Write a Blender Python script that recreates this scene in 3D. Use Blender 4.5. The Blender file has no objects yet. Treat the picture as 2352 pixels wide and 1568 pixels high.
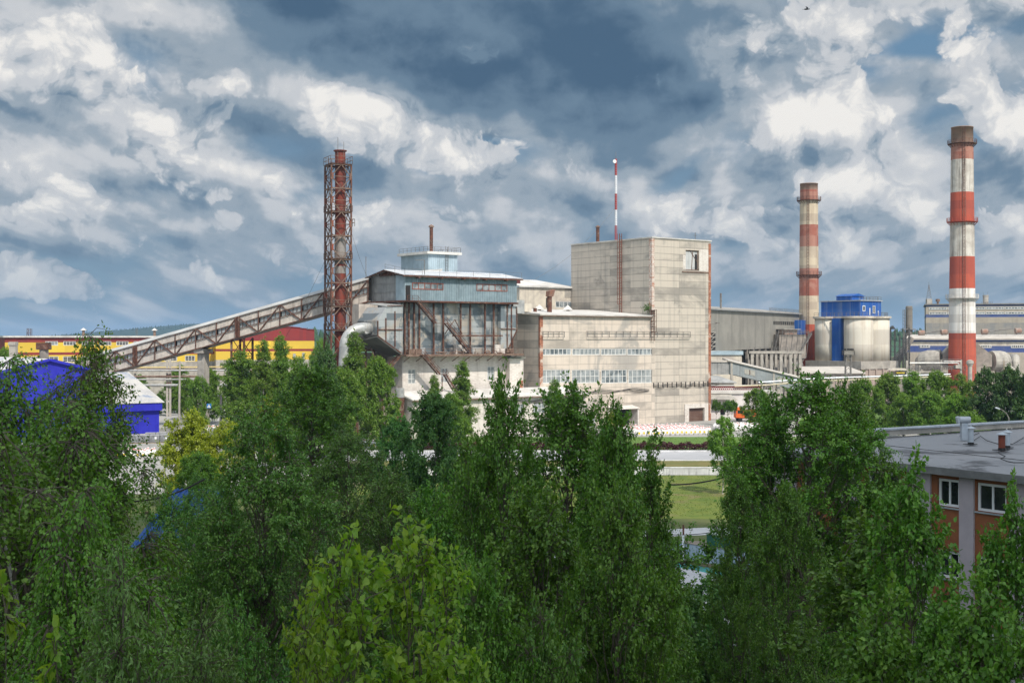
import bpy, bmesh, math, random
import numpy as np
from math import radians, sin, cos, tan, pi, atan2, sqrt
from mathutils import Vector, Matrix

sc = bpy.context.scene
COL = sc.collection

# ---------------------------------------------------------------- camera
H = 19.5                      # eye height: a sixth-floor window
F = 2940.0                    # focal length in units of a 2352-wide picture
cam_d = bpy.data.cameras.new('camera')
cam = bpy.data.objects.new('camera', cam_d); COL.objects.link(cam)
cam.location = (0, 0, H); cam.rotation_euler = (radians(90), 0, 0)
cam_d.sensor_width = 36.0; cam_d.lens = 45.0; cam_d.shift_y = -0.0035
cam_d.clip_start = 0.2; cam_d.clip_end = 30000
sc.camera = cam

def D(dx, dy, Y):
    return Vector(((dx-1176)/F*Y, Y, H-(dy-776)/F*Y))
def DX(dx, Y): return (dx-1176)/F*Y
def DZ(dy, Y): return H-(dy-776)/F*Y
def GY(dy): return H*F/(dy-776)

# ---------------------------------------------------------------- light
SUN_AZ, SUN_EL = radians(27), radians(48)      # to the right of of straight behind the camera
SDIR = Vector((sin(SUN_AZ)*cos(SUN_EL), -cos(SUN_AZ)*cos(SUN_EL), sin(SUN_EL)))
sl = bpy.data.lights.new('sun', 'SUN'); sl.energy = 4.2; sl.angle = radians(0.5); sl.color = (1.0, 0.92, 0.82)
so = bpy.data.objects.new('sun', sl); COL.objects.link(so)
so.rotation_euler = (-SDIR).to_track_quat('-Z', 'Y').to_euler()

world = bpy.data.worlds.new('World'); sc.world = world; world.use_nodes = True
sc.view_settings.view_transform = 'Standard'; sc.view_settings.look = 'None'
sc.view_settings.exposure = 0.0; sc.view_settings.gamma = 1.0
sc.cycles.use_denoising = True; sc.cycles.denoiser = 'OPENIMAGEDENOISE'; sc.cycles.denoising_prefilter = 'NONE'; sc.cycles.denoising_input_passes = 'RGB_ALBEDO_NORMAL'
sc.cycles.max_bounces = 6; sc.cycles.diffuse_bounces = 3; sc.cycles.glossy_bounces = 2
sc.cycles.transmission_bounces = 4; sc.cycles.volume_bounces = 0

class NG:
    """small helper to write node graphs as expressions"""
    def __init__(s, nt): s.nt = nt
    def n(s, t, **kw):
        nd = s.nt.nodes.new(t)
        for k, v in kw.items(): setattr(nd, k, v)
        return nd
    def put(s, sock, v):
        if v is None: return
        if hasattr(v, 'is_output'): s.nt.links.new(v, sock)
        else: sock.default_value = v
    def m(s, op, a, b=None, c=None, clamp=False):
        nd = s.n('ShaderNodeMath', operation=op); nd.use_clamp = clamp
        s.put(nd.inputs[0], a); s.put(nd.inputs[1], b); s.put(nd.inputs[2], c)
        return nd.outputs[0]
    def xyz(s, x, y, z=0.0):
        nd = s.n('ShaderNodeCombineXYZ')
        for i, v in enumerate((x, y, z)): s.put(nd.inputs[i], v)
        return nd.outputs[0]
    def sep(s, v):
        nd = s.n('ShaderNodeSeparateXYZ'); s.put(nd.inputs[0], v); return nd.outputs
    def vm(s, op, a, b=None, scale=None):
        nd = s.n('ShaderNodeVectorMath', operation=op)
        s.put(nd.inputs[0], a); s.put(nd.inputs[1], b)
        if scale is not None: s.put(nd.inputs['Scale'], scale)
        return nd.outputs['Value'] if op in ('LENGTH', 'DOT_PRODUCT') else nd.outputs[0]
    def noise(s, v, scale, detail=6, rough=0.55, dist=0.0, color=False, d2=False):
        nd = s.n('ShaderNodeTexNoise')
        if d2: nd.noise_dimensions = '2D'
        s.put(nd.inputs['Vector'], v)
        nd.inputs['Scale'].default_value = scale; nd.inputs['Detail'].default_value = detail
        nd.inputs['Roughness'].default_value = rough; nd.inputs['Distortion'].default_value = dist
        return nd.outputs['Color'] if color else nd.outputs['Fac']
    def mr(s, v, a, b, c=0.0, d=1.0, smooth=True):
        nd = s.n('ShaderNodeMapRange', interpolation_type='SMOOTHSTEP' if smooth else 'LINEAR')
        s.put(nd.inputs[0], v)
        for i, x in enumerate((a, b, c, d)): s.put(nd.inputs[1+i], x)
        return nd.outputs[0]
    def mix(s, f, a, b, mode='MIX'):
        nd = s.n('ShaderNodeMix', data_type='RGBA', blend_type=mode)
        s.put(nd.inputs[0], f); s.put(nd.inputs[6], a); s.put(nd.inputs[7], b)
        return nd.outputs[2]

def c4(c): return (c[0], c[1], c[2], 1.0)
def srgb(r, g, b):
    f = lambda x: (x/255/12.92) if x <= 10 else ((x/255+0.055)/1.055)**2.4
    return (f(r), f(g), f(b))

# the sky: a real Nishita sky behind procedural cumulus, all on the direction of view
def build_world():
    nt = world.node_tree; nt.nodes.clear(); g = NG(nt)
    out = g.n('ShaderNodeOutputWorld')
    sky = g.n('ShaderNodeTexSky', sky_type='NISHITA'); sky.sun_disc = False
    sky.sun_elevation = SUN_EL; sky.sun_rotation = pi - SUN_AZ
    sky.altitude = 200; sky.dust_density = 1.0
    bg1 = g.n('ShaderNodeBackground'); nt.links.new(sky.outputs[0], bg1.inputs[0]); bg1.inputs[1].default_value = 0.075
    tc = g.n('ShaderNodeTexCoord').outputs['Generated']
    x, y, z = g.sep(tc)[:3]
    az = g.m('ARCTAN2', x, y)
    hl = g.m('SQRT', g.m('ADD', g.m('MULTIPLY', x, x), g.m('ADD', g.m('MULTIPLY', y, y), 1e-5)))
    el = g.m('DIVIDE', z, hl)
    el = g.m('MINIMUM', g.m('MAXIMUM', el, 0.001), 2.0)
    # coordinates that bunch up towards the horizon, as a flat layer of cloud does
    k = g.m('DIVIDE', 1.0, g.m('ADD', g.m('MULTIPLY', el, 1.3), 0.16))
    px = g.m('MULTIPLY', az, g.m('MULTIPLY', k, 2.1))
    py = g.m('MULTIPLY', g.m('LOGARITHM', g.m('ADD', el, 0.07), 2.718), 1.9)
    P = g.xyz(px, py, 3.7)
    raw = g.xyz(az, el, 0.0)
    sw = g.vm('SUBTRACT', g.noise(raw, 7.0, 3, 0.5, 0.0, color=True, d2=True), (0.5, 0.5, 0.5))
    soft = g.vm('ADD', raw, g.vm('MULTIPLY', sw, (0.15, 0.10, 0.0)))
    warp2 = g.vm('ADD', raw, g.vm('MULTIPLY', g.vm('SUBTRACT', g.noise(raw, 13.0, 3, 0.5, 0.0, color=True, d2=True), (0.5, 0.5, 0.5)), (0.09, 0.07, 0.0)))
    def blob(dx, dy, rx, ry, rot=0.0, vec=None):
        a = math.atan((dx-1176)/F); e = (776-dy)/F*cos(a)
        mp = g.n('ShaderNodeMapping', vector_type='TEXTURE')
        g.put(mp.inputs[0], vec or warp2)
        mp.inputs['Location'].default_value = (a, e, 0); mp.inputs['Rotation'].default_value = (0, 0, rot)
        mp.inputs['Scale'].default_value = (rx/F, ry/F, 1)
        return g.mr(g.vm('LENGTH', mp.outputs[0]), 1.35, 0.15)
    def total(lst, vec=None):
        s = None
        for w, *b in lst:
            v = g.m('MULTIPLY', blob(*b, vec=vec), w)
            s = v if s is None else g.m('ADD', s, v)
        return s
    heap = g.noise(g.xyz(g.m('MULTIPLY', az, 1.0), g.m('MULTIPLY', el, 1.9), 0.0), 10.0, 3, 0.5, 0.0, d2=True)
    white = g.m('ADD', total(WHITE), g.mr(heap, 0.48, 0.72, 0.0, 0.65)); dark = total(DARK, soft); gap = total(GAP, soft)
    white = g.m('MULTIPLY', white, g.m('SUBTRACT', 1.0, g.m('MULTIPLY', g.m('MINIMUM', dark, 1.0), 0.65)))
    R2 = g.xyz(g.m('ADD', az, 3.1), g.m('MULTIPLY', el, 1.5), 0.0)
    f = g.m('ADD', g.m('MULTIPLY', g.noise(P, 1.6, 5, 0.50, 0.0, d2=True), 0.5), g.m('MULTIPLY', g.noise(R2, 7.5, 7, 0.50, 0.0, d2=True), 0.5))
    f2 = g.m('ADD', g.m('MULTIPLY', g.noise(g.vm('ADD', P, (0.10, 0.17, 0.0)), 1.6, 3, 0.5, 0.0, d2=True), 0.5), g.m('MULTIPLY', g.noise(g.vm('ADD', R2, (0.012, 0.026, 0.0)), 7.5, 5, 0.48, 0.0, d2=True), 0.5))
    rl = g.m('SUBTRACT', f, f2)
    def billow(v):
        nd = g.n('ShaderNodeTexVoronoi', voronoi_dimensions='2D', feature='F1'); nd.normalize = False
        g.put(nd.inputs['Vector'], v); nd.inputs['Scale'].default_value = 15.0; nd.inputs['Detail'].default_value = 4.0
        nd.inputs['Roughness'].default_value = 0.52; nd.inputs['Lacunarity'].default_value = 2.3
        return g.m('SUBTRACT', 1.0, nd.outputs['Distance'])
    bw_ = g.vm('ADD', raw, g.vm('MULTIPLY', g.vm('SUBTRACT', g.noise(raw, 16.0, 4, 0.55, 0.0, color=True, d2=True), (0.5, 0.5, 0.5)), (0.045, 0.03, 0.0)))
    bi = billow(bw_); bi2 = billow(g.vm('ADD', bw_, (0.008, 0.015, 0.0)))
    puff = g.m('SUBTRACT', bi, bi2)
    # the bright heaps: crisp cauliflower edges, shaded grey on the side away from the sun
    wd = g.m('ADD', white, g.m('MULTIPLY', g.m('SUBTRACT', bi, 0.30), 0.72))
    wmask = g.mr(wd, 0.25, 0.46)
    wlum = g.m('ADD', 0.60, g.m('ADD', g.m('MULTIPLY', puff, 0.45), g.m('MULTIPLY', g.m('SUBTRACT', bi, 0.45), 0.35)))
    wlum = g.m('ADD', wlum, g.m('MULTIPLY', white, 0.24))
    wlum = g.m('ADD', wlum, g.m('MULTIPLY', rl, 0.45))
    # the broad layer of soft grey cloud behind and below them
    dens = g.m('ADD', f, g.m('SUBTRACT', g.m('MULTIPLY', dark, 0.40), g.m('MULTIPLY', gap, 0.22)))
    cov = g.mr(dens, 0.27, 0.50)
    lum = g.m('ADD', 0.50, g.m('MULTIPLY', rl, 1.7))
    lum = g.m('ADD', lum, g.m('MULTIPLY', puff, 0.20))
    lum = g.m('ADD', lum, g.m('MULTIPLY', g.m('SUBTRACT', f, 0.5), 0.45))
    lum = g.m('ADD', lum, g.m('MULTIPLY', white, 0.16))
    lum = g.m('ADD', g.m('MULTIPLY', lum, g.m('SUBTRACT', 1.0, wmask)), g.m('MULTIPLY', wlum, wmask))
    lum = g.m('SUBTRACT', g.m('MULTIPLY', lum, g.m('SUBTRACT', 1.0, g.m('MULTIPLY', g.m('MINIMUM', dark, 1.0), 0.45))), g.m('MULTIPLY', dark, 0.14))
    cov = g.m('MAXIMUM', cov, wmask)
    lum = g.m('MAXIMUM', g.m('MINIMUM', lum, 1.0), 0.0)
    ramp = g.n('ShaderNodeValToRGB'); g.put(ramp.inputs[0], lum)
    cr = ramp.color_ramp; cr.interpolation = 'EASE'
    stops = [(0.0, srgb(72, 99, 125)), (0.24, srgb(107, 131, 152)), (0.46, srgb(155, 168, 180)), (0.68, srgb(202, 205, 209)), (1.0, srgb(243, 240, 235))]
    cr.elements[0].position, cr.elements[0].color = stops[0][0], c4(stops[0][1])
    cr.elements[1].position, cr.elements[1].color = stops[-1][0], c4(stops[-1][1])
    for p, c in stops[1:-1]:
        e = cr.elements.new(p); e.color = c4(c)
    # low clouds lie behind more air
    far = g.mr(el, 0.0, 0.13, 0.72, 0.0)
    ccol = g.mix(g.m('MULTIPLY', far, 0.70), ramp.outputs[0], c4(srgb(128, 149, 167)))
    low = g.mix(g.mr(el, 0.02, 0.30), c4(srgb(116, 146, 170)), c4(srgb(104, 134, 160)))
    blue = g.mix(g.mr(el, 0.10, 0.24, 0.0, 0.8), low, c4(srgb(104, 142, 174)))
    col = g.mix(cov, blue, ccol)
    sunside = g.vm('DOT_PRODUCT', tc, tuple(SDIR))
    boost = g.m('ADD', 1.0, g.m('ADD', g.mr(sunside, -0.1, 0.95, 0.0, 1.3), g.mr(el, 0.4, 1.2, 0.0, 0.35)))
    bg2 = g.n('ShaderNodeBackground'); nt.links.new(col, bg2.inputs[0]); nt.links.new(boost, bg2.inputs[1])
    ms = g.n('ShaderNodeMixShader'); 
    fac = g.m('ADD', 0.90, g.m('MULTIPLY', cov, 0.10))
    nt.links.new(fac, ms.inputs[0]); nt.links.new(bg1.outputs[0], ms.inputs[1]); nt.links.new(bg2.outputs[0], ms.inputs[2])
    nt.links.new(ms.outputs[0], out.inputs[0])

# weight, place and size of the cloud banks
WHITE = [(0.9, 110, 120, 190, 130), (0.6, 60, 200, 190, 60), (0.7, 400, 350, 130, 90, 0.5), (0.8, 625, 415, 110, 90),
         (0.8, 960, 330, 290, 90, -0.3), (0.5, 740, 240, 170, 80), (0.95, 1590, 160, 170, 110, 0.7), (1.0, 1840, 260, 200, 110), (0.95, 1960, 370, 180, 130, -0.7),
         (0.8, 2060, 450, 190, 100), (1.0, 2290, 200, 120, 140), (0.8, 2330, 290, 90, 110), (0.5, 1890, 60, 380, 70), (0.5, 380, 560, 110, 65), (0.45, 490, 640, 70, 65),
         (0.5, 930, 500, 210, 50), (0.45, 1330, 370, 130, 75), (0.5, 1520, 480, 190, 60), (0.4, 300, 200, 210, 90), (0.4, 100, 490, 210, 50), (0.5, 180, 640, 200, 60), (0.4, 1800, 520, 120, 40)]
DARK = [(1.35, 1120, 60, 700, 210, -0.10), (0.9, 1290, 220, 360, 120, -0.2), (0.45, 1450, 280, 240, 50, 0.15), (0.35, 560, 300, 150, 50), (0.4, 640, 110, 150, 120),
        (0.4, 120, 250, 200, 40), (0.4, 860, 430, 200, 45), (0.4, 1200, 440, 240, 50), (0.35, 1830, 410, 140, 70), (0.45, 1980, 520, 300, 40), (0.35, 480, 470, 170, 35),
        (0.3, 2250, 440, 120, 60), (0.25, 700, 560, 300, 40)]
GAP = [(0.8, 2230, 105, 170, 40), (0.6, 1650, 375, 170, 40), (0.4, 250, 345, 35, 25), (0.3, 60, 400, 90, 50), (0.5, 2080, 190, 60, 40), (0.7, 300, 720, 700, 60), (0.7, 1300, 700, 900, 60), (0.5, 2100, 640, 400, 80), (0.3, 600, 640, 250, 60)]
build_world()

# ---------------------------------------------------------------- materials
MATS = {}
def pm(name, c1, c2=None, scale=1.0, rough=0.85, metal=0.0, streak=None, streak_amt=0.5, panel=None, bump=0.0, spec=0.3, lo=0.35, hi=0.65, detail=7, c3=None, c3_scale=0.15, patch=0.0, sscale=(1.2, 0.05), ptone=0.42, jamt=0.6, band=1.0):
    """a weathered surface: two tones mixed by noise, optional run marks, optional panel joints"""
    if name in MATS: return MATS[name]
    m = bpy.data.materials.new(name); m.use_nodes = True
    nt = m.node_tree; nt.nodes.clear(); g = NG(nt)
    out = g.n('ShaderNodeOutputMaterial'); b = g.n('ShaderNodeBsdfPrincipled')
    nt.links.new(b.outputs[0], out.inputs[0])
    b.inputs['Roughness'].default_value = rough; b.inputs['Metallic'].default_value = metal
    b.inputs['Specular IOR Level'].default_value = spec
    co = g.n('ShaderNodeTexCoord').outputs['Object']
    c2 = c2 or tuple(v*0.8 for v in c1)
    mpb = g.n('ShaderNodeMapping'); g.put(mpb.inputs[0], co); mpb.inputs['Scale'].default_value = (1, 1, band)
    n1 = g.noise(mpb.outputs[0], scale, detail, 0.62, 0.3)
    if panel:
        x, y, z = g.sep(co)[:3]
        pw, ph, ox, kx, mort, oz = panel
        hx = g.m('ADD', g.m('ADD', g.m('MULTIPLY', x, kx), y), ox)
        zz = g.m('ADD', z, oz)
        iu, iv = g.m('FLOOR', g.m('DIVIDE', hx, pw)), g.m('FLOOR', g.m('DIVIDE', zz, ph))
        wn = g.n('ShaderNodeTexWhiteNoise', noise_dimensions='2D'); g.put(wn.inputs['Vector'], g.xyz(iu, iv, 0.0))
        du = g.m('MULTIPLY', g.m('FRACT', g.m('DIVIDE', hx, pw)), pw); dv = g.m('MULTIPLY', g.m('FRACT', g.m('DIVIDE', zz, ph)), ph)
        joint = g.m('MAXIMUM', g.m('MULTIPLY', g.m('LESS_THAN', du, mort), 0.45), g.m('LESS_THAN', dv, mort))
        fac = g.m('ADD', g.m('MULTIPLY', n1, 0.75), g.m('MULTIPLY', g.m('SUBTRACT', wn.outputs['Value'], 0.5), ptone))
        fac = g.mr(fac, lo*0.75, hi*0.75)
    else:
        fac = g.mr(n1, lo, hi)
    col = g.mix(fac, c4(c1), c4(c2))
    if c3:
        n3 = g.noise(co, c3_scale, 5, 0.65, 0.6)
        col = g.mix(g.mr(n3, 0.52-patch, 0.62-patch), col, c4(c3))
    if streak:
        mp = g.n('ShaderNodeMapping'); g.put(mp.inputs[0], co)
        mp.inputs['Scale'].default_value = (sscale[0], sscale[0], sscale[1])
        ns = g.noise(mp.outputs[0], 1.0, 6, 0.65)
        col = g.mix(g.mr(ns, 0.48, 0.72, 0.0, streak_amt), col, c4(streak))
    if panel:
        col = g.mix(g.m('MULTIPLY', joint, jamt), col, c4(tuple(v*0.42 for v in c2)))
    nt.links.new(col, b.inputs['Base Color'])
    if bump:
        bp = g.n('ShaderNodeBump'); bp.inputs['Strength'].default_value = bump; bp.inputs['Distance'].default_value = 0.05
        nt.links.new(g.noise(co, scale*6, 6, 0.6), bp.inputs['Height']); nt.links.new(bp.outputs[0], b.inputs['Normal'])
    MATS[name] = m
    return m

tower_conc = pm('tower_concrete', (0.545, 0.485, 0.412), (0.305, 0.278, 0.243), 0.16, streak=(0.24, 0.23, 0.21), streak_amt=0.5, panel=(7.2, 1.55, 0.0, 0.84, 0.11, 0.0), bump=0.25, ptone=0.36, lo=.42, hi=.84, band=2.6, c3=(.31, .285, .25), c3_scale=.09, patch=-.05)
block_conc = pm('block_concrete', (0.62, 0.54, 0.455), (0.34, 0.305, 0.262), 0.14, streak=(0.28, 0.26, 0.24), streak_amt=0.5, panel=(8.05, 1.75, 32.4, 1.0, 0.09, 0.3), bump=0.25, c3=(0.40, 0.37, 0.33), c3_scale=0.10, ptone=0.34, lo=.44, hi=.86, band=2.4)
conc = pm('plain_concrete', (0.44, 0.41, 0.36), (0.30, 0.28, 0.25), 0.5, streak=(0.2, 0.18, 0.16), bump=0.2)
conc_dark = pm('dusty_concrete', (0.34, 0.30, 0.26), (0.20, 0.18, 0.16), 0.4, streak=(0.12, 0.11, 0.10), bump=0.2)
limewash = pm('lime_dusted_roof', (0.64, 0.62, 0.58), (0.46, 0.44, 0.41), 0.3, rough=0.9)
whitewash = pm('whitewashed_brick', (0.70, 0.655, 0.60), (0.54, 0.48, 0.43), 0.3, panel=(0.52, 0.17, 0.0, 1.0, 0.02, 0.0), streak=(0.36, 0.32, 0.28), ptone=0.25, jamt=0.25, lo=.4, hi=.8)
brick = pm('red_brick', (0.40, 0.17, 0.10), (0.26, 0.11, 0.07), 1.2, panel=(0.52, 0.17, 0.0, 1.0, 0.02, 0.0), c3=(0.58, 0.48, 0.40), c3_scale=0.35)
cream = pm('cream_render', (0.66, 0.60, 0.49), (0.52, 0.47, 0.40), 0.4, streak=(0.34, 0.30, 0.26), c3=(0.45, 0.40, 0.35), c3_scale=0.2, bump=0.1)
rust = pm('rusty_steel', (0.150, 0.062, 0.040), (0.075, 0.040, 0.030), 1.3, rough=0.8, c3=(0.20, 0.15, 0.12), c3_scale=0.8)
rust_light = pm('weathered_steel', (0.24, 0.17, 0.13), (0.13, 0.075, 0.055), 1.1, rough=0.8)
red_stack = pm('red_lead_paint', (0.23, 0.046, 0.028), (0.13, 0.036, 0.026), 0.7, rough=0.6, streak=(0.07, 0.035, 0.03), streak_amt=0.75, c3=(0.13, 0.06, 0.05), c3_scale=0.5, sscale=(2.5, 0.15))
silver = pm('galvanised_sheet', (0.46, 0.48, 0.48), (0.19, 0.225, 0.245), 0.40, rough=0.42, metal=0.35, c3=(0.50, 0.46, 0.40), c3_scale=0.3, streak=(.20,.14,.10), streak_amt=.35, panel=(2.9, 1.35, 0.0, 1.0, 0.03, 0.0), lo=0.42, hi=0.56)
silver_duct = pm('aluminium_cladding', (0.52, 0.52, 0.50), (0.33, 0.34, 0.34), 0.7, rough=0.45, metal=0.3, streak=(0.35, 0.31, 0.26), streak_amt=0.5)
blue_grey = pm('blue_grey_sheeting', (0.26, 0.335, 0.375), (0.19, 0.255, 0.29), 0.5, rough=0.6, streak=(0.13, 0.15, 0.16), streak_amt=0.5, spec=0.4)
pale_blue = pm('pale_blue_sheeting', (0.40, 0.50, 0.56), (0.31, 0.40, 0.45), 0.4, rough=0.6, streak=(0.22, 0.25, 0.27), streak_amt=0.4)
grey_sheet = pm('grey_sheeting', (0.40, 0.40, 0.39), (0.29, 0.295, 0.29), 0.5, rough=0.7, streak=(0.12, 0.12, 0.12))
gallery_sheet = pm('gallery_sheeting', (0.60, 0.55, 0.49), (0.46, 0.42, 0.38), 0.5, streak=(0.2, 0.16, 0.13), streak_amt=0.5)
gallery_roof = pm('gallery_roof', (0.50, 0.50, 0.48), (0.36, 0.36, 0.35), 0.2, rough=0.7, streak=(0.25, 0.24, 0.22), streak_amt=0.3)
dustwall = pm('dusty_cladding', (0.30, 0.285, 0.25), (0.235, 0.225, 0.20), 0.15, streak=(0.17, 0.16, 0.145), streak_amt=0.7, sscale=(0.5, 0.02))
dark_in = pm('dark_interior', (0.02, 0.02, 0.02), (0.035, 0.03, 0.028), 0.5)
glass = pm('window_glass', (0.10, 0.12, 0.13), (0.32, 0.35, 0.36), 0.45, rough=0.15, spec=0.6, lo=0.4, hi=0.6)
glass_dark = pm('dark_glass', (0.012, 0.015, 0.017), (0.03, 0.034, 0.036), 0.6, rough=0.06, spec=0.6)
glass_pale = pm('clouded_glass', (0.36, 0.38, 0.38), (0.20, 0.225, 0.23), 0.8, rough=0.3, spec=0.5)
white_paint = pm('white_frame_paint', (0.74, 0.74, 0.72), (0.62, 0.61, 0.58), 1.0, rough=0.6)
pvc = pm('white_pvc', (0.80, 0.81, 0.82), (0.74, 0.75, 0.76), 0.8, rough=0.35)
red_frame = pm('red_window_frame', (0.30, 0.085, 0.05), (0.20, 0.065, 0.04), 1.0)
chim_red = pm('chimney_red', (0.46, 0.10, 0.06), (0.37, 0.085, 0.058), 0.3, streak=(0.24, 0.09, 0.07), streak_amt=0.6, panel=(60.0, 2.4, 0.0, 1.0, 0.02, 0.0), sscale=(1.0, 0.04))
chim_white = pm('chimney_white', (0.76, 0.73, 0.69), (0.62, 0.59, 0.55), 0.3, streak=(0.30, 0.26, 0.22), streak_amt=0.75, panel=(60.0, 2.4, 0.0, 1.0, 0.02, 0.0), sscale=(1.0, 0.035))
chim_dirty = pm('chimney_dirty_white', (0.64, 0.60, 0.54), (0.46, 0.42, 0.37), 0.3, streak=(0.14, 0.11, 0.09), streak_amt=0.9, sscale=(1.3, 0.05))
chim_faded = pm('chimney_faded_red', (0.33, 0.12, 0.085), (0.40, 0.20, 0.15), 0.35, streak=(0.24, 0.09, 0.07), streak_amt=0.6, panel=(60.0, 2.4, 0.0, 1.0, 0.02, 0.0))
chim_cream = pm('chimney_cream', (0.58, 0.49, 0.36), (0.46, 0.38, 0.29), 0.3, streak=(0.33, 0.24, 0.17), streak_amt=0.6, panel=(60.0, 2.4, 0.0, 1.0, 0.02, 0.0))
chim_bare = pm('chimney_bare_concrete', (0.30, 0.19, 0.14), (0.24, 0.17, 0.13), 0.4, streak=(0.17, 0.12, 0.09))
silo_mat = pm('silo_shell', (0.66, 0.62, 0.53), (0.56, 0.52, 0.45), 0.2, streak=(0.38, 0.28, 0.19), streak_amt=0.75, panel=(90.0, 4.6, 0.0, 1.0, 0.015, 1.0), sscale=(0.9, 0.03))
silo_blue = pm('silo_blue', (0.012, 0.085, 0.36), (0.02, 0.10, 0.34), 0.4, rough=0.55, streak=(0.30, 0.34, 0.40), streak_amt=0.45, sscale=(1.1, 0.02))
hall_blue = pm('hall_blue_band', (0.05, 0.085, 0.26), (0.10, 0.13, 0.25), 0.3, streak=(0.2, 0.19, 0.2), streak_amt=0.4)
hall_beige = pm('hall_beige_band', (0.43, 0.38, 0.31), (0.35, 0.31, 0.26), 0.3, streak=(0.26, 0.23, 0.2))
hall_grey = pm('hall_grey_band', (0.25, 0.25, 0.25), (0.34, 0.31, 0.27), 0.25, streak=(0.2, 0.19, 0.18))
ultra = pm('ultramarine_sheet', (0.020, 0.022, 0.36), (0.027, 0.030, 0.41), 0.3, rough=0.55, spec=0.25, streak=(.04, .045, .36), streak_amt=.5, panel=(1.15, 60, 0, 1, .03, 0), ptone=.2, jamt=.5)
ultra_roof = pm('corrugated_roof_sheet', (0.62, 0.60, 0.56), (0.52, 0.51, 0.50), 0.4, rough=0.5, c3=(0.34, 0.38, 0.46), c3_scale=0.16)
yellow = pm('yellow_panel', (0.68, 0.48, 0.05), (0.60, 0.41, 0.05), 0.2, rough=0.6, panel=(6.0, 30.0, 0.0, 1.0, 0.03, 0.0))
maroon = pm('maroon_panel', (0.24, 0.032, 0.030), (0.20, 0.032, 0.032), 0.3, rough=0.6, panel=(1.1, 30.0, 0.0, 1.0, 0.02, 0.0))
orange_w = pm('orange_render', (0.29, 0.108, 0.048), (0.25, 0.092, 0.042), 2.0, rough=0.95, bump=0.3)
lilac_w = pm('lilac_render', (0.46, 0.40, 0.43), (0.41, 0.36, 0.39), 1.5, rough=0.95, bump=0.3)
felt = pm('roof_felt', (0.19, 0.19, 0.198), (0.26, 0.26, 0.27), 0.35, rough=0.9, c3=(0.095, 0.095, 0.10), c3_scale=0.22, panel=(60, 1.0, 0, .02, .03, 0), streak=(0.25, 0.25, 0.26), streak_amt=0.3, bump=0.2)
tar = pm('tar_patch', (0.02, 0.02, 0.021), (0.035, 0.034, 0.034), 3.0, rough=0.7)
zinc = pm('zinc_sheet', (0.48, 0.52, 0.56), (0.36, 0.40, 0.44), 1.0, rough=0.4, metal=0.4)
plastic_bag = pm('woven_bag', (0.84, 0.82, 0.79), (0.72, 0.70, 0.68), 2.5, rough=0.7, bump=0.5)
tie_red = pm('red_tie', (0.62, 0.05, 0.03), (0.5, 0.06, 0.05), 3.0)
tag_yellow = pm('yellow_label', (0.75, 0.56, 0.03), (0.60, 0.46, 0.05), 5.0)
wrap_grey = pm('wrapped_blocks', (0.25, 0.26, 0.27), (0.16, 0.165, 0.17), 1.4, rough=0.4, panel=(0.4, 0.2, 0.0, 1.0, 0.02, 0.0))
wrap_top = pm('wrapped_top', (0.46, 0.46, 0.45), (0.36, 0.36, 0.36), 1.4, rough=0.4)
timber = pm('pallet_timber', (0.32, 0.23, 0.14), (0.24, 0.17, 0.10), 2.0)
pole_conc = pm('pole_concrete', (0.42, 0.39, 0.34), (0.33, 0.30, 0.27), 0.8)
cable = pm('black_cable', (0.02, 0.02, 0.022), (0.03, 0.03, 0.03), 1.0)
rail_grey = pm('grey_steel', (0.22, 0.21, 0.20), (0.14, 0.13, 0.12), 1.0)
orange_p = pm('orange_paint', (0.70, 0.13, 0.025), (0.6, 0.12, 0.03), 1.0, rough=0.4)
tyre = pm('tyre_rubber', (0.018, 0.018, 0.018), (0.03, 0.03, 0.03), 2.0)
yellow_pipe = pm('yellow_gas_pipe', (0.62, 0.47, 0.16), (0.55, 0.42, 0.2), 1.0)
sign_blue = pm('sign_blue', (0.02, 0.16, 0.42), (0.02, 0.15, 0.40), 1.0, rough=0.4)
skin_m = pm('skin', (0.45, 0.27, 0.20), (0.42, 0.25, 0.18), 2.0)
hivis = pm('hi_vis_cloth', (0.50, 0.62, 0.05), (0.45, 0.56, 0.05), 2.0)
navy = pm('dark_work_clothes', (0.05, 0.055, 0.07), (0.04, 0.045, 0.06), 2.0)
turq = pm('turquoise_court', (0.045, 0.30, 0.29), (0.06, 0.25, 0.25), 0.5, rough=0.8)
court_white = pm('court_concrete', (0.50, 0.49, 0.50), (0.42, 0.41, 0.42), 0.5)
board = pm('rink_board', (0.42, 0.50, 0.57), (0.33, 0.41, 0.49), 1.2, streak=(0.16, 0.16, 0.18), streak_amt=0.5, c3=(0.2, 0.22, 0.25), c3_scale=2.5, patch=-0.08)
board_blue = pm('rink_board_stripe', (0.06, 0.24, 0.44), (0.08, 0.24, 0.40), 1.0)
shed_blue = pm('shed_blue_roof', (0.008, 0.05, 0.20), (0.010, 0.06, 0.22), 1.0, rough=0.45)
mast_red = pm('mast_red', (0.42, 0.05, 0.035), (0.36, 0.05, 0.04), 1.0)
cloud_m = None

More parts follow.
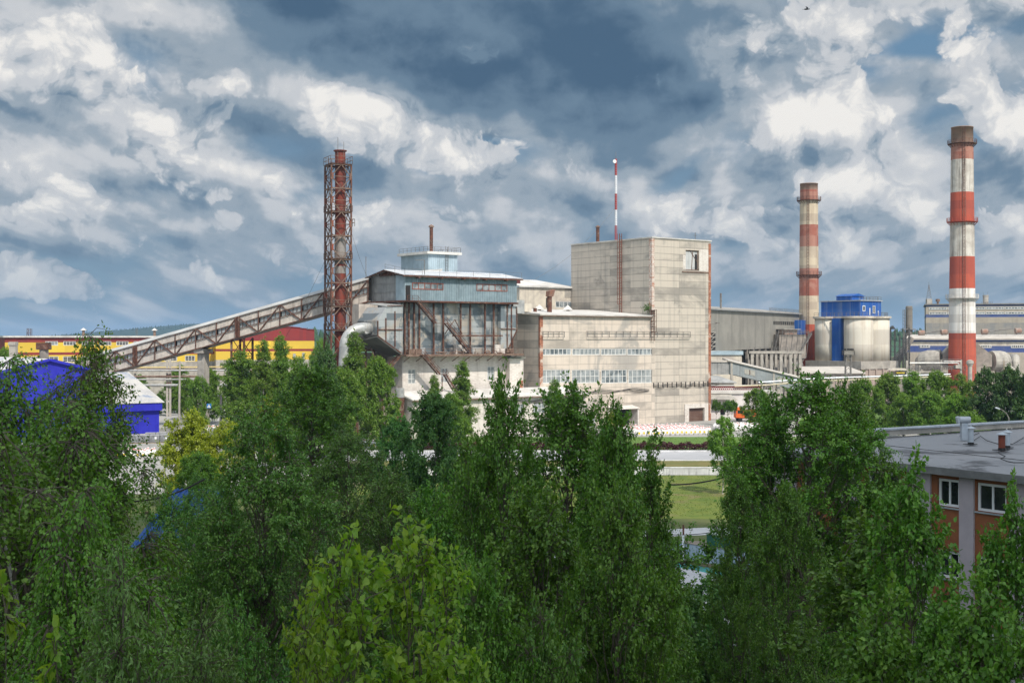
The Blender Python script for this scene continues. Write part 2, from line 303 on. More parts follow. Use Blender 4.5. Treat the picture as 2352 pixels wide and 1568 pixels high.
# ---------------------------------------------------------------- mesh builder
class MB:
    def __init__(s): s.v = []; s.f = []; s.mi = []; s.mats = []; s.cur = 0
    def use(s, m):
        if m not in s.mats: s.mats.append(m)
        s.cur = s.mats.index(m); return s
    def add(s, vs, fs):
        o = len(s.v); s.v += [tuple(p) for p in vs]
        for f in fs: s.f.append(tuple(i+o for i in f)); s.mi.append(s.cur)
        return s
    def box(s, x0, x1, y0, y1, z0, z1):
        return s.add([(x0,y0,z0),(x1,y0,z0),(x1,y1,z0),(x0,y1,z0),(x0,y0,z1),(x1,y0,z1),(x1,y1,z1),(x0,y1,z1)],
                     [(0,3,2,1),(4,5,6,7),(0,1,5,4),(1,2,6,5),(2,3,7,6),(3,0,4,7)])
    def hexa(s, pts):      # 8 points, bottom ring then top ring
        return s.add(pts, [(0,3,2,1),(4,5,6,7),(0,1,5,4),(1,2,6,5),(2,3,7,6),(3,0,4,7)])
    def beam(s, p, q, w, h=None, up=(0,0,1)):
        p = Vector(p); q = Vector(q); h = h or w; d = q-p
        if d.length < 1e-6: return s
        d.normalize(); up = Vector(up)
        if abs(d.dot(up)) > 0.97: up = Vector((0,1,0)) if abs(d.y) < 0.9 else Vector((1,0,0))
        a = d.cross(up).normalized()*w/2; b = a.cross(d).normalized()*h/2
        return s.hexa([p-a-b, p+a-b, q+a-b, q-a-b, p-a+b, p+a+b, q+a+b, q-a+b])
    def tube(s, path, r, n=8, caps=True):
        P = [Vector(p) for p in path]; k = len(P)
        R = r if isinstance(r, (list, tuple)) else [r]*k
        vs = []; fs = []; ref = None
        for i in range(k):
            t = (P[min(i+1,k-1)]-P[max(i-1,0)]).normalized()
            if ref is None:
                ref = Vector((0,0,1)) if abs(t.z) < 0.9 else Vector((1,0,0))
            a = (ref - t*ref.dot(t)).normalized(); ref = a; b = t.cross(a)
            for j in range(n):
                th = 2*pi*j/n; vs.append(P[i]+(a*cos(th)+b*sin(th))*R[i])
        for i in range(k-1):
            for j in range(n):
                fs.append((i*n+j, i*n+(j+1)%n, (i+1)*n+(j+1)%n, (i+1)*n+j))
        if caps: fs.append(tuple(range(n-1,-1,-1))); fs.append(tuple((k-1)*n+j for j in range(n)))
        return s.add(vs, fs)
    def lathe(s, prof, n=32, cx=0, cy=0, mats=None, caps=True):
        k = len(prof); vs = []
        for r, z in prof:
            for j in range(n): vs.append((cx+r*cos(2*pi*j/n), cy+r*sin(2*pi*j/n), z))
        o = len(s.v); s.v += vs
        for i in range(k-1):
            if mats: s.use(mats[i])
            for j in range(n):
                s.f.append((o+i*n+j, o+i*n+(j+1)%n, o+(i+1)*n+(j+1)%n, o+(i+1)*n+j)); s.mi.append(s.cur)
        if caps:
            s.f.append(tuple(o+j for j in range(n-1,-1,-1))); s.mi.append(s.cur)
            s.f.append(tuple(o+(k-1)*n+j for j in range(n))); s.mi.append(s.cur)
        return s
    def prism(s, poly, y0, y1):      # polygon in x,z pushed along y
        n = len(poly)
        vs = [(x,y0,z) for x,z in poly]+[(x,y1,z) for x,z in poly]
        fs = [tuple(range(n)), tuple(range(2*n-1,n-1,-1))]+[(i,i+n,(i+1)%n+n,(i+1)%n) for i in range(n)]
        return s.add(vs, fs)
    def slab(s, poly, z0, z1):       # polygon in x,y pushed along z
        n = len(poly)
        vs = [(x,y,z0) for x,y in poly]+[(x,y,z1) for x,y in poly]
        fs = [tuple(range(n-1,-1,-1)), tuple(range(n,2*n))]+[(i,(i+1)%n,(i+1)%n+n,i+n) for i in range(n)]
        return s.add(vs, fs)
    def wall(s, x0, x1, z0, z1, y, holes=(), depth=0.25):
        """a wall facing -y with real openings and their reveals"""
        xs = sorted({x0, x1, *[v for h in holes for v in h[:2]]}); zs = sorted({z0, z1, *[v for h in holes for v in h[2:]]})
        for i in range(len(xs)-1):
            for j in range(len(zs)-1):
                cx, cz = (xs[i]+xs[i+1])/2, (zs[j]+zs[j+1])/2
                if any(h[0] < cx < h[1] and h[2] < cz < h[3] for h in holes): continue
                s.add([(xs[i],y,zs[j]),(xs[i+1],y,zs[j]),(xs[i+1],y,zs[j+1]),(xs[i],y,zs[j+1])], [(0,1,2,3)])
        for a, b, c, d in holes:
            e = y+depth
            s.add([(a,y,c),(b,y,c),(b,y,d),(a,y,d),(a,e,c),(b,e,c),(b,e,d),(a,e,d)], [(0,4,5,1),(1,5,6,2),(2,6,7,3),(3,7,4,0)])
        return s
    def ribbed(s, x0, x1, z0, z1, y, pitch=0.4, depth=0.07):
        """profiled sheeting facing -y"""
        n = max(2, int((x1-x0)/pitch)); st = (x1-x0)/n; pts = []
        for i in range(n):
            a = x0+i*st; pts += [(a, y), (a+st*0.45, y), (a+st*0.55, y-depth), (a+st*0.9, y-depth)]
        pts.append((x1, y)); k = len(pts)
        vs = [(px,py,z0) for px,py in pts]+[(px,py,z1) for px,py in pts]
        return s.add(vs, [(i,i+1,i+1+k,i+k) for i in range(k-1)])
    def xform(s, M, start=0):
        for i in range(start, len(s.v)): s.v[i] = tuple(M @ Vector(s.v[i]))
        return s
    def build(s, name, mat=None, parent=None, smooth=False):
        me = bpy.data.meshes.new(name); me.from_pydata(s.v, [], s.f)
        mats = s.mats or [mat]
        for m in mats: me.materials.append(m)
        if s.mats: me.polygons.foreach_set('material_index', s.mi)
        if smooth: me.polygons.foreach_set('use_smooth', [True]*len(me.polygons))
        me.update()
        o = bpy.data.objects.new(name, me); COL.objects.link(o)
        if parent: o.parent = parent
        return o

def tag(o, label=None, cat=None, group=None, kind=None):
    if label: o['label'] = label
    if cat: o['category'] = cat
    if group: o['group'] = group
    if kind: o['kind'] = kind
    return o
def thing(name, label, cat, loc=(0,0,0), rz=0.0, group=None):
    o = bpy.data.objects.new(name, None); COL.objects.link(o)
    o.empty_display_size = 0.5; o.location = loc; o.rotation_euler = (0,0,rz)
    return tag(o, label, cat, group)
def struct(name, mb, mat=None, kind='structure'):
    o = mb.build(name, mat); o['kind'] = kind; return o
def copy_thing(root, loc, rz=0.0, label=None, scale=None, group=None, kids=None):
    r = root.copy(); COL.objects.link(r); r.location = loc; r.rotation_euler = (0,0,rz)
    if scale: r.scale = scale
    if label: r['label'] = label
    if group: r['group'] = group
    for ch in (kids or root.children):
        c = ch.copy(); COL.objects.link(c); c.parent = r
        for g in ch.children:
            d = g.copy(); COL.objects.link(d); d.parent = c
    return r
class Plane:
    """a vertical facade: from a picture column/row to metres along and up it"""
    def __init__(s, o, ang): s.o = o; s.c = cos(ang); s.s = sin(ang)
    def t(s, dx):
        r = (dx-1176)/F
        return (s.o[1]*r-s.o[0])/(s.c-s.s*r)
    def z(s, dx, dy): return H-(dy-776)/F*(s.o[1]+s.s*s.t(dx))
def window(parent, x0, x1, z0, z1, y, nx, nz, fm, gm, bar=0.08, depth=0.08, name='window', part_label=None):
    f = MB()
    f.box(x0, x1, y-depth, y, z0, z0+bar); f.box(x0, x1, y-depth, y, z1-bar, z1)
    f.box(x0, x0+bar, y-depth, y, z0+bar, z1-bar); f.box(x1-bar, x1, y-depth, y, z0+bar, z1-bar)
    for i in range(1, nx):
        x = x0+(x1-x0)*i/nx; f.box(x-bar*.4, x+bar*.4, y-depth*.9, y, z0+bar, z1-bar)
    for j in range(1, nz):
        z = z0+(z1-z0)*j/nz; f.box(x0+bar, x1-bar, y-depth*.8, y, z-bar*.35, z+bar*.35)
    o = f.build(name, fm, parent)
    MB().box(x0+bar*.5, x1-bar*.5, y-depth*.45, y-depth*.3, z0+bar*.5, z1-bar*.5).build('pane', gm, o)
    return o
def railing(mb, pts, h=1.0, r=0.03, post=1.6, mid=1):
    for a, b in zip(pts[:-1], pts[1:]):
        a = Vector(a); b = Vector(b); n = max(1, int((b-a).length/post))
        for i in range(n+1):
            p = a.lerp(b, i/n); mb.beam(p, p+Vector((0,0,h)), r*2)
        for k in range(mid+1):
            q = Vector((0,0,h*(k+1)/(mid+1))); mb.beam(a+q, b+q, r*1.8)
    return mb
def ladder(mb, x, y, z0, z1, w=0.5, r=0.03, cage=False, along='x'):
    d = Vector((1,0,0)) if along == 'x' else Vector((0,1,0)); n = Vector((0,-1,0)) if along == 'x' else Vector((-1,0,0))
    p = Vector((x,y,0))
    for sgn in (-1, 1): mb.beam(p+d*sgn*w/2+Vector((0,0,z0)), p+d*sgn*w/2+Vector((0,0,z1)), r*2)
    for i in range(int((z1-z0)/0.6)): mb.beam(p-d*w/2+Vector((0,0,z0+0.3+i*0.6)), p+d*w/2+Vector((0,0,z0+0.3+i*0.6)), r*1.4)
    if cage:
        for i in range(int((z1-z0-2)/1.2)):
            z = z0+2+i*1.2; q = Vector((0,0,z))
            a, b = p-d*w/2+q, p+d*w/2+q
            mb.beam(a, a+n*.6, r*1.4); mb.beam(b, b+n*.6, r*1.4); mb.beam(a+n*.6, b+n*.6, r*1.4)
        for sgn in (-1, 1): mb.beam(p+d*sgn*w/2+n*.6+Vector((0,0,z0+2)), p+d*sgn*w/2+n*.6+Vector((0,0,z1)), r*1.4)
    return mb
def stairs(mb, p, q, w, n, side=(0,1,0), rail=True):
    p = Vector(p); q = Vector(q); s = Vector(side)*w
    for o in (Vector((0,0,0)), s): mb.beam(p+o, q+o, 0.09, 0.28)
    for i in range(n):
        a = p.lerp(q, (i+.5)/n); mb.beam(a, a+s, 0.28, 0.05)
    if rail:
        for o in (Vector((0,0,0)), s):
            for hh in (0.55, 1.05): mb.beam(p+o+Vector((0,0,hh)), q+o+Vector((0,0,hh)), 0.055)
            for i in range(0, n+1, 3):
                a = p.lerp(q, i/n)+o; mb.beam(a, a+Vector((0,0,1.05)), 0.05)
    return mb
GA = atan2(0.6, 0.8)          # the factory stands on one grid, turned to the street
C0 = Vector((31.8, 291.0, 0))
world.cycles.sampling_method = 'MANUAL'; world.cycles.sample_map_resolution = 256
# ================================================================ ground, yards, roads, park
grass_m = pm('rough_grass', (0.070, 0.105, 0.028), (0.105, 0.115, 0.040), 0.12, rough=0.95, c3=(0.13, 0.115, 0.065), c3_scale=0.03, bump=0.5)
lawn_m = pm('mown_lawn', (0.085, 0.130, 0.020), (0.140, 0.165, 0.028), 0.45, rough=0.95, c3=(0.16, 0.145, 0.055), c3_scale=0.13, patch=-0.02, bump=0.8, streak=(.07, .11, .02), streak_amt=.4, sscale=(.9, .9))
lawn2_m = pm('bright_lawn', (0.085, 0.165, 0.030), (0.115, 0.19, 0.038), 0.3, rough=0.95, bump=0.6)
dry_m = pm('dry_grass', (0.17, 0.145, 0.050), (0.115, 0.125, 0.035), 0.35, rough=0.95, bump=0.6)
yard_m = pm('dusty_yard', (0.36, 0.345, 0.32), (0.29, 0.28, 0.26), 0.06, rough=0.95, c3=(0.22, 0.215, 0.20), c3_scale=0.05, streak=(0.5, 0.48, 0.45), streak_amt=0.3, bump=0.15)
road_m = pm('pale_road', (0.40, 0.40, 0.41), (0.33, 0.33, 0.34), 0.1, rough=0.9, streak=(0.27, 0.27, 0.28), bump=0.1)
path_m = pm('park_path', (0.47, 0.47, 0.48), (0.40, 0.40, 0.41), 0.2, rough=0.9, bump=0.1)
dirt_m = pm('trodden_earth', (0.23, 0.19, 0.15), (0.17, 0.15, 0.12), 0.3, rough=0.95, bump=0.4)
kerb_m = pm('white_kerb', (0.66, 0.66, 0.66), (0.5, 0.5, 0.5), 0.6, streak=(0.3, 0.3, 0.3))

def sheet(name, poly, z, mat, kind='structure'):
    mb = MB(); mb.add([(x, y, z) for x, y in poly], [tuple(range(len(poly)))])
    return struct(name, mb, mat, kind)
sheet('ground', [(-9000, -400), (9000, -400), (9000, 15500), (-9000, 15500)], 0.0, grass_m)
sheet('yard', [(-130, 160), (-32, 160), (-22, 228), (150, 232), (230, 330), (230, 470), (-60, 470), (-190, 330)], 0.010, yard_m)
sheet('lawn', [(-20, 140), (95, 134), (95, 181), (-20, 182)], 0.014, lawn_m)
sheet('park_path', [(5, 127.5), (23, 132.5), (37, 126.5), (52, 118), (48, 115), (33, 123), (22, 127.5), (5, 123)], 0.018, path_m)
sheet('earth_strip', [(-5, 113), (34, 113), (34, 123), (-5, 123)], 0.014, dirt_m)
sheet('dry_verge', [(-20, 183), (95, 183), (95, 204), (-20, 204)], 0.016, dry_m)
sheet('road', [(-30, 204.5), (110, 203.5), (110, 218), (-30, 219)], 0.020, road_m)
sheet('upper_lawn', [(-25, 221), (75, 221), (75, 252.2), (-25, 252.2)], 0.024, lawn2_m)
sheet('light_path', [(62, 238), (120, 243), (120, 262), (62, 258)], 0.028, yard_m)
sheet('far_grass', [(58, 262.5), (170, 262.5), (190, 330), (75, 330)], 0.032, lawn2_m)
k = MB(); k.box(-30, 110, 218.6, 219.1, 0.0, 0.30); k.box(-30, 110, 203.2, 203.6, 0.0, 0.14)
struct('kerb', k, kerb_m)
w = thing('retaining_wall', 'low white concrete retaining wall with grey run marks along the lawn', 'wall', (0, 182, 0))
mb = MB()
for i in range(12): mb.box(-20+i*6.0, -20+i*6.0+5.97, 0.0, 0.45, 0.02, 1.0)
mb.build('wall_panel', pm('stained_kerb', (0.62, 0.62, 0.61), (0.48, 0.48, 0.48), 0.5, streak=(0.17, 0.17, 0.17), streak_amt=0.8, sscale=(2.2, 0.25)), w)
mb = MB(); mb.box(-20.1, 52.1, -0.06, 0.55, 1.0, 1.12); mb.build('coping', kerb_m, w)

# dark red barberry hedge: one clipped row of bushes
rng = np.random.default_rng(3)
def leaf_mat(name, a, b, trans=0.3, rough=0.42):
    m = bpy.data.materials.new(name); m.use_nodes = True
    nt = m.node_tree; nt.nodes.clear(); g = NG(nt)
    out = g.n('ShaderNodeOutputMaterial'); p = g.n('ShaderNodeBsdfPrincipled'); t = g.n('ShaderNodeBsdfTranslucent'); ms = g.n('ShaderNodeMixShader')
    at = g.n('ShaderNodeAttribute'); at.attribute_name = 'tint'
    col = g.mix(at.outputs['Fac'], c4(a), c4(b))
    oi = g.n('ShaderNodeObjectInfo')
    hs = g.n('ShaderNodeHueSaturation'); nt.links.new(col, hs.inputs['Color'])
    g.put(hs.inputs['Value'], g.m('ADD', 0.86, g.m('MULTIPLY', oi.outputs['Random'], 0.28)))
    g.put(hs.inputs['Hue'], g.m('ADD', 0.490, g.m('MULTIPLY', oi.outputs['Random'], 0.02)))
    nt.links.new(hs.outputs[0], p.inputs['Base Color'])
    p.inputs['Roughness'].default_value = rough; p.inputs['Specular IOR Level'].default_value = 0.35
    tcol = g.mix(1.0, hs.outputs[0], (1.5, 1.55, 0.55, 1), 'MULTIPLY'); nt.links.new(tcol, t.inputs['Color'])
    ms.inputs[0].default_value = trans
    nt.links.new(p.outputs[0], ms.inputs[1]); nt.links.new(t.outputs[0], ms.inputs[2]); nt.links.new(ms.outputs[0], out.inputs[0])
    return m

def leaf_mesh(name, pos, axis, nrm, size, tint, mat, shape='rhomb', width=0.36):
    """one mesh of many small leaves"""
    n = len(pos); size = np.broadcast_to(np.asarray(size, float), (n,))[:, None]
    axis = axis/np.linalg.norm(axis, axis=1, keepdims=True)
    side = np.cross(axis, nrm); side /= np.linalg.norm(side, axis=1, keepdims=True)+1e-9
    up = np.cross(side, axis)
    if shape == 'rhomb':
        tpl = [(0, 0, 0), (.42, width, .07), (1, 0, -.10), (.42, -width, .07)]; polys = [(0, 1, 2, 3)]
    else:   # a broad leaf with a fold along its midrib and a drawn-out tip
        tpl = [(0, 0, 0), (.20, width*.9, .06), (.48, width, .07), (.80, width*.36, 0), (1.08, 0, -.14), (.80, -width*.36, 0), (.48, -width, .07), (.20, -width*.9, .06), (.5, 0, -.03)]
        polys = [(0, 1, 2, 8), (8, 2, 3, 4), (0, 8, 6, 7), (8, 4, 5, 6)]
    T = len(tpl); V = np.empty((n, T, 3))
    for i, (a, s, u) in enumerate(tpl): V[:, i] = pos+size*(axis*a+side*s+up*u)
    k = len(polys); base = (np.arange(n)*T)[:, None, None]
    L = (np.array(polys)[None]+base).reshape(-1)
    me = bpy.data.meshes.new(name)
    me.vertices.add(n*T); me.vertices.foreach_set('co', V.reshape(-1).astype(np.float32))
    me.loops.add(len(L)); me.loops.foreach_set('vertex_index', L.astype(np.int32))
    me.polygons.add(n*k); me.polygons.foreach_set('loop_start', (np.arange(n*k)*4).astype(np.int32)); me.polygons.foreach_set('loop_total', np.full(n*k, 4, np.int32))
    at = me.attributes.new('tint', 'FLOAT', 'FACE'); at.data.foreach_set('value', np.repeat(np.asarray(tint, float), k).astype(np.float32))
    me.materials.append(mat); me.update(calc_edges=True)
    return me
def unit(rng, n):
    v = rng.normal(size=(n, 3)); return v/np.linalg.norm(v, axis=1, keepdims=True)
def link(name, me, parent=None):
    o = bpy.data.objects.new(name, me); COL.objects.link(o)
    if parent: o.parent = parent
    return o
hedge_l = leaf_mat('barberry_leaf', (0.045, 0.010, 0.018), (0.085, 0.018, 0.028), 0.2)
n = 26000
p = np.stack([rng.uniform(-22, 72, n), 221.5+rng.uniform(0, 2.6, n), rng.uniform(0, 1, n)**0.6], 1)
p[:, 2] *= 1.1+0.22*np.sin(p[:, 0]*1.7)+0.14*np.sin(p[:, 0]*4.1+1)
o = link('hedge', leaf_mesh('hedge', p, unit(rng, n)+[0, 0, .4], unit(rng, n), 0.26, rng.uniform(0, 1, n), hedge_l))
tag(o, 'low dark red barberry hedge running between the road and the bright lawn', 'hedge')

# ================================================================ concrete tower and the low block before it
PL = Plane(C0, GA)
t = thing('concrete_tower', 'tall windowless tower of stained concrete panels with brick corner strips', 'tower', C0, GA)
TW, TD, TH = 18.9, 28.8, 42.2
gx0, gx1 = PL.t(1580.5), PL.t(1616); gz = PL.z(1598, 936.6)
wx0, wx1 = PL.t(1575), PL.t(1605.5); wz0, wz1 = PL.z(1590, 621), PL.z(1590, 575)
mb = MB(); mb.wall(0, TW, 0, TH, 0, [(gx0, gx1, 0.02, gz), (wx0, wx1, wz0, wz1)], 0.6)
mb.add([(0, 0, 0), (0, TD, 0), (0, TD, TH), (0, 0, TH), (TW, 0, 0), (TW, TD, 0), (TW, TD, TH), (TW, 0, TH)], [(1, 0, 3, 2), (4, 5, 6, 7), (5, 1, 2, 6), (3, 7, 6, 2)])
mb.build('wall', tower_conc, t)
mb = MB(); mb.box(TW-0.75, TW+0.06, -0.07, 0.6, 0.02, TH-0.5); mb.build('brick_corner', brick, t)
mb = MB(); mb.box(-0.06, 0.75, -0.07, 0.9, 24.9, TH-0.05); mb.build('brick_corner', pm('limed_brick', (0.66, 0.60, 0.54), (0.50, 0.33, 0.26), 0.5, panel=(0.52, 0.17, 0.0, 1.0, 0.02, 0.0), c3=(0.44, 0.20, 0.13), c3_scale=0.4, patch=-0.03), t)
mb = MB(); mb.box(-0.15, TW+0.2, -0.18, 0.28, TH, TH+0.28); mb.box(-0.15, 0.3, 0.28, TD+0.1, TH, TH+0.28); mb.box(TW-0.2, TW+0.2, 0.28, TD+0.1, TH, TH+0.28); mb.build('coping', limewash, t)
mb = MB(); mb.box(wx1+0.05, TW-0.8, -0.05, 0.05, wz0-0.1, wz1+0.3); mb.build('brick_patch', whitewash, t); mb = MB(); mb.box(wx0-0.9, wx0-0.05, -0.05, 0.05, wz0+0.2, wz1-1.2); mb.build('brick_patch', whitewash, t)
mb = MB(); mb.box(wx0-1.2, TW-0.78, -0.14, 0.02, wz0-0.55, wz0-0.30); mb.build('ledge', rust_light, t)
wf = MB(); wf.box(wx0, wx0+.25, .25, .42, wz0, wz1); wf.box(wx1-.22, wx1, .25, .42, wz0, wz1); wf.box(wx0, wx1, .25, .42, wz1-.25, wz1); wf.box(wx0, wx1, .25, .42, wz0, wz0+.2)
wf.beam(((wx0+wx1)/2, .3, wz0+.2), ((wx0+wx1)/2+.4, .3, wz1-.25), .12); wf.beam((wx1-.2, .3, wz0+1.9), (wx0+1.9, .3, wz1-.3), .1)
w_ = wf.build('window', rust_light, t)
mb = MB(); mb.box(wx0+.2, wx1-.2, .36, .40, wz0+.15, wz1-.2); mb.build('pane', pm('boarded_window', (0.50, 0.51, 0.51), (0.36, 0.37, 0.37), 0.5, streak=(0.22, 0.22, 0.22), panel=(0.9, 9, 0, 1, 0.02, 0)), w_)
mb = MB(); mb.box(wx1-1.05, wx1-.3, .33, .355, wz0+.2, wz1-.9); mb.build('broken_opening', dark_in, w_)
gt = MB()
for i in range(9):
    z0 = 0.05+(gz-0.1)*i/9; gt.box(gx0, gx1, .35, .42, z0, z0+(gz-0.1)/9-0.05)
    gt.box(gx0, gx1, .30, .36, z0+(gz-.1)/9-.14, z0+(gz-.1)/9-.03)
gt.build('roller_gate', pm('gate_brown', (0.15, 0.085, 0.065), (0.21, 0.14, 0.11), 0.4, rough=0.6, streak=(0.09, 0.05, 0.04)), t)
mb = MB(); mb.box(gx0-1.3, gx0-.02, -.35, .3, .02, gz+1.0); mb.box(gx1+.02, gx1+1.2, -.35, .3, .02, gz+1.0); mb.box(gx0-.02, gx1+.02, -.35, .3, gz, gz+1.0); mb.build('gate_surround', whitewash, t)
ly = 10.3
mb = MB(); ladder(mb, -0.35, ly, 25.4, TH+1.6, 0.8, 0.06, True, 'y'); mb.build('ladder', pm('ladder_rust', (0.24, 0.085, 0.055), (0.16, 0.07, 0.05), 1.0), t)
mb = MB()
for i in range(5):
    a = 1.0+i*4.3
    for dz in (0, .3, .55): mb.tube([(0.2 if i == 0 else a-1.0, -.22, 9.0-dz), (a+1.4, -.3, 8.65-dz*1.1+.15*sin(i*2)), (a+3.3, -.22, 9.0-dz)], 0.055, 5)
for i in range(13): mb.box(0.4+i*1.45, 0.46+i*1.45, -.25, .0, 8.1, 9.3)
mb.build('cable_run', cable, t)
mb = MB(); mb.box(13.9, 14.0, 0.1, .2, TH+.2, TH+1.9); mb.box(13.4, 14.5, 0.1, .2, TH+1.2, TH+1.28); mb.build('roof_bracket', rail_grey, t)
mb = MB(); mb.beam((TW+.1, .3, 22.6), (TW+1.4, -.9, 23.0), .12); mb.box(TW+.9, TW+1.7, -1.3, -.7, 22.9, 23.1); mb.build('floodlight', rail_grey, t)

o = thing('roof_pipe', 'dark rusty vent pipe standing up behind the tower roof', 'pipe', C0+Vector((0, 0, TH))+Vector((0.8*4-0.6*24, 0.6*4+.8*24, 0)), GA)
tp = o.location; hh = DZ(523, tp.y)-TH
o.location.x = DX(1373, tp.y)
mb = MB(); mb.tube([(0, 0, 0), (0, 0, hh)], 0.42, 12); mb.build('flue', rust, o)
mb = MB(); mb.lathe([(.62, hh), (.62, hh+.15), (.05, hh+.6)], 12); mb.build('cowl', rust_light, o)

LB = 24.3
t = thing('production_block', 'long low block of pale concrete panels with two bands of factory windows', 'building', C0, GA)
wins = []
for (ya, yb, xs) in ((800, 815.5, ((1244, 1312), (1314, 1378), (1380, 1439), (1441, 1504))), (848.5, 880, ((1244, 1310), (1313, 1377), (1381, 1440), (1443, 1504)))):
    for a, b in xs:
        a_, b_ = PL.t(a), PL.t(b); wins.append((a_, b_, PL.z((a+b)/2, yb), PL.z((a+b)/2, ya)))
XL = PL.t(1240)
gx0, gx1, gz = PL.t(1398), PL.t(1446), PL.z(1420, 940)
mb = MB(); mb.wall(XL, -0.02, 0, LB, -0.03, wins+[(gx0, gx1, .02, gz), (PL.t(1338), PL.t(1368), PL.z(1350, 985), PL.z(1350, 955))], 0.35)
mb.add([(XL, -.03, 0), (XL, 20, 0), (XL, 20, LB+1.3), (XL, -.03, LB)], [(1, 0, 3, 2)])
mb.build('wall', block_conc, t)
mb = MB(); mb.hexa([(XL-.5, -.7, LB), (-.3, -.7, LB), (-.3, 20, LB+1.5), (XL-.5, 20, LB+1.5), (XL-.5, -.7, LB+.3), (-.3, -.7, LB+.3), (-.3, 20, LB+1.85), (XL-.5, 20, LB+1.85)]); mb.build('roof', limewash, t)
mb = MB(); mb.box(XL-.45, -.35, -.66, -.50, LB-.22, LB); mb.build('eaves_gutter', rust_light, t)
mb = MB(); mb.box(XL-.05, XL+.75, -.12, .4, .02, LB-.24); mb.build('brick_corner', brick, t)
for i, (a, b, c, d) in enumerate(wins):
    window(t, a+.02, b-.02, c+.02, d-.02, .2, 6 if i > 3 else 7, 2 if i > 3 else 1, white_paint, glass_pale if i % 3 else glass, 0.16, 0.16)
window(t, PL.t(1338)+.02, PL.t(1368)-.02, PL.z(1350, 985), PL.z(1350, 955), .2, 3, 2, white_paint, glass_pale, .14, .14)
mb = MB(); mb.box(gx0, gx1, .25, .33, .02, gz); mb.build('gate', dark_in, t)
mb = MB(); mb.hexa([(gx0-.7, -2.6, gz+.15), (gx1+.7, -2.6, gz+.15), (gx1+.7, -.05, gz+.6), (gx0-.7, -.05, gz+.6), (gx0-.7, -2.6, gz+.35), (gx1+.7, -2.6, gz+.35), (gx1+.7, -.05, gz+.85), (gx0-.7, -.05, gz+.85)])
mb.box(gx0-.6, gx0-.3, -2.4, -.05, .02, gz+.15); mb.box(gx1+.3, gx1+.6, -2.4, -.05, .02, gz+.15); mb.build('gate_porch', whitewash, t)
mb = MB()
def tray(mb, a, b, z0, z1, n):
    mb.box(a, b, -.55, -.45, z1-.1, z1); mb.box(a, b, -.55, -.45, z0, z0+.1)
    for i in range(n+1):
        x = a+(b-a)*i/n; mb.box(x-.05, x+.05, -.55, -.45, z0, z1); mb.box(x-.04, x+.04, -.5, 0, z1-.07, z1)
tray(mb, PL.t(1346.5), PL.t(1582), PL.z(1460, 775), PL.z(1460, 761), 15)
tray(mb, PL.t(1244), PL.t(1293), PL.z(1268, 775), PL.z(1268, 761), 4)
mb.build('cable_bracket', rail_grey, t)
mb = MB(); ladder(mb, PL.t(1496), -.55, PL.z(1496, 783), LB+1.6, 1.0, 0.06, True); mb.box(PL.t(1488), PL.t(1503), -.9, .4, LB+1.4, LB+1.5); mb.build('ladder', rust, t)
mb = MB()
for q in range(3):
    mb.tube([(XL+4+i*2.1, -.25, 8.0-.22*q+.25*sin(i*1.3+q)-.3*(i < 6)) for i in range(14)], 0.06, 5)
mb.build('cable_run', cable, t)
for xx in (-21.5, -13.2):
    o = thing('roof_cowl', 'small white pyramid vent on the low block roof, ' + ('the left one' if xx < -15 else 'the right one'), 'vent', C0+Vector((.8*xx-.6*14, .6*xx+.8*14, LB+1.25)), GA)
    mb = MB(); mb.lathe([(.5, 0), (.5, .35)], 4); mb.build('base', rust_light, o)
    mb = MB(); mb.lathe([(1.5, .35), (1.4, .5), (.05, 1.5)], 4); mb.build('cap', limewash, o)
lf = leaf_mat('weed_leaf', (0.05, 0.11, 0.02), (0.09, 0.15, 0.03), 0.3)
n = 260; pp = np.array([PL.t(1490), 0.5, LB+1.9])+rng.normal(size=(n, 3))*[.55, .3, .45]
o = link('roof_bush', leaf_mesh('roof_bush', pp, unit(rng, n), unit(rng, n), .28, rng.uniform(0, 1, n), lf)); o.location = C0; o.rotation_euler = (0, 0, GA)
tag(o, 'small green bush growing on the low block roof edge by its ladder', 'bush')

# flue with a bent head, standing on the low roof
P0 = C0+Vector((.8*-25.5-.6*8, .6*-25.5+.8*8, LB+.6)); P0.x = DX(1262, P0.y)
o = thing('bent_flue', 'rust red flue with a bent rectangular head on the low block roof', 'flue', P0, GA)
mb = MB(); mb.tube([(0, 0, 0), (0, 0, 3.9)], .55, 12); mb.build('shaft', rust, o)
mb = MB(); mb.hexa([(-.6, -.6, 3.7), (.6, -.6, 3.7), (.6, .6, 3.7), (-.6, .6, 3.7), (-.4, -.7, 4.9), (1.2, -.7, 5.3), (1.2, .7, 5.3), (-.4, .7, 4.9)]); mb.build('head', pm('head_rust', (0.24, 0.09, 0.055), (0.2, 0.13, 0.1), 1.2), o)
P1 = P0+Vector((-6.2, -1, 0))
o = thing('rusty_box_vent', 'short rusty box vent beside the white dust hopper', 'vent', P1, GA)
mb = MB(); mb.box(-.5, .5, -.4, .4, .0, 1.9); mb.build('duct', rust, o); mb = MB(); mb.box(-.7, .7, -.6, .6, 1.9, 2.2); mb.build('cap', rust, o)
o = thing('stub_pipe', 'short dark pipe stub on the low roof left of the bent flue', 'pipe', P0+Vector((-3.2, -2.0, 0)), GA)
mb = MB(); mb.tube([(0, 0, 0), (0, 0, 1.0)], .4, 10); mb.build('pipe', rust, o); mb = MB(); mb.lathe([(.5, 1.0), (.5, 1.1)], 10); mb.build('rim', rust, o)

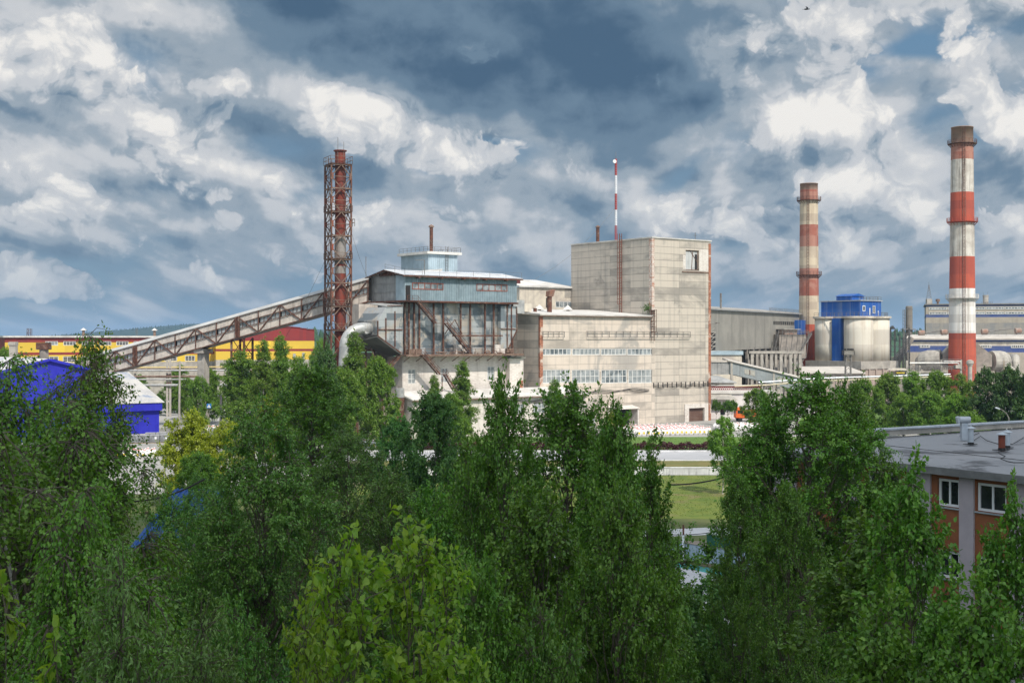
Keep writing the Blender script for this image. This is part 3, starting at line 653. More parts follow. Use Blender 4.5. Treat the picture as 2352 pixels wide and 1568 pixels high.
# rear building between the blue cabin and the tower
O2 = C0+Vector((-.6*29, .8*29, 0)); P2 = Plane(O2, GA)
t = thing('rear_building', 'cream rendered building with a white dusted roof behind the low block', 'building', O2, GA)
a, b = P2.t(1193), P2.t(1321)
ez = P2.z(1290, 662)
hx = [(P2.t(1276), P2.t(1313), P2.z(1295, 707), P2.z(1295, 692)), (P2.t(1254), P2.t(1263), P2.z(1258, 707), P2.z(1258, 684))]
mb = MB(); mb.wall(a, b, 0, ez, 0, hx, .3); mb.add([(a, 0, 0), (a, 16, 0), (a, 16, ez), (a, 0, ez)], [(1, 0, 3, 2)]); mb.build('wall', cream, t)
mb = MB(); mb.hexa([(a-.5, -.6, ez), (b, -.6, ez), (b, 16, ez+2.3), (a-.5, 16, ez+2.3), (a-.5, -.6, ez+.35), (b, -.6, ez+.35), (b, 16, ez+2.7), (a-.5, 16, ez+2.7)]); mb.build('roof', limewash, t)
window(t, hx[0][0]+.02, hx[0][1]-.02, hx[0][2]+.02, hx[0][3]-.02, .15, 4, 1, white_paint, glass, .14, .12)
mb = MB(); mb.box(hx[1][0], hx[1][1], .2, .25, hx[1][2], hx[1][3]); mb.build('doorway', dark_in, t)
mb = MB(); mb.box(P2.t(1297), P2.t(1312), -.06, 0.02, P2.z(1304, 684), P2.z(1304, 664)); mb.build('plaster_patch', conc, t)
o = thing('roof_box', 'dark red box vent on the white roof of the rear building', 'vent', O2+Vector((.8*(a+2.5)-.6*5, .6*(a+2.5)+.8*5, ez+.9)), GA)
mb = MB(); mb.box(-1.0, 1.0, -.8, .8, 0, 1.2); mb.build('body', pm('dark_red_vent', (0.13, 0.035, 0.03), (0.1, 0.03, 0.03), 1.0), o); mb = MB(); mb.box(-1.1, 1.1, -.9, .9, 1.2, 1.4); mb.build('lid', rust, o)

# ================================================================ the filter house with its blue-grey cabin
t = thing('filter_house', 'rusty framed filter house with a blue-grey sheeted cabin over galvanised chambers', 'building', C0, GA)
XA, XB = PL.t(930), PL.t(1187)
Z0, Z1 = 26.9, 31.9
d0, d1 = PL.t(931), PL.t(942.5)
wn = [(PL.t(946), PL.t(1018), PL.z(980, 665.5), PL.z(980, 650)), (PL.t(1094), PL.t(1165), PL.z(1130, 669), PL.z(1130, 653))]
mb = MB()
for x0, x1, zz0, zz1 in ((d1, wn[0][0], Z0, Z1), (wn[0][0], wn[0][1], Z0, wn[0][2]), (wn[0][0], wn[0][1], wn[0][3], Z1), (wn[0][1], wn[1][0], Z0, Z1), (wn[1][0], wn[1][1], Z0, wn[1][2]), (wn[1][0], wn[1][1], wn[1][3], Z1), (wn[1][1], XB, Z0, Z1), (d0, d1, Z0+2.9, Z1)):
    mb.ribbed(x0, x1, zz0, zz1, 0, .42, .09)
mb.box(XA+.15, XB-.02, .12, .3, Z0+.02, Z1-.02)
mb.add([(XB, 0, Z0), (XB, 13, Z0), (XB, 13, Z1), (XB, 0, Z1)], [(0, 1, 2, 3)])
mb.build('cabin_wall', blue_grey, t)
mb = MB(); mb.add([(XA, 0, Z0), (XA, 3.4, Z0), (XA, 3.4, Z1), (XA, 0, Z1)], [(1, 0, 3, 2)]); mb.add([(XA, -.02, Z0), (d0, -.02, Z0), (d0, -.02, Z1), (XA, -.02, Z1)], [(0, 1, 2, 3)]); mb.build('end_bay', pale_blue, t)
mb = MB()
for i in range(12):
    y0 = 3.4+i*.8; mb.add([(XA+.25, y0, Z0-.1), (XA+.25, y0+.5, Z0-.1), (XA+.15, y0+.8, Z0-.1), (XA+.25, y0, Z1+.4), (XA+.25, y0+.5, Z1+.4), (XA+.15, y0+.8, Z1+.4)], [(1, 0, 3, 4), (2, 1, 4, 5)])
mb.box(XA+.12, XA+.2, 3.4, 13, Z0+1.7, Z0+1.78); mb.box(XA+.12, XA+.2, 3.4, 13, Z0+3.4, Z0+3.48)
mb.build('end_wall', grey_sheet, t)
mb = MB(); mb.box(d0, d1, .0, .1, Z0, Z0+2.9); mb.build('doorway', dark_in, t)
mb = MB(); mb.box(XA-.3, XB+.3, -.2, 13.2, Z0-.35, Z0-.02)
for i in range(7): mb.box(XA+1.5+i*4.0, XA+1.8+i*4.0, -.9, .2, Z0-.4, Z0-.36+.03)
mb.build('cabin_floor', rust, t)
rp = MB(); rise = 1.25
n = 70; pts = []
for i in range(n):
    x = XA-.9+(XB-XA+1.8)*i/n; st = (XB-XA+1.8)/n; pts += [(x, 0), (x+st*.4, 0), (x+st*.5, .07), (x+st*.9, .07)]
pts.append((XB+.9, 0)); k = len(pts)
vs = [(x, -1.1, Z1-.1+dz) for x, dz in pts]+[(x, 6.5, Z1+rise+dz) for x, dz in pts]+[(x, 14.1, Z1-.1+dz) for x, dz in pts]
rp.add(vs, [(i, i+1, i+1+k, i+k) for i in range(k-1)]+[(i+k, i+1+k, i+1+2*k, i+2*k) for i in range(k-1)])
rp.build('roof', pm('white_dusted_sheet', (0.66, 0.67, 0.68), (0.50, 0.52, 0.54), 0.5, rough=0.6, c3=(0.36, 0.24, 0.19), c3_scale=0.3, patch=-0.1), t)
mb = MB()
mb.box(XA-.9, XB+.9, -1.08, -.98, Z1-.42, Z1-.12)
mb.beam((XA-.8, -1.0, Z1-.25), (XA-.8, 6.5, Z1+rise-.18), .12, .3); mb.beam((XA-.8, 6.5, Z1+rise-.18), (XA-.8, 14, Z1-.25), .12, .3)
for i in range(5): mb.box(XA+2.5+i*5.4, XA+2.8+i*5.4, -1.2, .0, Z1-.65, Z1-.4)
mb.prism([(XA-.2, Z1), (XA-.1, Z1), (XA-.1, Z1+.5), (XA-.2, Z1+.5)], 3.5, 9.5)
mb.build('eaves', rust, t)
mb = MB(); mb.prism([(0.0, Z1-.1), (13.0, Z1-.1), (6.5, Z1+rise-.15)], -.08, .0)
mb.xform(Matrix.Translation((XA+.3, 0, 0)) @ Matrix.Rotation(pi/2, 4, 'Z')); mb.build('gable', rust, t)
mb = MB(); railing(mb, [(XA-.6, -.9, Z1+.05), (XB+.6, -.9, Z1+.05)], 1.1, .022, 3.6, 1)
mb.beam((XA-.9, 13.5, Z1-.2), (XA-.9, 13.5, Z1+4.2), .09); mb.beam((XA+4.2, -.6, Z1), (XA+4.2, -.6, Z1+3.0), .1); mb.beam((XA+4.2, -.6, Z1+3.0), (XA+2.0, -.6, Z1+2.9), .1)
railing(mb, [(XA-.6, -.9, Z1+.05), (XA-.6, 6.5, Z1+rise)], 1.1, .022, 2.5, 1); mb.build('roof_rail', rail_grey, t)
for i, (a, b, c, d) in enumerate(wn):
    o = window(t, a+.02, b-.02, c, d, .05, 5, 1, red_frame, glass, .16, .16)
# chamber of galvanised sheets behind rusty columns
CY = 2.0; PZ = 16.2
mb = MB(); mb.wall(XA+.3, XB-.6, PZ, Z0-.4, CY, (), 0)
for i in range(8):
    z = PZ+1.35*i+.3; mb.box(XA+.3, XB-.6, CY-.08, CY+.02, z, z+.07)
mb.box(XA+.3, XB-.6, CY+.05, 12, PZ+.1, Z0-.45); mb.build('chamber', silver, t)
pxs = [936.5, 946, 958, 970, 1003, 1025, 1065, 1087, 1121, 1141, 1175, 1184]
mb = MB()
for px in pxs:
    x = PL.t(px); mb.box(x-.15, x+.15, .95, 1.25, PZ, Z0-.36)
for a, b, dy in ((1040, 1158, 838), ): mb.beam((PL.t(1040), .1, PL.z(1040, 771)), (PL.t(1155), .1, PL.z(1155, 771)), .18, .3)
for x0, x1 in ((936.5, 946), (1175, 1184)):
    for i in range(12):
        z = PZ+.7+i*.85; mb.box(PL.t(x0), PL.t(x1), 1.0, 1.15, z, z+.1)
mb.beam((PL.t(1048), .5, Z0-3.7), (PL.t(1025), .5, Z0-6.6), .14); mb.beam((PL.t(1048), .5, Z0-3.7), (PL.t(1065), .5, Z0-6.6), .14)
mb.build('column_frame', rust, t)
# left inlet hopper and right outlet hopper
def hopper(name, pts, y0, y1, tap):
    cz = sum(p[1] for p in pts)/len(pts); n = len(pts); mb = MB()
    mb.prism(pts, y0, y1); mb.build(name, silver, t)
    bars = MB()
    for a, b in tap: bars.beam((a[0], y0-.1, a[1]), (b[0], y0-.1, b[1]), .2, .2)
    bars.build('hopper_frame', rust, t)
q = lambda zx, zy: (880+zx/2.903)*0.91875
w_ = lambda zx, zy: (PL.t(q(zx, 0)), PL.z(q(zx, 0), (540+zy/2.903)*0.91875))
hopper('inlet_hopper', [w_(358, 985), w_(376, 985), w_(376, 655), w_(258, 660), w_(190, 760), w_(190, 862)], .4, 8,
       [(w_(372, 826), w_(195, 824)), (w_(318, 690), w_(318, 950)), (w_(252, 740), w_(252, 910)), (w_(193, 760), w_(193, 868)), (w_(190, 868), w_(358, 990)), (w_(262, 652), w_(372, 650))])
mb = MB()
a0, a1 = w_(186, 872), w_(357, 998)
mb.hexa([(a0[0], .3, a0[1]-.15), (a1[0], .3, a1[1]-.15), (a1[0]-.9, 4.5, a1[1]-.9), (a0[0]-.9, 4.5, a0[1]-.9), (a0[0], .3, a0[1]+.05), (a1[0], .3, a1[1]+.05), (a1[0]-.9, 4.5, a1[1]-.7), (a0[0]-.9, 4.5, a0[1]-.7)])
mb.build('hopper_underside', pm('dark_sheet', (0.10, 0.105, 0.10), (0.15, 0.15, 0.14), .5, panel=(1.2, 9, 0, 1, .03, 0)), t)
mb = MB(); mb.hexa([(*w_(258, 660)[:1], .2, w_(258, 660)[1]), (w_(376, 650)[0], .2, w_(376, 650)[1]), (w_(376, 650)[0], 8, Z0-.5), (w_(258, 660)[0], 8, w_(258, 660)[1]+.8),
    (w_(258, 660)[0], .2, w_(258, 660)[1]+.12), (w_(376, 650)[0], .2, w_(376, 650)[1]+.12), (w_(376, 650)[0], 8, Z0-.38), (w_(258, 660)[0], 8, w_(258, 660)[1]+.92)]); mb.build('hopper_cover', grey_sheet, t)
hopper('outlet_hopper', [w_(1092, 655), w_(1092, 985), w_(1150, 950), w_(1206, 830), w_(1208, 655)], .6, 8,
       [(w_(1137, 640), w_(1137, 980)), (w_(1168, 655), w_(1168, 920)), (w_(1206, 660), w_(1206, 830)), (w_(1092, 820), w_(1206, 820)), (w_(1206, 830), w_(1150, 955))])
# gas duct that bends down out of the inlet hopper
c = w_(190, 822); r = 1.15
pth = [(c[0]+.2, 3.2, c[1]+.1), (c[0]-1.6, 3.2, c[1]+.2)]
for i in range(9):
    th = radians(90-i*11.5); pth.append((c[0]-1.6-3.6*cos(th), 3.2+.06*i, c[1]+.2-3.4+3.4*sin(th)))
pth += [(pth[-1][0]-.1, 3.8, pth[-1][2]-3.5), (pth[-1][0]-.1, 3.8, pth[-1][2]-9)]
mb = MB(); mb.tube(pth, r, 16)
mb.build('gas_duct', silver_duct, t, True)
mb = MB()
for p in (pth[1], pth[4], pth[7], pth[10]): mb = MB(); mb.tube([(p[0]-.06, p[1], p[2]), (p[0]+.06, p[1], p[2]-.02)] if p is pth[1] else [(p[0], p[1], p[2]+.06), (p[0], p[1], p[2]-.06)], r*1.04, 16); mb.build('duct_flange', silver_duct, t)
# outlet duct from the cabin's right end down into a hopper on the roof
c = w_(1190, 500); mb = MB()
p3 = [(c[0]-.3, 6, c[1]+1.0), (c[0]+.8, 6, c[1]+.5), (c[0]+1.9, 6, c[1]-.4), (c[0]+2.7, 6, c[1]-1.7), (c[0]+3.0, 6, c[1]-3.4)]
mb.tube(p3, [1.15, 1.1, 1.0, .95, .95], 16); mb.build('outlet_duct', silver_duct, t, True)
e = p3[-1]; b0 = LB+1.0
mb = MB(); mb.hexa([(e[0]-2.3, 4, b0+2.3), (e[0]+2.3, 4, b0+2.3), (e[0]+2.3, 8, b0+2.3), (e[0]-2.3, 8, b0+2.3), (e[0]-.9, 5.2, e[2]+.1), (e[0]+.9, 5.2, e[2]+.1), (e[0]+.9, 6.8, e[2]+.1), (e[0]-.9, 6.8, e[2]+.1)])
mb.box(e[0]-2.3, e[0]+2.3, 4, 8, b0-.6, b0+2.28); mb.build('dust_hopper', silver_duct, t)
mb = MB(); mb.box(e[0]+2.5, e[0]+4.6, 4.5, 7.5, b0-.2, b0+1.6); mb.build('fan_box', cream, t)
# platform, clutter on it and the stairs
mb = MB(); mb.box(XA-.8, XB+.5, -1.6, 1.9, PZ-.3, PZ); mb.box(XA-.8, XB+.5, -1.75, -1.6, PZ-.35, PZ+.08)
for i in range(10): mb.beam((XA+.5+i*2.9, -1.3, PZ-.3), (XA+.5+i*2.9, 1.4, PZ-1.5), .12)
mb.build('platform', rust_light, t)
mb = MB(); railing(mb, [(XA-.8, -1.6, PZ), (XB+.5, -1.6, PZ)], 1.1, .035, 1.5, 1); railing(mb, [(XB+.5, -1.6, PZ), (XB+.5, 1.6, PZ)], 1.1, .035, 1.5, 1); mb.build('platform_rail', rust_light, t)
for i, xx in enumerate((965, 1058, 1068, 1147, 1157, 1177, 1255*0+950)):
    x = PL.t(xx); mb = MB(); mb.box(x-.7, x+.7, .5, 1.5, PZ+.01, PZ+(1.9 if i in (1, 3) else 1.1)); mb.box(x-.4, x+.4, .4, .52, PZ+.2, PZ+.9); mb.build('control_box', whitewash if i in (1, 2, 3, 4) else rust_light, t)
rnd = random.Random(5); mb = MB()
for i in range(26):
    x = rnd.uniform(PL.t(1000), XB-1); y = rnd.uniform(-1, .2); h = rnd.uniform(.2, .7)
    if i % 2: mb.tube([(x, y, PZ+.1), (x+rnd.uniform(-.6, .6), y, PZ+h)], .09, 6)
    else: mb.tube([(x, y, PZ+h), (x+rnd.uniform(.4, 1.2), y, PZ+h)], .16, 8)
mb.build('valve_gear', rust_light, t)
mb = MB()
stairs(mb, (*w_(462, 0)[:1], -.9, Z0-.3), (w_(592, 0)[0], -.9, w_(592, 775)[1]), 1.0, 16, (0, 1, 0))
mb.box(w_(590, 0)[0], w_(672, 0)[0], -1.0, .2, w_(592, 777)[1]-.1, w_(592, 777)[1])
stairs(mb, (w_(665, 0)[0], -1.2, w_(592, 777)[1]), (w_(848, 0)[0], -1.2, PZ), 1.0, 20, (0, 1, 0))
mb.box(d0-.2, w_(470, 0)[0], -1.1, .0, Z0-.3, Z0-.2); railing(mb, [(d0-.2, -1.1, Z0-.2), (w_(470, 0)[0]-.4, -1.1, Z0-.2)], 1.1, .04, 1.0)
mb.build('upper_stair', rust, t)
mb = MB()
stairs(mb, (w_(466, 0)[0], -2.9, PZ-.1), (w_(582, 0)[0], -2.9, w_(582, 1145)[1]), 1.1, 15, (0, 1, 0))
mb.box(w_(580, 0)[0], w_(630, 0)[0], -3.0, -1.7, w_(582, 1146)[1]-.1, w_(582, 1146)[1])
stairs(mb, (w_(625, 0)[0], -2.9, w_(582, 1146)[1]), (w_(695, 0)[0], -2.9, 9.0), 1.1, 15, (0, 1, 0))
mb.box(w_(455, 0)[0], w_(470, 0)[0], -3.0, -1.6, PZ-.2, PZ-.08)
mb.beam((w_(630, 0)[0]-.8, -2.4, 9.0), (w_(630, 0)[0]-.8, -2.4, 11.8), .14); mb.build('lower_stair', rust, t)
mb = MB(); stairs(mb, (XA-.6, .4, PZ-.2), (XA-2.6, 1.2, PZ-2.6), 1.2, 8, (0, 1, 0)); mb.box(XA-4.6, XA-2.2, .6, 4.5, PZ-2.9, PZ-2.7)
railing(mb, [(XA-4.6, .6, PZ-2.7), (XA-2.2, .6, PZ-2.7)], 1.0, .04, 1.0); mb.build('side_stair', rust, t)
# whitewashed brick base
BY = 1.2
hb = [(PL.t(q(430, 0)), PL.t(q(486, 0)), 10.4, 13.3), (PL.t(q(668, 0)), PL.t(q(722, 0)), 10.5, 13.4), (PL.t(q(818, 0)), PL.t(q(860, 0)), 10.6, 13.4), (PL.t(q(1007, 0)), PL.t(q(1060, 0)), 10.7, 13.6)]
mb = MB(); mb.wall(XA+.2, XB-.5, 0, PZ-.35, BY, hb, .3); mb.add([(XA+.2, BY, 0), (XA+.2, 13, 0), (XA+.2, 13, PZ-.4), (XA+.2, BY, PZ-.4), (XB-.5, BY, 0), (XB-.5, 13, 0), (XB-.5, 13, PZ-.4), (XB-.5, BY, PZ-.4)], [(1, 0, 3, 2), (4, 5, 6, 7)]); mb.build('base_wall', whitewash, t)
for a, b, c, d in hb: window(t, a+.02, b-.02, c+.02, d-.02, BY+.2, 2, 3, white_paint, glass_pale, .12, .12)
mb = MB(); mb.box(XB-2.0, XB+1.6, -.2, 5, 9.0, 15.2); mb.build('brick_pier', whitewash, t)
mb = MB(); mb.box(XB-2.4, XB+1.9, -.6, 5.2, 15.2, 15.5); mb.build('pier_cap', pm('green_dull', (0.14, 0.17, 0.14), (0.2, 0.2, 0.17), .8), t)
mb = MB(); mb.box(XB+.6, XB+1.4, -.35, -.1, 7.8, 10.6); mb.build('red_brick_infill', brick, t)
# dark void and steelwork under the hopper
mb = MB()
for i in range(5):
    mb.beam((XA-1.5-i*1.9, 6, 0), (XA-1.5-i*1.9, 6, 17.5), .28); mb.beam((XA-1.5-i*1.9, 6, 14), (XA-3.2-i*1.6, 6, 9.5), .16)
mb.beam((XA-10, 6, 17), (XA, 6, 17), .3); mb.beam((XA-10, 6, 13.4), (XA, 6, 13.4), .25); mb.beam((XA-6, 3, 17.6), (XA-2.4, 2.0, 9), .16); mb.beam((XA-8.5, 3, 17), (XA-5.4, 2.0, 10), .13)
mb.build('trestle', rust, t)
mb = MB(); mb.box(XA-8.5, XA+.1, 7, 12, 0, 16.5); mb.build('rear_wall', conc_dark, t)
# conveyor head between gallery and cabin
mb = MB(); mb.box(XA-4.6, XA-.2, 10, 15, 17, Z0-.6); mb.build('head_shaft', gallery_sheet, t)

# annex with white dusted lean-to roof
t = thing('lean_to_annex', 'single storey annex with white dusted roof along the foot of the factory', 'building', C0, GA)
AX = PL.t(912)
mb = MB(); mb.wall(AX, XL+8, 0, 7.4, -5.5, [(XL-6, XL-2.8, 3.9, 6.2), (XL-11, XL-8.5, 3.9, 6.0), (AX+3, AX+6, 3.8, 6.2)], .3); mb.add([(AX, -5.5, 0), (AX, 1.1, 0), (AX, 1.1, 8.7), (AX, -5.5, 7.4)], [(1, 0, 3, 2)]); mb.add([(XL+8, -5.5, 0), (XL+8, -.1, 0), (XL+8, -.1, 8.7), (XL+8, -5.5, 7.4)], [(0, 1, 2, 3)]); mb.build('wall', whitewash, t)
mb = MB(); mb.hexa([(AX-.4, -6.2, 7.35), (XL+8.4, -6.2, 7.35), (XL+8.4, -.08, 8.8), (AX-.4, -.08, 8.8), (AX-.4, -6.2, 7.65), (XL+8.4, -6.2, 7.65), (XL+8.4, -.08, 9.1), (AX-.4, -.08, 9.1)]); mb.build('roof', limewash, t)
mb = MB(); mb.box(AX-.4, XL+8.4, -6.26, -6.21, 7.25, 7.5); mb.build('eaves_gutter', rust_light, t)
for a, b in ((XL-6, XL-2.8), (XL-11, XL-8.5), (AX+3, AX+6)): window(t, a+.02, b-.02, 4.0, 6.0, -5.3, 3, 2, white_paint, glass, .12, .12)
mb = MB()
for q_ in range(3): mb.tube([(XL-14+i*2, -5.75, 6.9-.2*q_+.4*abs(sin(i*.9+q_*.3))-.5) for i in range(11)], .05, 5)
mb.build('cable_run', cable, t)
o = thing('rusty_tank', 'upright rusty cylinder tank at the left end of the lean-to annex', 'tank', C0+Vector((.8*(AX-1.2)-.6*-3, .6*(AX-1.2)+.8*-3, 0)), GA)
mb = MB(); mb.tube([(0, 0, 0), (0, 0, 8.0)], .85, 14); mb.build('shell', rust, o); mb = MB(); mb.tube([(0, 0, 8.0), (0, 0, 9.8)], .88, 14); mb.build('upper_shell', silver_duct, o)

# penthouse on the filter house
Pn = Plane((C0.x-.6*16, C0.y+.8*16), GA)
ax, bx = Pn.t(984), Pn.t(1050.6)
pz0, pz1 = 30.0, Pn.z(1020, 585)
On = Vector((C0.x-.6*16+.8*ax, C0.y+.8*16+.6*ax, 0))
t = thing('roof_penthouse', 'pale blue sheeted penthouse with a thin chimney above the filter house', 'building', On, GA)
Wd = bx-ax
mb = MB(); mb.ribbed(0, Wd, pz0, pz1, 0, .5, .05); mb.add([(0, 0, pz0), (0, 11, pz0), (0, 11, pz1), (0, 0, pz1), (Wd, 0, pz0), (Wd, 11, pz0), (Wd, 11, pz1), (Wd, 0, pz1)], [(1, 0, 3, 2), (4, 5, 6, 7)]); mb.build('wall', pale_blue, t)
mb = MB(); mb.box(-.7, Wd+.7, -.7, 11.5, pz1, pz1+.55); mb.build('roof', pm('rust_edged_white', (0.68, 0.67, 0.63), (0.56, 0.54, 0.5), .4, c3=(0.26, 0.15, 0.1), c3_scale=.35, patch=-.05), t)
mb = MB(); railing(mb, [(-.5, -.5, pz1+.55), (Wd+.5, -.5, pz1+.55), (Wd+.5, 10, pz1+.55)], 1.0, .03, 1.6); railing(mb, [(-.5, -.5, pz1+.55), (-.5, 11, pz1+.55)], 1.0, .03, 1.6); mb.build('roof_rail', rail_grey, t)
window(t, Wd*.28, Wd*.46, pz0+1.4, pz0+3.0, -.06, 2, 2, rail_grey, glass_dark, .1, .1); window(t, Wd*.5, Wd*.67, pz0+1.4, pz0+3.0, -.06, 2, 2, rail_grey, glass_dark, .1, .1)
mb = MB(); ladder(mb, Wd*.6, -.4, pz0+1, pz1+1.8, .6, .04); mb.build('ladder', rail_grey, t)
fz = Pn.z(1006, 520)
mb = MB(); mb.tube([(Wd*.36, 3, pz1+.5), (Wd*.36, 3, fz)], .38, 10); mb.build('chimney', rust, t)
mb = MB(); mb.lathe([(.6, fz), (.55, fz+.3), (.1, fz+.6)], 10, Wd*.36, 3); mb.build('chimney_cowl', rust_light, t)
mb = MB(); mb.prism([(-6.5, pz0+1.9), (-.1, pz0+3.6), (-.1, pz0+4.0), (-6.5, pz0+2.2)], -5.5, 3); mb.build('lean_to_roof', limewash, t)
mb = MB(); mb.prism([(-6, pz0-1), (-.2, pz0-1), (-.2, pz0+3.5), (-6, pz0+1.9)], -5.2, 2.8); mb.build('lean_to_wall', cream, t)
# ================================================================ conveyor gallery climbing to the filter house
PR = D(856, 667, 262.5); PLt = D(190, 852, 284)
ax_ = (PR-PLt); Lh = Vector((ax_.x, ax_.y, 0)).length; slope = ax_.z/Lh
gang = atan2(ax_.y, ax_.x)
t = thing('conveyor_gallery', 'long inclined conveyor gallery with rusty trusses and a strip of windows', 'conveyor', PLt, gang)
def gp(s, y, z): return (s, y, s*slope+z)
hw, hh = 2.1, 2.35          # half width, half height
def gbox(mb, s0, s1, y0, y1, z0, z1): return mb.hexa([gp(s0,y0,z0), gp(s1,y0,z0), gp(s1,y1,z0), gp(s0,y1,z0), gp(s0,y0,z1), gp(s1,y0,z1), gp(s1,y1,z1), gp(s0,y1,z1)])
mb = MB(); pitch = .34; n = int(Lh/pitch)
for (za, zb) in ((-hh, -.55), (.55, hh-.1)):
    pts = []
    for i in range(n):
        a = i*Lh/n; st = Lh/n; pts += [(a, -hw), (a+st*.45, -hw), (a+st*.55, -hw-.07), (a+st*.9, -hw-.07)]
    pts.append((Lh, -hw)); k = len(pts)
    mb.add([gp(a, y, za) for a, y in pts]+[gp(a, y, zb) for a, y in pts], [(i, i+1, i+1+k, i+k) for i in range(k-1)])
gbox(mb, 0, Lh, hw-.1, hw, -hh, hh-.1)
mb.build('cladding', gallery_sheet, t)
nb = 14; bay = Lh/nb; PH = 1
mb = MB()
for i in range(nb):
    for j in range(5):
        a = i*bay+bay*(.06+j*.178); gbox(mb, a, a+bay*.165, -hw+.12, -hw+.16, -.55, .55)
mb.build('window_strip', glass_pale, t)
mb = MB(); gbox(mb, 0, Lh, -hw+.2, hw-.2, -hh, -hh+.2); mb.build('floor', conc_dark, t)
mb = MB()
R = [(-hw-.35, hh-.15), (0, hh+.75), (hw+.35, hh-.15)]
vs = []
for s in (0, Lh):
    for y, z in R: vs.append(gp(s, y, z))
    for y, z in R[::-1]: vs.append(gp(s, y, z-.14))
mb.add(vs, [(0, 1, 7, 6), (1, 2, 8, 7), (2, 3, 9, 8), (3, 4, 10, 9), (4, 5, 11, 10), (5, 0, 6, 11), (0, 5, 4, 3, 2, 1), (6, 7, 8, 9, 10, 11)])
mb.build('roof', gallery_roof, t)
mb = MB(); E = -hw-.22
def gbeam(mb, s0, z0, s1, z1, w=.2, y=E): mb.beam(gp(s0, y, z0), gp(s1, y, z1), w, w, (0, 1, 0))
for z in (-hh-.02, -.62, .62): gbeam(mb, 0, z, Lh, z, .2 if z < -1 else .12)
gbeam(mb, 0, hh-.3, Lh, hh-.3, .16)
for i in range(nb+1):
    s = i*bay; gbeam(mb, s, -hh, s, hh-.3, .16)
    if i % 5 == 3: gbeam(mb, s-.35, -hh, s-.35, hh-.3, .30); gbeam(mb, s+.4, -hh, s+.4, hh-.3, .30)
    if i < nb:
        gbeam(mb, s+.1, -hh if i % 2 else hh-.4, s+bay-.1, hh-.4 if i % 2 else -hh, .20)
        for j in range(1, 5): gbeam(mb, s+bay*(.06+j*.178)-.04, -.55, s+bay*(.06+j*.178)-.04, .55, .09, -hw+.05)
mb.build('truss', rust, t)
# piers carrying the gallery
def gallery_s(dx):
    P = Plane(PLt, gang); return P.t(dx)
s = gallery_s(467); p = gp(s, 0, -hh); w0 = PLt+Vector((cos(gang)*s, sin(gang)*s, 0))
o = thing('gallery_pier', 'plain grey concrete pier under the middle of the conveyor gallery', 'pier', (w0.x, w0.y, 0), gang)
top = PLt.z+s*slope-hh
mb = MB(); mb.box(-.85, .85, -1.0, 1.0, 0, top-1.0); mb.build('shaft', conc, o); mb = MB(); mb.box(-1.15, 1.15, -2.0, 2.0, top-1.0, top-.05); mb.build('head', conc, o)
s = gallery_s(556); w0 = PLt+Vector((cos(gang)*s, sin(gang)*s, 0)); top = PLt.z+s*slope-hh
o = thing('gallery_trestle', 'rusty latticed steel trestle under the upper part of the conveyor gallery', 'pier', (w0.x, w0.y, 0), gang)
mb = MB()
for y in (-1.8, 1.8):
    for x in (-1.5, 1.5): mb.beam((x, y, 0), (x, y, top-.05), .36)
mb.build('leg_frame', rust, o)
for y in (-1.8, 1.8):
    mb = MB()
    for i in range(5):
        z = i*top/5; mb.beam((-1.5, y, z), (1.5, y, z+top/5), .14); mb.beam((1.5, y, z), (-1.5, y, z+top/5), .14); mb.beam((-1.5, y, z), (1.5, y, z), .14)
    mb.build('bracing', rust, o)

# ================================================================ red chimney in its lattice tower
P0 = D(776.5, 776, 252); P0.z = 0
t = thing('lattice_chimney', 'rust red steel chimney standing inside a square rusty lattice tower', 'chimney', P0, radians(26))
hs = 2.02; lev = [21.0+4.62*i for i in range(8)]; ztop = lev[-1]
cor = [(-hs, -hs), (hs, -hs), (hs, hs), (-hs, hs)]
mb = MB()
for x, y in cor:
    mb.beam((x, y, 20.5), (x, y, ztop), .30); mb.beam((x*1.42, y*1.42, 0), (x, y, 20.7), .36)
mb.build('corner_leg', rust, t)
mb = MB(); plates = MB()
for i in range(8):
    z = lev[i]
    for k in range(4):
        a, b = cor[k], cor[(k+1) % 4]; m = ((a[0]+b[0])/2, (a[1]+b[1])/2)
        mb.beam((*a, z), (*b, z), .24)
        if i < 7:
            z2 = lev[i+1]; zm = (z+z2)/2
            for c_ in (a, b): mb.beam((*m, z), (*c_, zm), .15); mb.beam((*m, z2), (*c_, zm), .15)
            if i >= 4: mb.beam((*a, zm), (*b, zm), .1)
            for c_, o_ in ((a, b), (b, a)):
                d_ = Vector((o_[0]-c_[0], o_[1]-c_[1], 0)).normalized()
                n_ = Vector((d_.y, -d_.x, 0))*(.17 if k < 2 else .17)
                s_ = Vector((c_[0], c_[1], zm))+d_*.22
                plates.beam(s_-Vector((0, 0, .62)), s_+Vector((0, 0, .62)), .34, .34)
for k in range(4):
    a, b = cor[k], cor[(k+1) % 4]
    for j in range(4):
        f0 = 1.42-.42*j/4; f1 = 1.42-.42*(j+1)/4; z0, z1 = 20.7*j/4, 20.7*(j+1)/4
        mb.beam((a[0]*f0, a[1]*f0, z0), (b[0]*f1, b[1]*f1, z1), .16); mb.beam((b[0]*f0, b[1]*f0, z0), (a[0]*f1, a[1]*f1, z1), .16)
mb.build('bracing', rust_light, t); plates.build('gusset', pm('gusset_red', (0.26, 0.07, 0.04), (0.17, 0.1, 0.075), .5), t)
zt = DZ(346, 252)
mb = MB(); mb.lathe([(1.08, 0), (1.08, 33.5), (1.14, 33.6), (1.14, 34), (1.02, 34.1), (1.02, zt-.3), (1.3, zt-.2), (1.3, zt)], 24)
mb.v = [(x+.35, y-.25, z) for x, y, z in mb.v]; mb.build('flue', red_stack, t)
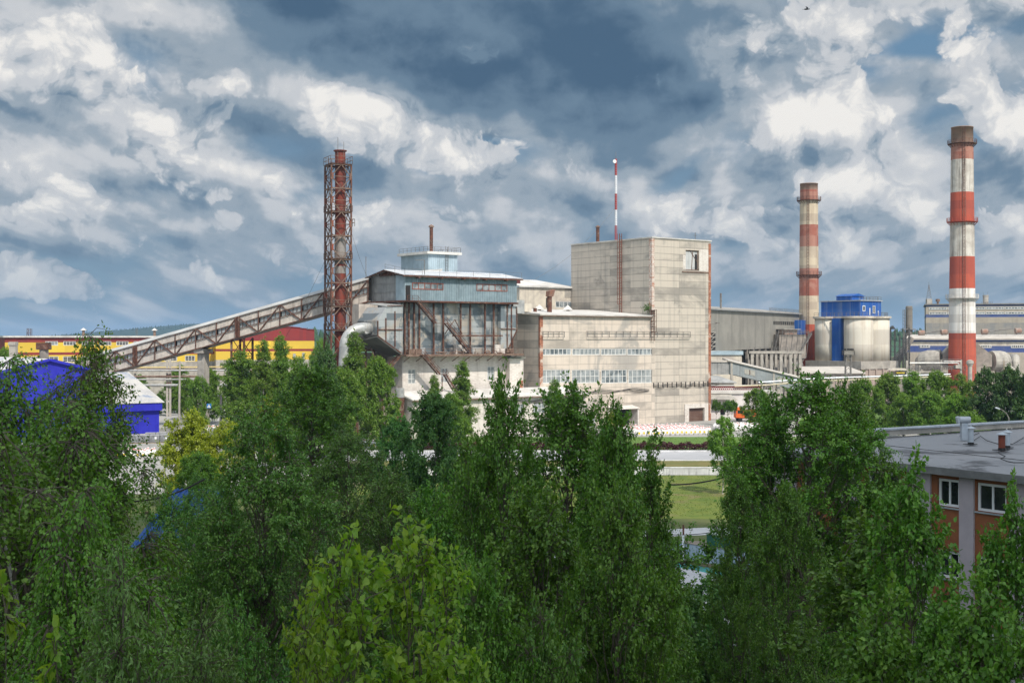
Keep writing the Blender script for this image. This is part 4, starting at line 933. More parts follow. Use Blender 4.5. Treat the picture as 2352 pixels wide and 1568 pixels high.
mb = MB(); mb.lathe([(.80, 31.6), (1.12, 32.2), (1.12, 35.4), (1.12, 38.6), (1.05, 39.4)], 24); mb.v = [(x+.35, y-.26, z) for x, y, z in mb.v]; mb.build('flue_wrap', pm('bare_flue_steel', (0.31, 0.29, 0.27), (0.2, 0.18, 0.165), .6, rough=.6, streak=(0.16, .09, .06)), t)
mb = MB(); mb.tube([(1.35, 1.1, 0), (1.35, 1.1, 41.5)], .5, 10); mb.build('side_duct', red_stack, t)
for z in (lev[7], lev[3], lev[1], lev[0], lev[5]):
    mb = MB(); mb.box(-hs-.25, hs+.25, -hs-.25, -.95, z+.13, z+.2); mb.box(-hs-.25, hs+.25, 1.5, hs+.25, z+.13, z+.2); mb.box(-hs-.25, -.8, -.95, 1.5, z+.13, z+.2); mb.build('platform', rust, t)
mb = MB()
for z in (lev[7], lev[3]+.0, lev[1], lev[5], lev[0]):
    e = hs+.2; railing(mb, [(-e, -e, z+.2), (e, -e, z+.2), (e, e, z+.2), (-e, e, z+.2), (-e, -e, z+.2)], 1.45 if z == lev[7] else 1.1, .035, 1.3)
railing(mb, [(hs, -1.2, lev[4]+2.0), (hs+1.0, -1.2, lev[4]+2.0), (hs+1.0, .2, lev[4]+2.0)], 1.4, .04, 1.0)
mb.build('platform_rail', rust_light, t)
mb = MB(); ladder(mb, -hs+.6, -.2, 14, ztop+1.2, .55, .035, True, 'y'); mb.build('ladder', rust, t)
mb = MB(); mb.beam((-.4, -1.1, zt-3), (-.4, -1.1, zt+2.4), .07); mb.beam((.75, -1.25, zt-1.5), (.75, -1.25, zt+1.6), .07); mb.build('lightning_rod', rail_grey, t)
mb = MB(); mb.box(hs-1.3, hs-.1, -.6, .6, lev[5]+.9, lev[5]+1.4); mb.build('lamp_housing', limewash, t)
def wire(name, a, b, sag, r, label, cat='cable', n=14, mat=None, group=None):
    a = Vector(a); b = Vector(b); pts = []
    for i in range(n+1):
        u = i/n; p = a.lerp(b, u); p.z -= sag*4*u*(1-u); pts.append(p-a)
    mb = MB(); mb.tube(pts, r, 5); o = mb.build(name, mat or cable); o.location = a
    return tag(o, label, cat, group)
wire('guy_wire', P0+Vector((2.2, 0, 42)), D(846, 640, 262), 1.0, .025, 'thin pale guy wire from the lattice chimney down to the filter house roof', mat=rail_grey)
wire('guy_wire', P0+Vector((-2, 0, 36)), D(560, 900, 300), 3, .025, 'thin pale guy wire falling left from the lattice chimney', mat=rail_grey)

# ================================================================ yellow and maroon works building
YA = radians(30); O3 = Vector((DX(11, 400), 400, 0)); P3 = Plane(O3, YA)
t = thing('yellow_building', 'long yellow factory hall with maroon bands and a row of white windows', 'building', O3, YA)
LY = 78; z_t = DZ(772, 400)
zr1, zy1, zr2 = 18.05, 14.9, 14.05
holes = []
for zx in (405, 547, 690, 825, 960, 1095, 1232, 1370, 1505):
    dx = zx/3.136*.91875; w = 1.95
    c = P3.t(dx); holes.append((c-w, c+w, P3.z(dx, (700+513/3.136)*.91875), P3.z(dx, (700+480/3.136)*.91875)))
low = []
for zx in (260, 405, 547, 690, 825, 960, 1150, 1340, 1490, 1735):
    dx = zx/3.136*.91875; w = 2.1 if zx < 1400 else 1.7
    c = P3.t(dx); low.append((c-w, c+w, 11.75, 13.6))
mb = MB()
def band(mb, mat, z0, z1, hs_): mb.use(mat); mb.wall(0, LY, z0, z1, 0, hs_, .3)
zh0, zh1 = min(h[2] for h in holes), max(h[3] for h in holes)
band(mb, maroon, zr1, z_t-.45, [(a, b, max(c, zr1), d) for a, b, c, d in holes if d > zr1])
band(mb, yellow, zy1, zr1, [(a, b, c, min(d, zr1)) for a, b, c, d in holes])
band(mb, maroon, zr2, zy1, [])
band(mb, yellow, 11.6, zr2, low)
band(mb, conc, 0, 11.6, [])
mb.use(maroon); mb.add([(0, 0, 0), (0, 30, 0), (0, 30, z_t-.45), (0, 0, z_t-.45)], [(1, 0, 3, 2)])
mb.build('wall', None, t)
for a, b, c, d in holes: window(t, a+.02, b-.02, c+.02, d-.02, .2, 4, 2, white_paint, glass_dark if int(a) % 3 else glass, .15, .15)
for a, b, c, d in low: window(t, a+.02, b-.02, c+.02, d-.02, .2, 3, 3, white_paint, glass_dark, .15, .15)
mb = MB(); mb.box(-.6, LY+.5, -.7, 30, z_t-.42, z_t+.1); mb.build('roof', limewash, t)
for i, (zx, zy) in enumerate(((622, 420), (1185, 420))):
    dx = zx/3.136*.91875; c = P3.t(dx); o = O3+Vector((cos(YA)*c, sin(YA)*c, z_t+.1))
    o = thing('roof_vent', ('left' if i == 0 else 'right') + ' small rusty vent with a conical cap on the yellow hall roof', 'vent', o+Vector((0, 4, 0)), 0, 'vents on the yellow hall roof')
    MB().lathe([(.45, 0), (.45, 1.7), (.7, 1.8)], 10).build('pipe', rust_light, o); MB().lathe([(1.0, 1.8), (.9, 2.0), (.05, 2.6)], 10).build('cap', limewash, o)
O4 = Vector((DX(496, 424), 424, 0)); GA4 = radians(16); P4 = Plane(O4, GA4)
t = thing('gabled_yellow_hall', 'gabled yellow hall with a maroon top and grey door behind the lattice chimney', 'building', O4, GA4)
xr = P4.t(722); xp = P4.t(668)
zg = lambda dx, dy: P4.z(dx, dy)
prof = [(0, zg(496, 766)), (P4.t(560), zg(560, 760)), (xp-4, zg(650, 752)), (xp, zg(668, 751)), (P4.t(690), zg(690, 753)), (P4.t(690)+.05, zg(690, 754.2)), (P4.t(704), zg(704, 755.5)), (P4.t(704)+.05, zg(704, 756.8)), (xr, zg(722, 758))]
z1_, z2_, z3_ = zg(668, 783), zg(668, 801), zg(668, 806.5)
mb = MB(); mb.use(maroon); mb.prism([(0, z1_), (xr, z1_)]+prof[::-1], 0, 24); mb.use(yellow); mb.box(0, xr, 0, 24, z2_, z1_-.003); mb.use(maroon); mb.box(0, xr, 0, 24, z3_, z2_-.003); mb.use(yellow); mb.box(0, xr, 0, 24, 12.2, z3_-.003); mb.use(conc); mb.box(0, xr, 0, 24, 0, 12.19)
mb.build('wall', None, t)
mb = MB(); mb.box(P4.t(694), P4.t(699.5), -.1, 0, zg(697, 845), zg(697, 810)); mb.build('door', grey_sheet, t)
mb = MB(); mb.box(P4.t(673), P4.t(679), -.08, 0, zg(676, 822), zg(676, 812)); mb.build('vent_grille', grey_sheet, t)
mb = MB(); mb.box(P4.t(600), xr+.6, -4, -.02, 3.2, 4.4); mb.build('porch_roof', grey_sheet, t)
mb = MB()
for (x0, z0), (x1, z1) in zip(prof[:-1], prof[1:]):
    if x1-x0 > .2: mb.hexa([(x0, -.25, z0), (x1, -.25, z1), (x1, 24, z1), (x0, 24, z0), (x0, -.25, z0+.18), (x1, -.25, z1+.18), (x1, 24, z1+.18), (x0, 24, z0+.18)])
mb.build('roof_edge', maroon, t)
def headframe(name, label, dx, y0, y1, Y, wpx, mat):
    o = thing(name, label, 'mast', (DX(dx, Y), Y, 0)); z1 = DZ(y0, Y); w = wpx*Y/F/2; mb = MB()
    for a in (-w, w):
        for b in (-w, w): mb.beam((a*1.3, b*1.3, 0), (a, b, z1), w*.25)
    mb.build('leg_frame', mat, o); mb = MB()
    nn = 10
    for i in range(nn):
        z, zz = z1*i/nn, z1*(i+1)/nn
        mb.beam((-w*1.15, -w, z), (w*1.15, -w, zz), w*.16); mb.beam((w*1.15, -w, z), (-w*1.15, -w, zz), w*.16); mb.beam((-w*1.1, -w, zz), (w*1.1, -w, zz), w*.2)
    mb.build('bracing', mat, o); return o
headframe('headframe', 'small rust red headframe tower far behind the yellow hall', 67.5, 755, 772, 760, 8, rust)
headframe('far_pylon', 'tiny grey pylon far off in front of the wooded hill', 314, 754, 775, 900, 3, rail_grey)

# ================================================================ ultramarine sheds on the left
O5 = Vector((DX(211, 248), 248, 0)); P5 = Plane(O5, GA)
t = thing('blue_shed', 'big ultramarine blue gabled shed with grey roof behind the left birches', 'building', O5, GA)
xa = P5.t(112); za = P5.z(112, 826); xl = 2*xa; ze = P5.z(211, 849)
mb = MB(); mb.prism([(xl, 0), (0, 0), (0, ze), (xa, za), (xl, ze)], 0, 40); mb.build('wall', ultra, t)
mb = MB()
for sgn, (x0, z0), (x1, z1) in ((1, (xa, za), (.7, ze-.17)), (-1, (xa, za), (xl-.7, ze-.17))):
    mb.hexa([(x0, -.5, z0+.02), (x1, -.5, z1+.02), (x1, 40, z1+.02), (x0, 40, z0+.02), (x0, -.5, z0+.18), (x1, -.5, z1+.18), (x1, 40, z1+.18), (x0, 40, z0+.18)])
mb.build('roof', ultra_roof, t)
mb = MB(); mb.beam((xa, -.55, za), (.7, -.55, ze-.17), .12, .5); mb.beam((xa, -.55, za), (xl-.7, -.55, ze-.17), .12, .5); mb.build('verge_board', ultra, t)
mb = MB(); mb.box(xa-7, xa-1.5, -.08, 0, 0.02, 4.6); mb.build('sliding_door', pm('blue_door', (0.018, 0.02, 0.30), (0.02, 0.022, 0.34), .5), t)
xr5 = P5.t(365); O6 = O5+Vector((cos(GA)*.05, sin(GA)*.05, 0))
t = thing('blue_lean_to', 'ultramarine blue lean-to shed with a corrugated light grey roof', 'building', O6, GA)
zf1, zf0 = P5.z(365, 925), P5.z(365, 942)
yd = 19.0; zb = 12.2
mb = MB(); mb.prism([(0.02, 0), (yd, 0), (yd, zb-.3), (0.02, zf0+.4)], 0, xr5)
mb.xform(Matrix.Rotation(pi/2, 4, 'Z') @ Matrix.Scale(-1, 4, (0, 1, 0)))
mb.v = [(x, y, z) for x, y, z in mb.v]; mb.build('wall', ultra, t)
mb = MB(); mb.box(0, xr5+.35, -.75, -.02, zf0, zf1); mb.box(xr5+.02, xr5+.35, -.02, yd, zf0+.2, zf0+1.0); mb.build('fascia', ultra, t)
mb = MB(); n = 62; pts = []
for i in range(n):
    st = (xr5+.8)/n; a = i*st; pts += [(a, 0), (a+st*.35, .0), (a+st*.5, .09), (a+st*.85, .09)]
pts.append((xr5+.8, 0)); k = len(pts)
mb.add([(a, -1.0, zf1+.05+d) for a, d in pts]+[(a, yd, zb+d) for a, d in pts], [(i, i+1, i+1+k, i+k) for i in range(k-1)])
mb.build('roof', ultra_roof, t)
mb = MB(); mb.box(0, xr5, -.12, 0, .02, .5); mb.build('plinth', conc, t)

# mushroom vent and pillar above the blue shed
p = D(101, 816, 290)
o = thing('mushroom_vent', 'rusty mushroom vent with a broad drum head behind the blue shed roof', 'vent', (p.x, p.y, 0))
mb = MB(); mb.tube([(0, 0, 0), (0, 0, DZ(803, 290))], 1.0, 14); mb.build('stack', conc_dark, o)
mb = MB(); mb.box(-1.4, 1.3, -1.2, 1.2, DZ(803, 290), DZ(787, 290)); mb.build('head', rust, o)
p = D(31, 800, 300)
o = thing('concrete_column', 'square pale concrete column standing behind the blue shed at far left', 'column', (p.x, p.y, 0))
mb = MB(); mb.box(-.75, .75, -.75, .75, 0, DZ(785, 300)); mb.build('shaft', pole_conc, o); mb = MB(); mb.box(-.95, .8, -.9, .9, DZ(793, 300), DZ(786, 300)); mb.build('head', pole_conc, o)

# pipe rack
RA = radians(4); p = D(200, 860, 316); Lr = 38
t = thing('pipe_rack', 'four lagged grey pipes carried on concrete posts past the conveyor gallery', 'pipes', (p.x, p.y, 0), RA)
for i, (dy, r) in enumerate(((851, .22), (865, .24), (871.5, .2), (885, .3))):
    z = DZ(dy, 316); mb = MB(); mb.tube([(0, -.5+.2*i, z), (Lr, -.5+.2*i, z)], r, 10)
    for k in range(7): mb.tube([(k*5.5+1, -.5+.2*i, z), (k*5.5+1.15, -.5+.2*i, z)], r*1.18, 10)
    mb.build('pipe', silver_duct if i != 1 else rust_light, t)
mb = MB(); mb.box(0, Lr, .5, .62, DZ(849, 316), DZ(847.5, 316)); mb.build('yellow_gas_line', rust, t)
for x in (3, 11.5, 29, 36):
    mb = MB(); mb.box(x-.25, x+.25, .4, .8, 0, DZ(848, 316)); mb.build('post', pole_conc, t)
mb = MB(); mb.tube([(8, 6, 12.0), (40, 7, 12.2)], .16, 8); mb.build('gas_pipe', yellow_pipe, t)
p = D(387.5, 956, 318)
o = thing('double_mast', 'tall pair of square concrete posts carrying the pipe rack by the lean-to', 'pole', (p.x, p.y, 0), radians(15))
for a in (-.36, .36):
    mb = MB(); mb.box(a-.26, a+.26, -.26, .26, 0, DZ(792, 318)); mb.build('post', pole_conc, o)
mb = MB()
for z in (8.2, 10.2, 11.6, 15.5): mb.box(-.6, .6, -.32, .32, z, z+.25)
mb.build('clamp', rust, o)
def pole(dx, ytop, ybase, Y, r, label, arms=True, lean=0):
    o = thing('power_pole', label, 'pole', (DX(dx, Y), Y, 0)); o.rotation_euler = (0, lean, 0)
    h = DZ(ytop, Y); mb = MB(); mb.tube([(0, 0, 0), (0, 0, h)], [r, r*.72], 8); mb.build('shaft', pole_conc, o)
    if arms:
        mb = MB(); mb.beam((-.7, 0, h-.35), (.7, 0, h-.35), .1); mb.beam((0, 0, h), (-.1, 0, h+2.2), .1); mb.build('crossarm', rust, o)
        for a in (-.6, 0, .6):
            mb = MB(); mb.lathe([(.05, h-.3), (.11, h-.2), (.11, h-.05), (.05, h)], 8, a); mb.build('insulator', pvc, o)
    return o
pole(411, 829, 991, 266, .26, 'slender pale concrete pole standing beside the yellow-green bushes', False, radians(.8))
pole(507.5, 907, 960, 285, .34, 'short concrete power pole with a rusty bracket right of the crossing sign', True)
pole(588, 895, 960, 270, .30, 'short concrete power pole half hidden by the birches', True)
for i in range(4):
    wire('power_line', D(411, 884+i*2, 266), D(508, 905+i*2, 285), .8, .022, 'thin power line strung between the slender pole and the short poles', group='power lines at the left poles')
    wire('power_line', D(508, 905+i*2, 285), D(588, 893+i*2.5, 270), .8, .022, 'thin power line strung between the two short power poles', group='power lines at the short poles')
for i in range(2): wire('power_line', D(588, 895+i*3, 270), D(760, 905+i*4, 262), 1.2, .022, 'thin power line running right from the birches towards the filter house', group='power lines into the birches')
wire('power_line', D(411, 884, 266), D(180, 865, 262), 1.0, .022, 'thin power line running left from the slender pole to the blue shed')

# pedestrian crossing sign
p = D(480, 932, 256)
o = thing('crossing_sign', 'square blue pedestrian crossing sign with a white triangle on a grey post', 'sign', (p.x, p.y, 0))
mb = MB(); mb.tube([(0, .06, 0), (0, .06, p.z+.4)], .04, 8); mb.build('post', rail_grey, o)
mb = MB(); mb.box(-.45, .45, -.02, .02, p.z-.45, p.z+.45); b = mb.build('plate', sign_blue, o)
mb = MB(); mb.prism([(-.36, p.z-.34), (.36, p.z-.34), (0, p.z+.36)], -.035, -.021); mb.build('triangle', pvc, b)
mb = MB(); z = p.z
mb.prism([(-.04, z+.10), (.04, z+.10), (.04, z+.18), (-.04, z+.18)], -.045, -.036)
for a_, b_ in (((0, z+.09), (-.01, z-.10)), ((-.01, z-.10), (.10, z-.29)), ((-.01, z-.10), (-.11, z-.29)), ((0, z+.06), (.09, z-.06)), ((0, z+.06), (-.10, z-.05))):
    mb.beam((a_[0], -.04, a_[1]), (b_[0], -.04, b_[1]), .035, .01, (0, 1, 0))
mb.build('walking_figure', tyre, b)

# wrapped pallets in the yard
rnd = random.Random(2)
def pallet(dx, Y, i, label, s=1.0):
    o = thing('wrapped_pallet', label, 'pallet', (DX(dx, Y), Y, 0.012), radians(8+rnd.uniform(-3, 3)), 'wrapped pallets of blocks in the yard')
    mb = MB(); mb.box(-.9, .9, -.8, .8, .16, 1.45*s); mb.build('load', wrap_grey, o)
    mb = MB(); mb.box(-.92, .92, -.82, .82, 1.45*s, 1.52*s); mb.build('top_sheet', wrap_top, o)
    mb = MB()
    for y in (-.7, 0, .7): mb.box(-.9, .9, y-.06, y+.06, 0, .10)
    for x in (-.8, -.4, 0, .4, .8): mb.box(x-.07, x+.07, -.8, .8, .10, .14)
    mb.build('pallet_base', timber, o)
    if i in (2, 3): mb = MB(); mb.box(.05, .4, -.835, -.80, .75, 1.15); mb.build('label_sheet', pvc, o)
for i, (dx, Y, lb) in enumerate(((307, 237, 'leftmost grey wrapped pallet of blocks in the front row by the blue lean-to'), (331, 237.5, 'second grey wrapped pallet from the left, bare of any label, in the front row'), (356.5, 238, 'third grey wrapped pallet from the left with a white paper mid side'), (381, 238.5, 'rightmost grey wrapped pallet with a white paper by its right edge'), (346, 243, 'grey wrapped pallet of the back row, between the second and third front ones'), (371, 243.5, 'grey wrapped pallet of the back row, between the third and the rightmost front ones'))): pallet(dx, Y, i, lb)
# ================================================================ the two banded chimneys
def chimney(name, label, dx, Y, rt, rb, ytop, bands, rings, ladder_az):
    x = DX(dx, Y); o = thing(name, label, 'chimney', (x, Y, 0)); zt = DZ(ytop, Y)
    rad = lambda z: rb+(rt-rb)*(z/zt)**0.9
    mb = MB(); z0 = 0.0; prof = [(rad(0), 0.0)]; mats = []
    for yb, m in bands[::-1]:
        z1 = DZ(yb, Y)
        nseg = max(1, int((z1-z0)/4))
        for i in range(nseg): prof.append((rad(z0+(z1-z0)*(i+1)/nseg), z0+(z1-z0)*(i+1)/nseg)); mats.append(m)
        z0 = z1
    prof += [(rad(zt)*1.03, zt), (rad(zt)*1.03, zt+.25), (rad(zt)-.35, zt+.26)]; mats += [bands[0][1], bands[0][1], bands[0][1]]
    mb.lathe(prof, 48, 0, 0, mats); mb.build('shaft', None, o, False)
    for p_ in o.children[-1].data.polygons: p_.use_smooth = abs(p_.normal.z) < .5
    for yr, m in rings:
        z = DZ(yr, Y); r = rad(z); g_ = MB()
        g_.lathe([(r+.02, z-.12), (r+1.0, z-.06), (r+1.0, z+.04), (r+.02, z+.05)], 36, caps=False)
        nn = 22
        for i in range(nn):
            a = 2*pi*i/nn; c_, s_ = cos(a), sin(a)
            g_.beam((c_*(r-.02), s_*(r-.02), z-1.1), (c_*(r+.95), s_*(r+.95), z-.1), .09)
            g_.beam((c_*(r+.97), s_*(r+.97), z), (c_*(r+.97), s_*(r+.97), z+1.15), .07)
            b_ = 2*pi*(i+1)/nn
            for h_ in (.4, .78, 1.15): g_.beam((c_*(r+.97), s_*(r+.97), z+h_), (cos(b_)*(r+.97), sin(b_)*(r+.97), z+h_), .06)
        g_.build('gallery_ring', m, o)
    l_ = MB(); a = ladder_az; nseg = int(zt/1.0)
    for sgn in (-1, 1):
        pts = []
        for i in range(10):
            z = 1+(zt-1)*i/9; r = rad(z)+.22; pts.append((cos(a)*r-sin(a)*sgn*.32, sin(a)*r+cos(a)*sgn*.32, z))
        l_.tube(pts, .045, 5)
        pts = [(p_[0]+cos(a)*.65, p_[1]+sin(a)*.65, p_[2]) for p_ in pts]; l_.tube(pts, .04, 5)
    for i in range(nseg):
        z = 2+(zt-2)*i/nseg; r = rad(z)+.22
        p_ = Vector((cos(a)*r, sin(a)*r, z)); q_ = Vector((-sin(a), cos(a), 0))*.32; w = Vector((cos(a), sin(a), 0))*.65
        l_.beam(p_-q_, p_+q_, .05)
        if i % 2 == 0: l_.beam(p_-q_, p_-q_+w, .05); l_.beam(p_+q_, p_+q_+w, .05); l_.beam(p_-q_+w, p_+q_+w, .05)
    l_.build('caged_ladder', rust, o)
    return o
chimney('banded_chimney', 'tallest chimney, bright red and white bands, at far right', 2210, 380, 3.1, 4.12, 295,
        [(295, chim_bare), (330, chim_faded), (368, chim_dirty), (443, chim_red), (513, chim_dirty), (590, chim_red), (663, chim_white), (765, chim_red)], [(331, rust), (510, chim_red), (685, limewash)], radians(-102))
chimney('banded_chimney', 'shorter chimney with faded red and cream bands beside the white silos', 1858, 420, 2.85, 3.45, 424,
        [(424, chim_bare), (437, chim_faded), (461, chim_cream), (517, chim_faded), (567, chim_cream), (617, chim_faded), (680, chim_cream), (745, chim_red)], [(461, rust), (632, rust)], radians(-108))

# ================================================================ silos
SY = 396; SG = GA
cB = Vector((DX(1972, SY), SY, 0))
vdir = Vector((-.6, .8, 0)); udir = Vector((.8, .6, 0))
t = thing('cement_silos', 'cluster of four rust streaked white silos under a bright blue headhouse', 'silo', cB, SG)
zb, zt_ = DZ(829, SY), DZ(731, SY); rs = 4.45
for x, y in ((0, 0), (0, 11.4), (8.0, 0), (8.0, 11.4)):
    mb = MB(); mb.lathe([(rs, zb), (rs, zb+4.6), (rs, zb+9), (rs, zt_)], 48, x, y); s_ = mb.build('silo', silo_mat, t)
    for p_ in s_.data.polygons: p_.use_smooth = abs(p_.normal.z) < .5
mb = MB()
for x, y in ((0, 0), (0, 11.4), (8.0, 0), (8.0, 11.4)): mb.lathe([(rs+.55, zt_+.003*x), (rs+.55, zt_+.62+.003*x+.001*y)], 48, x, y)
mb.box(-3.0, 11, .5, 11, zt_+.05, zt_+.58); mb.build('top_slab', cream, t)
mb = MB(); e = rs+.4
ring = [(-e*.8, -e*.6, zt_+.62), (8+e*.3, -e, zt_+.62), (8+e, 0, zt_+.62), (8+e, 10, zt_+.62)]
railing(mb, [(-e, 11.4+2, zt_+.62), (-e, 10, zt_+.62), (-e*.8, -e*.6, zt_+.62), (0, -e, zt_+.62), (8, -e, zt_+.62), (8+e, 0, zt_+.62), (8+e, 11, zt_+.62)], 1.15, .04, 1.4); mb.build('top_rail', rail_grey, t)
mb = MB(); mb.box(-3.6, 3.5, 4.0, 7.4, zb-1, zt_); mb.build('stair_shaft', silo_blue, t)
hx0, hy0 = -1.2, -1.6; L1, L2 = 10.2, 15.2
zh = DZ(691, 394)
mb = MB(); mb.box(hx0, hx0+L1, hy0, hy0+L2, zt_+.63, zh); mb.build('headhouse', silo_blue, t)
mb = MB(); mb.box(hx0-.4, hx0+L1+.4, hy0-.4, hy0+L2+.3, zh, zh+.28); mb.build('headhouse_roof', pm('pale_fascia', (0.42, 0.43, 0.44), (0.3, 0.32, 0.35), .6), t)
mb = MB(); mb.box(hx0+3, hx0+9, 4, 10, zh+.28, zh+1.7); mb.build('upper_cabin', silo_blue, t)
mb = MB(); mb.prism([(hx0+2.6, zh+1.7), (hx0+9.4, zh+1.7), (hx0+6, zh+2.5)], 3.6, 10.4); mb.build('upper_cabin_roof', silo_blue, t)
mb = MB(); railing(mb, [(hx0, hy0, zh+.28), (hx0+L1, hy0, zh+.28), (hx0+L1, hy0+L2, zh+.28)], 1.1, .035, 1.3); mb.build('headhouse_rail', rail_grey, t)
window(t, hx0+1.0, hx0+2.3, zt_+2.2, zt_+3.9, hy0-.02, 1, 1, white_paint, glass_dark, .22, .1)
window(t, hx0+6.0, hx0+7.2, zt_+1.6, zt_+3.9, hy0-.02, 2, 1, white_paint, glass_dark, .16, .1)
mb = MB(); mb.box(hx0+4.4, hx0+4.8, hy0-.06, hy0, zt_+1, zt_+3.2); mb.box(hx0+8.6, hx0+8.85, hy0-.06, hy0, zt_+.9, zt_+2.4); mb.build('white_post', white_paint, t)
mb = MB(); mb.box(-5.2, 13.2, -5.0, 16.6, zb-2.4, zb-.02); mb.build('plinth_beam', conc, t)
mb = MB(); mb.box(-4.9, 12.9, -4.7, 16.3, 0, zb-2.42)
for i in range(6): mb.box(-4.9+i*3.4, -4.3+i*3.4, -5.15, -4.7, 0, zb-2.42); mb.box(-5.3, -4.9, -4.4+i*3.9, -3.7+i*3.9, 0, zb-2.42)
mb.build('plinth_wall', pm('dust_pink_wall', (0.42, 0.34, 0.29), (0.34, 0.28, 0.25), .4, streak=(.24, .2, .18)), t)
p = D(1800, 862, 372)
t = thing('silo_loading_shed', 'low dusty shed with a pale sloping roof in front of the silos', 'building', (DX(1846, 372), 372, 0), radians(2))
Wd = DX(1990, 372)-DX(1846, 372); z1, z0 = DZ(845, 372), DZ(858.5, 372)
mb = MB(); mb.hexa([(-.6, 0, z0), (Wd, 0, z0), (Wd-2.5, 9, z1), (1.5, 9, z1), (-.6, 0, z0+.25), (Wd, 0, z0+.25), (Wd-2.5, 9, z1+.25), (1.5, 9, z1+.25)]); mb.build('roof', pm('pale_dust_roof', (.52, .48, .43), (.43, .4, .36), .3), t)
mb = MB(); mb.box(.2, Wd-.6, .5, 9, 0, z0-.05); mb.build('wall', MATS['dust_pink_wall'], t)
mb = MB()
for i in range(12): mb.box(.4+i*1.5, .52+i*1.5, .3, .5, 0, z0-.1)
mb.tube([(-6, .2, z0-.9), (Wd, .2, z0-.5)], .12, 6); mb.tube([(-6, .1, z0-1.4), (Wd, .1, z0-1.1)], .09, 6); mb.build('pipe_fence', rail_grey, t)

# lamp gantry in front of the silos
p = D(1949, 900, 355)
o = thing('floodlight_gantry', 'lattice mast with a railed lamp platform standing before the white silos', 'mast', (p.x, 355, 0))
zp = DZ(815, 355); mb = MB()
for a in (-.85, .85): mb.beam((a, 0, 0), (a*.8, 0, zp), .22); mb.beam((a, 1, 0), (a*.8, 1, zp), .22)
for i in range(10): mb.beam((-.8, 0, zp*i/10), (.8, 0, zp*(i+1)/10), .1); mb.beam((.8, 0, zp*i/10), (-.8, 0, zp*(i+1)/10), .1)
mb.build('leg_frame', rail_grey, o)
mb = MB(); mb.box(-1.45, 1.45, -.6, 1.4, zp, zp+.12); railing(mb, [(-1.45, -.6, zp), (1.45, -.6, zp), (1.45, 1.4, zp), (-1.45, 1.4, zp), (-1.45, -.6, zp)], 1.2, .06, .7, 2); mb.box(-1.45, 1.45, -.62, -.58, zp+.1, zp+.9); mb.build('platform', pm('grille_grey', (.3, .28, .25), (.2, .19, .17), 2), o)
mb = MB()
for a in (-1.1, -.2, .5, 1.0): mb.hexa([(a-.35, -.6, zp+1.25), (a+.3, -.6, zp+1.25), (a+.3, -.2, zp+1.3), (a-.35, -.2, zp+1.3), (a-.35, -.8, zp+1.6), (a+.3, -.8, zp+1.6), (a+.3, -.2, zp+1.75), (a-.35, -.2, zp+1.75)])
mb.build('floodlight', tyre, o)

# ================================================================ dusty shed right of the tower
pa = Vector((DX(1632, 348), 348, 0)); pb = Vector((DX(1836, 418), 418, 0)); dd = pb-pa
t = thing('grey_shed', 'large dusty grey clad shed with a dark glazed strip behind the tower', 'building', pa, atan2(dd.y, dd.x))
PS = Plane(pa, atan2(dd.y, dd.x)); Ls = dd.length; zt_l, zt_r = DZ(710, 348), DZ(723, 418)
za_, zb_ = DZ(808, 348), DZ(789, 418)
g0, g1 = PS.t(1776), PS.t(1828); gz1, gz0 = PS.z(1800, 738.5), PS.z(1800, 746.5)
zz = (zt_l+zt_r)/2
mb = MB(); mb.add([(-3, 0, za_), (g0, 0, za_+.7), (g0, 0, zz), (-3, 0, zz)], [(0, 1, 2, 3)]); mb.add([(g0, 0, za_+.7), (Ls, 0, zb_), (Ls, 0, gz0), (g0, 0, gz0)], [(0, 1, 2, 3)]); mb.add([(g0, 0, gz1), (Ls, 0, gz1), (Ls, 0, zz), (g0, 0, zz)], [(0, 1, 2, 3)]); mb.add([(g1, 0, gz0), (Ls, 0, gz0), (Ls, 0, gz1), (g1, 0, gz1)], [(0, 1, 2, 3)])
mb.box(-3, Ls, .4, 30, za_+1, zz-.05); mb.build('wall', dustwall, t)
mb = MB(); mb.box(g0, g1, .15, .2, gz0, gz1)
mb.build('glazed_strip', dark_in, t)
mb = MB()
for i in range(13): x = g0+(g1-g0)*i/12; mb.box(x-.14, x+.14, .0, .12, gz0, gz1)
mb.build('glazing_bars', dustwall, t)
mb = MB(); mb.hexa([(-3.5, -.8, zz), (Ls+.5, -.8, zz), (Ls+.5, 15, zz+1.6), (-3.5, 15, zz+1.6), (-3.5, -.8, zz+.35), (Ls+.5, -.8, zz+.35), (Ls+.5, 15, zz+1.9), (-3.5, 15, zz+1.9)]); mb.build('roof', pm('dust_roof', (.36, .34, .31), (.26, .25, .23), .3), t)
mb = MB(); mb.box(-1, 18, 8, 12, zz+1.0, zz+2.6); mb.build('roof_monitor', conc, t)
mb = MB(); mb.tube([(16, 3, zz), (16, 3, zz+5)], .3, 8); mb.build('vent_pipe', rail_grey, t)
mb = MB(); railing(mb, [(Ls*.62, 0, zz+.4), (Ls, 0, zz+.4)], 1.1, .04, 1.2, 2); mb.build('roof_rail', rail_grey, t)
mb = MB(); c0, c1 = PS.t(1680), PS.t(1772)
for i in range(16):
    x = -3+(Ls+3)*i/15; mb.box(x-.3, x+.3, .1, .7, 0, za_+1.4)
mb.build('column_row', conc_dark, t)
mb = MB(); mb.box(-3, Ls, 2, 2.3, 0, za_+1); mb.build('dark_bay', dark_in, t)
bx_, by_ = PS.t(1825), PS.t(1836)
mb = MB(); mb.box(bx_, bx_+8, -2.0, .3, DZ(772, 410), DZ(735, 410)); mb.build('blue_cabin', silo_blue, t)
mb = MB()
w_end = PS.t(1643)
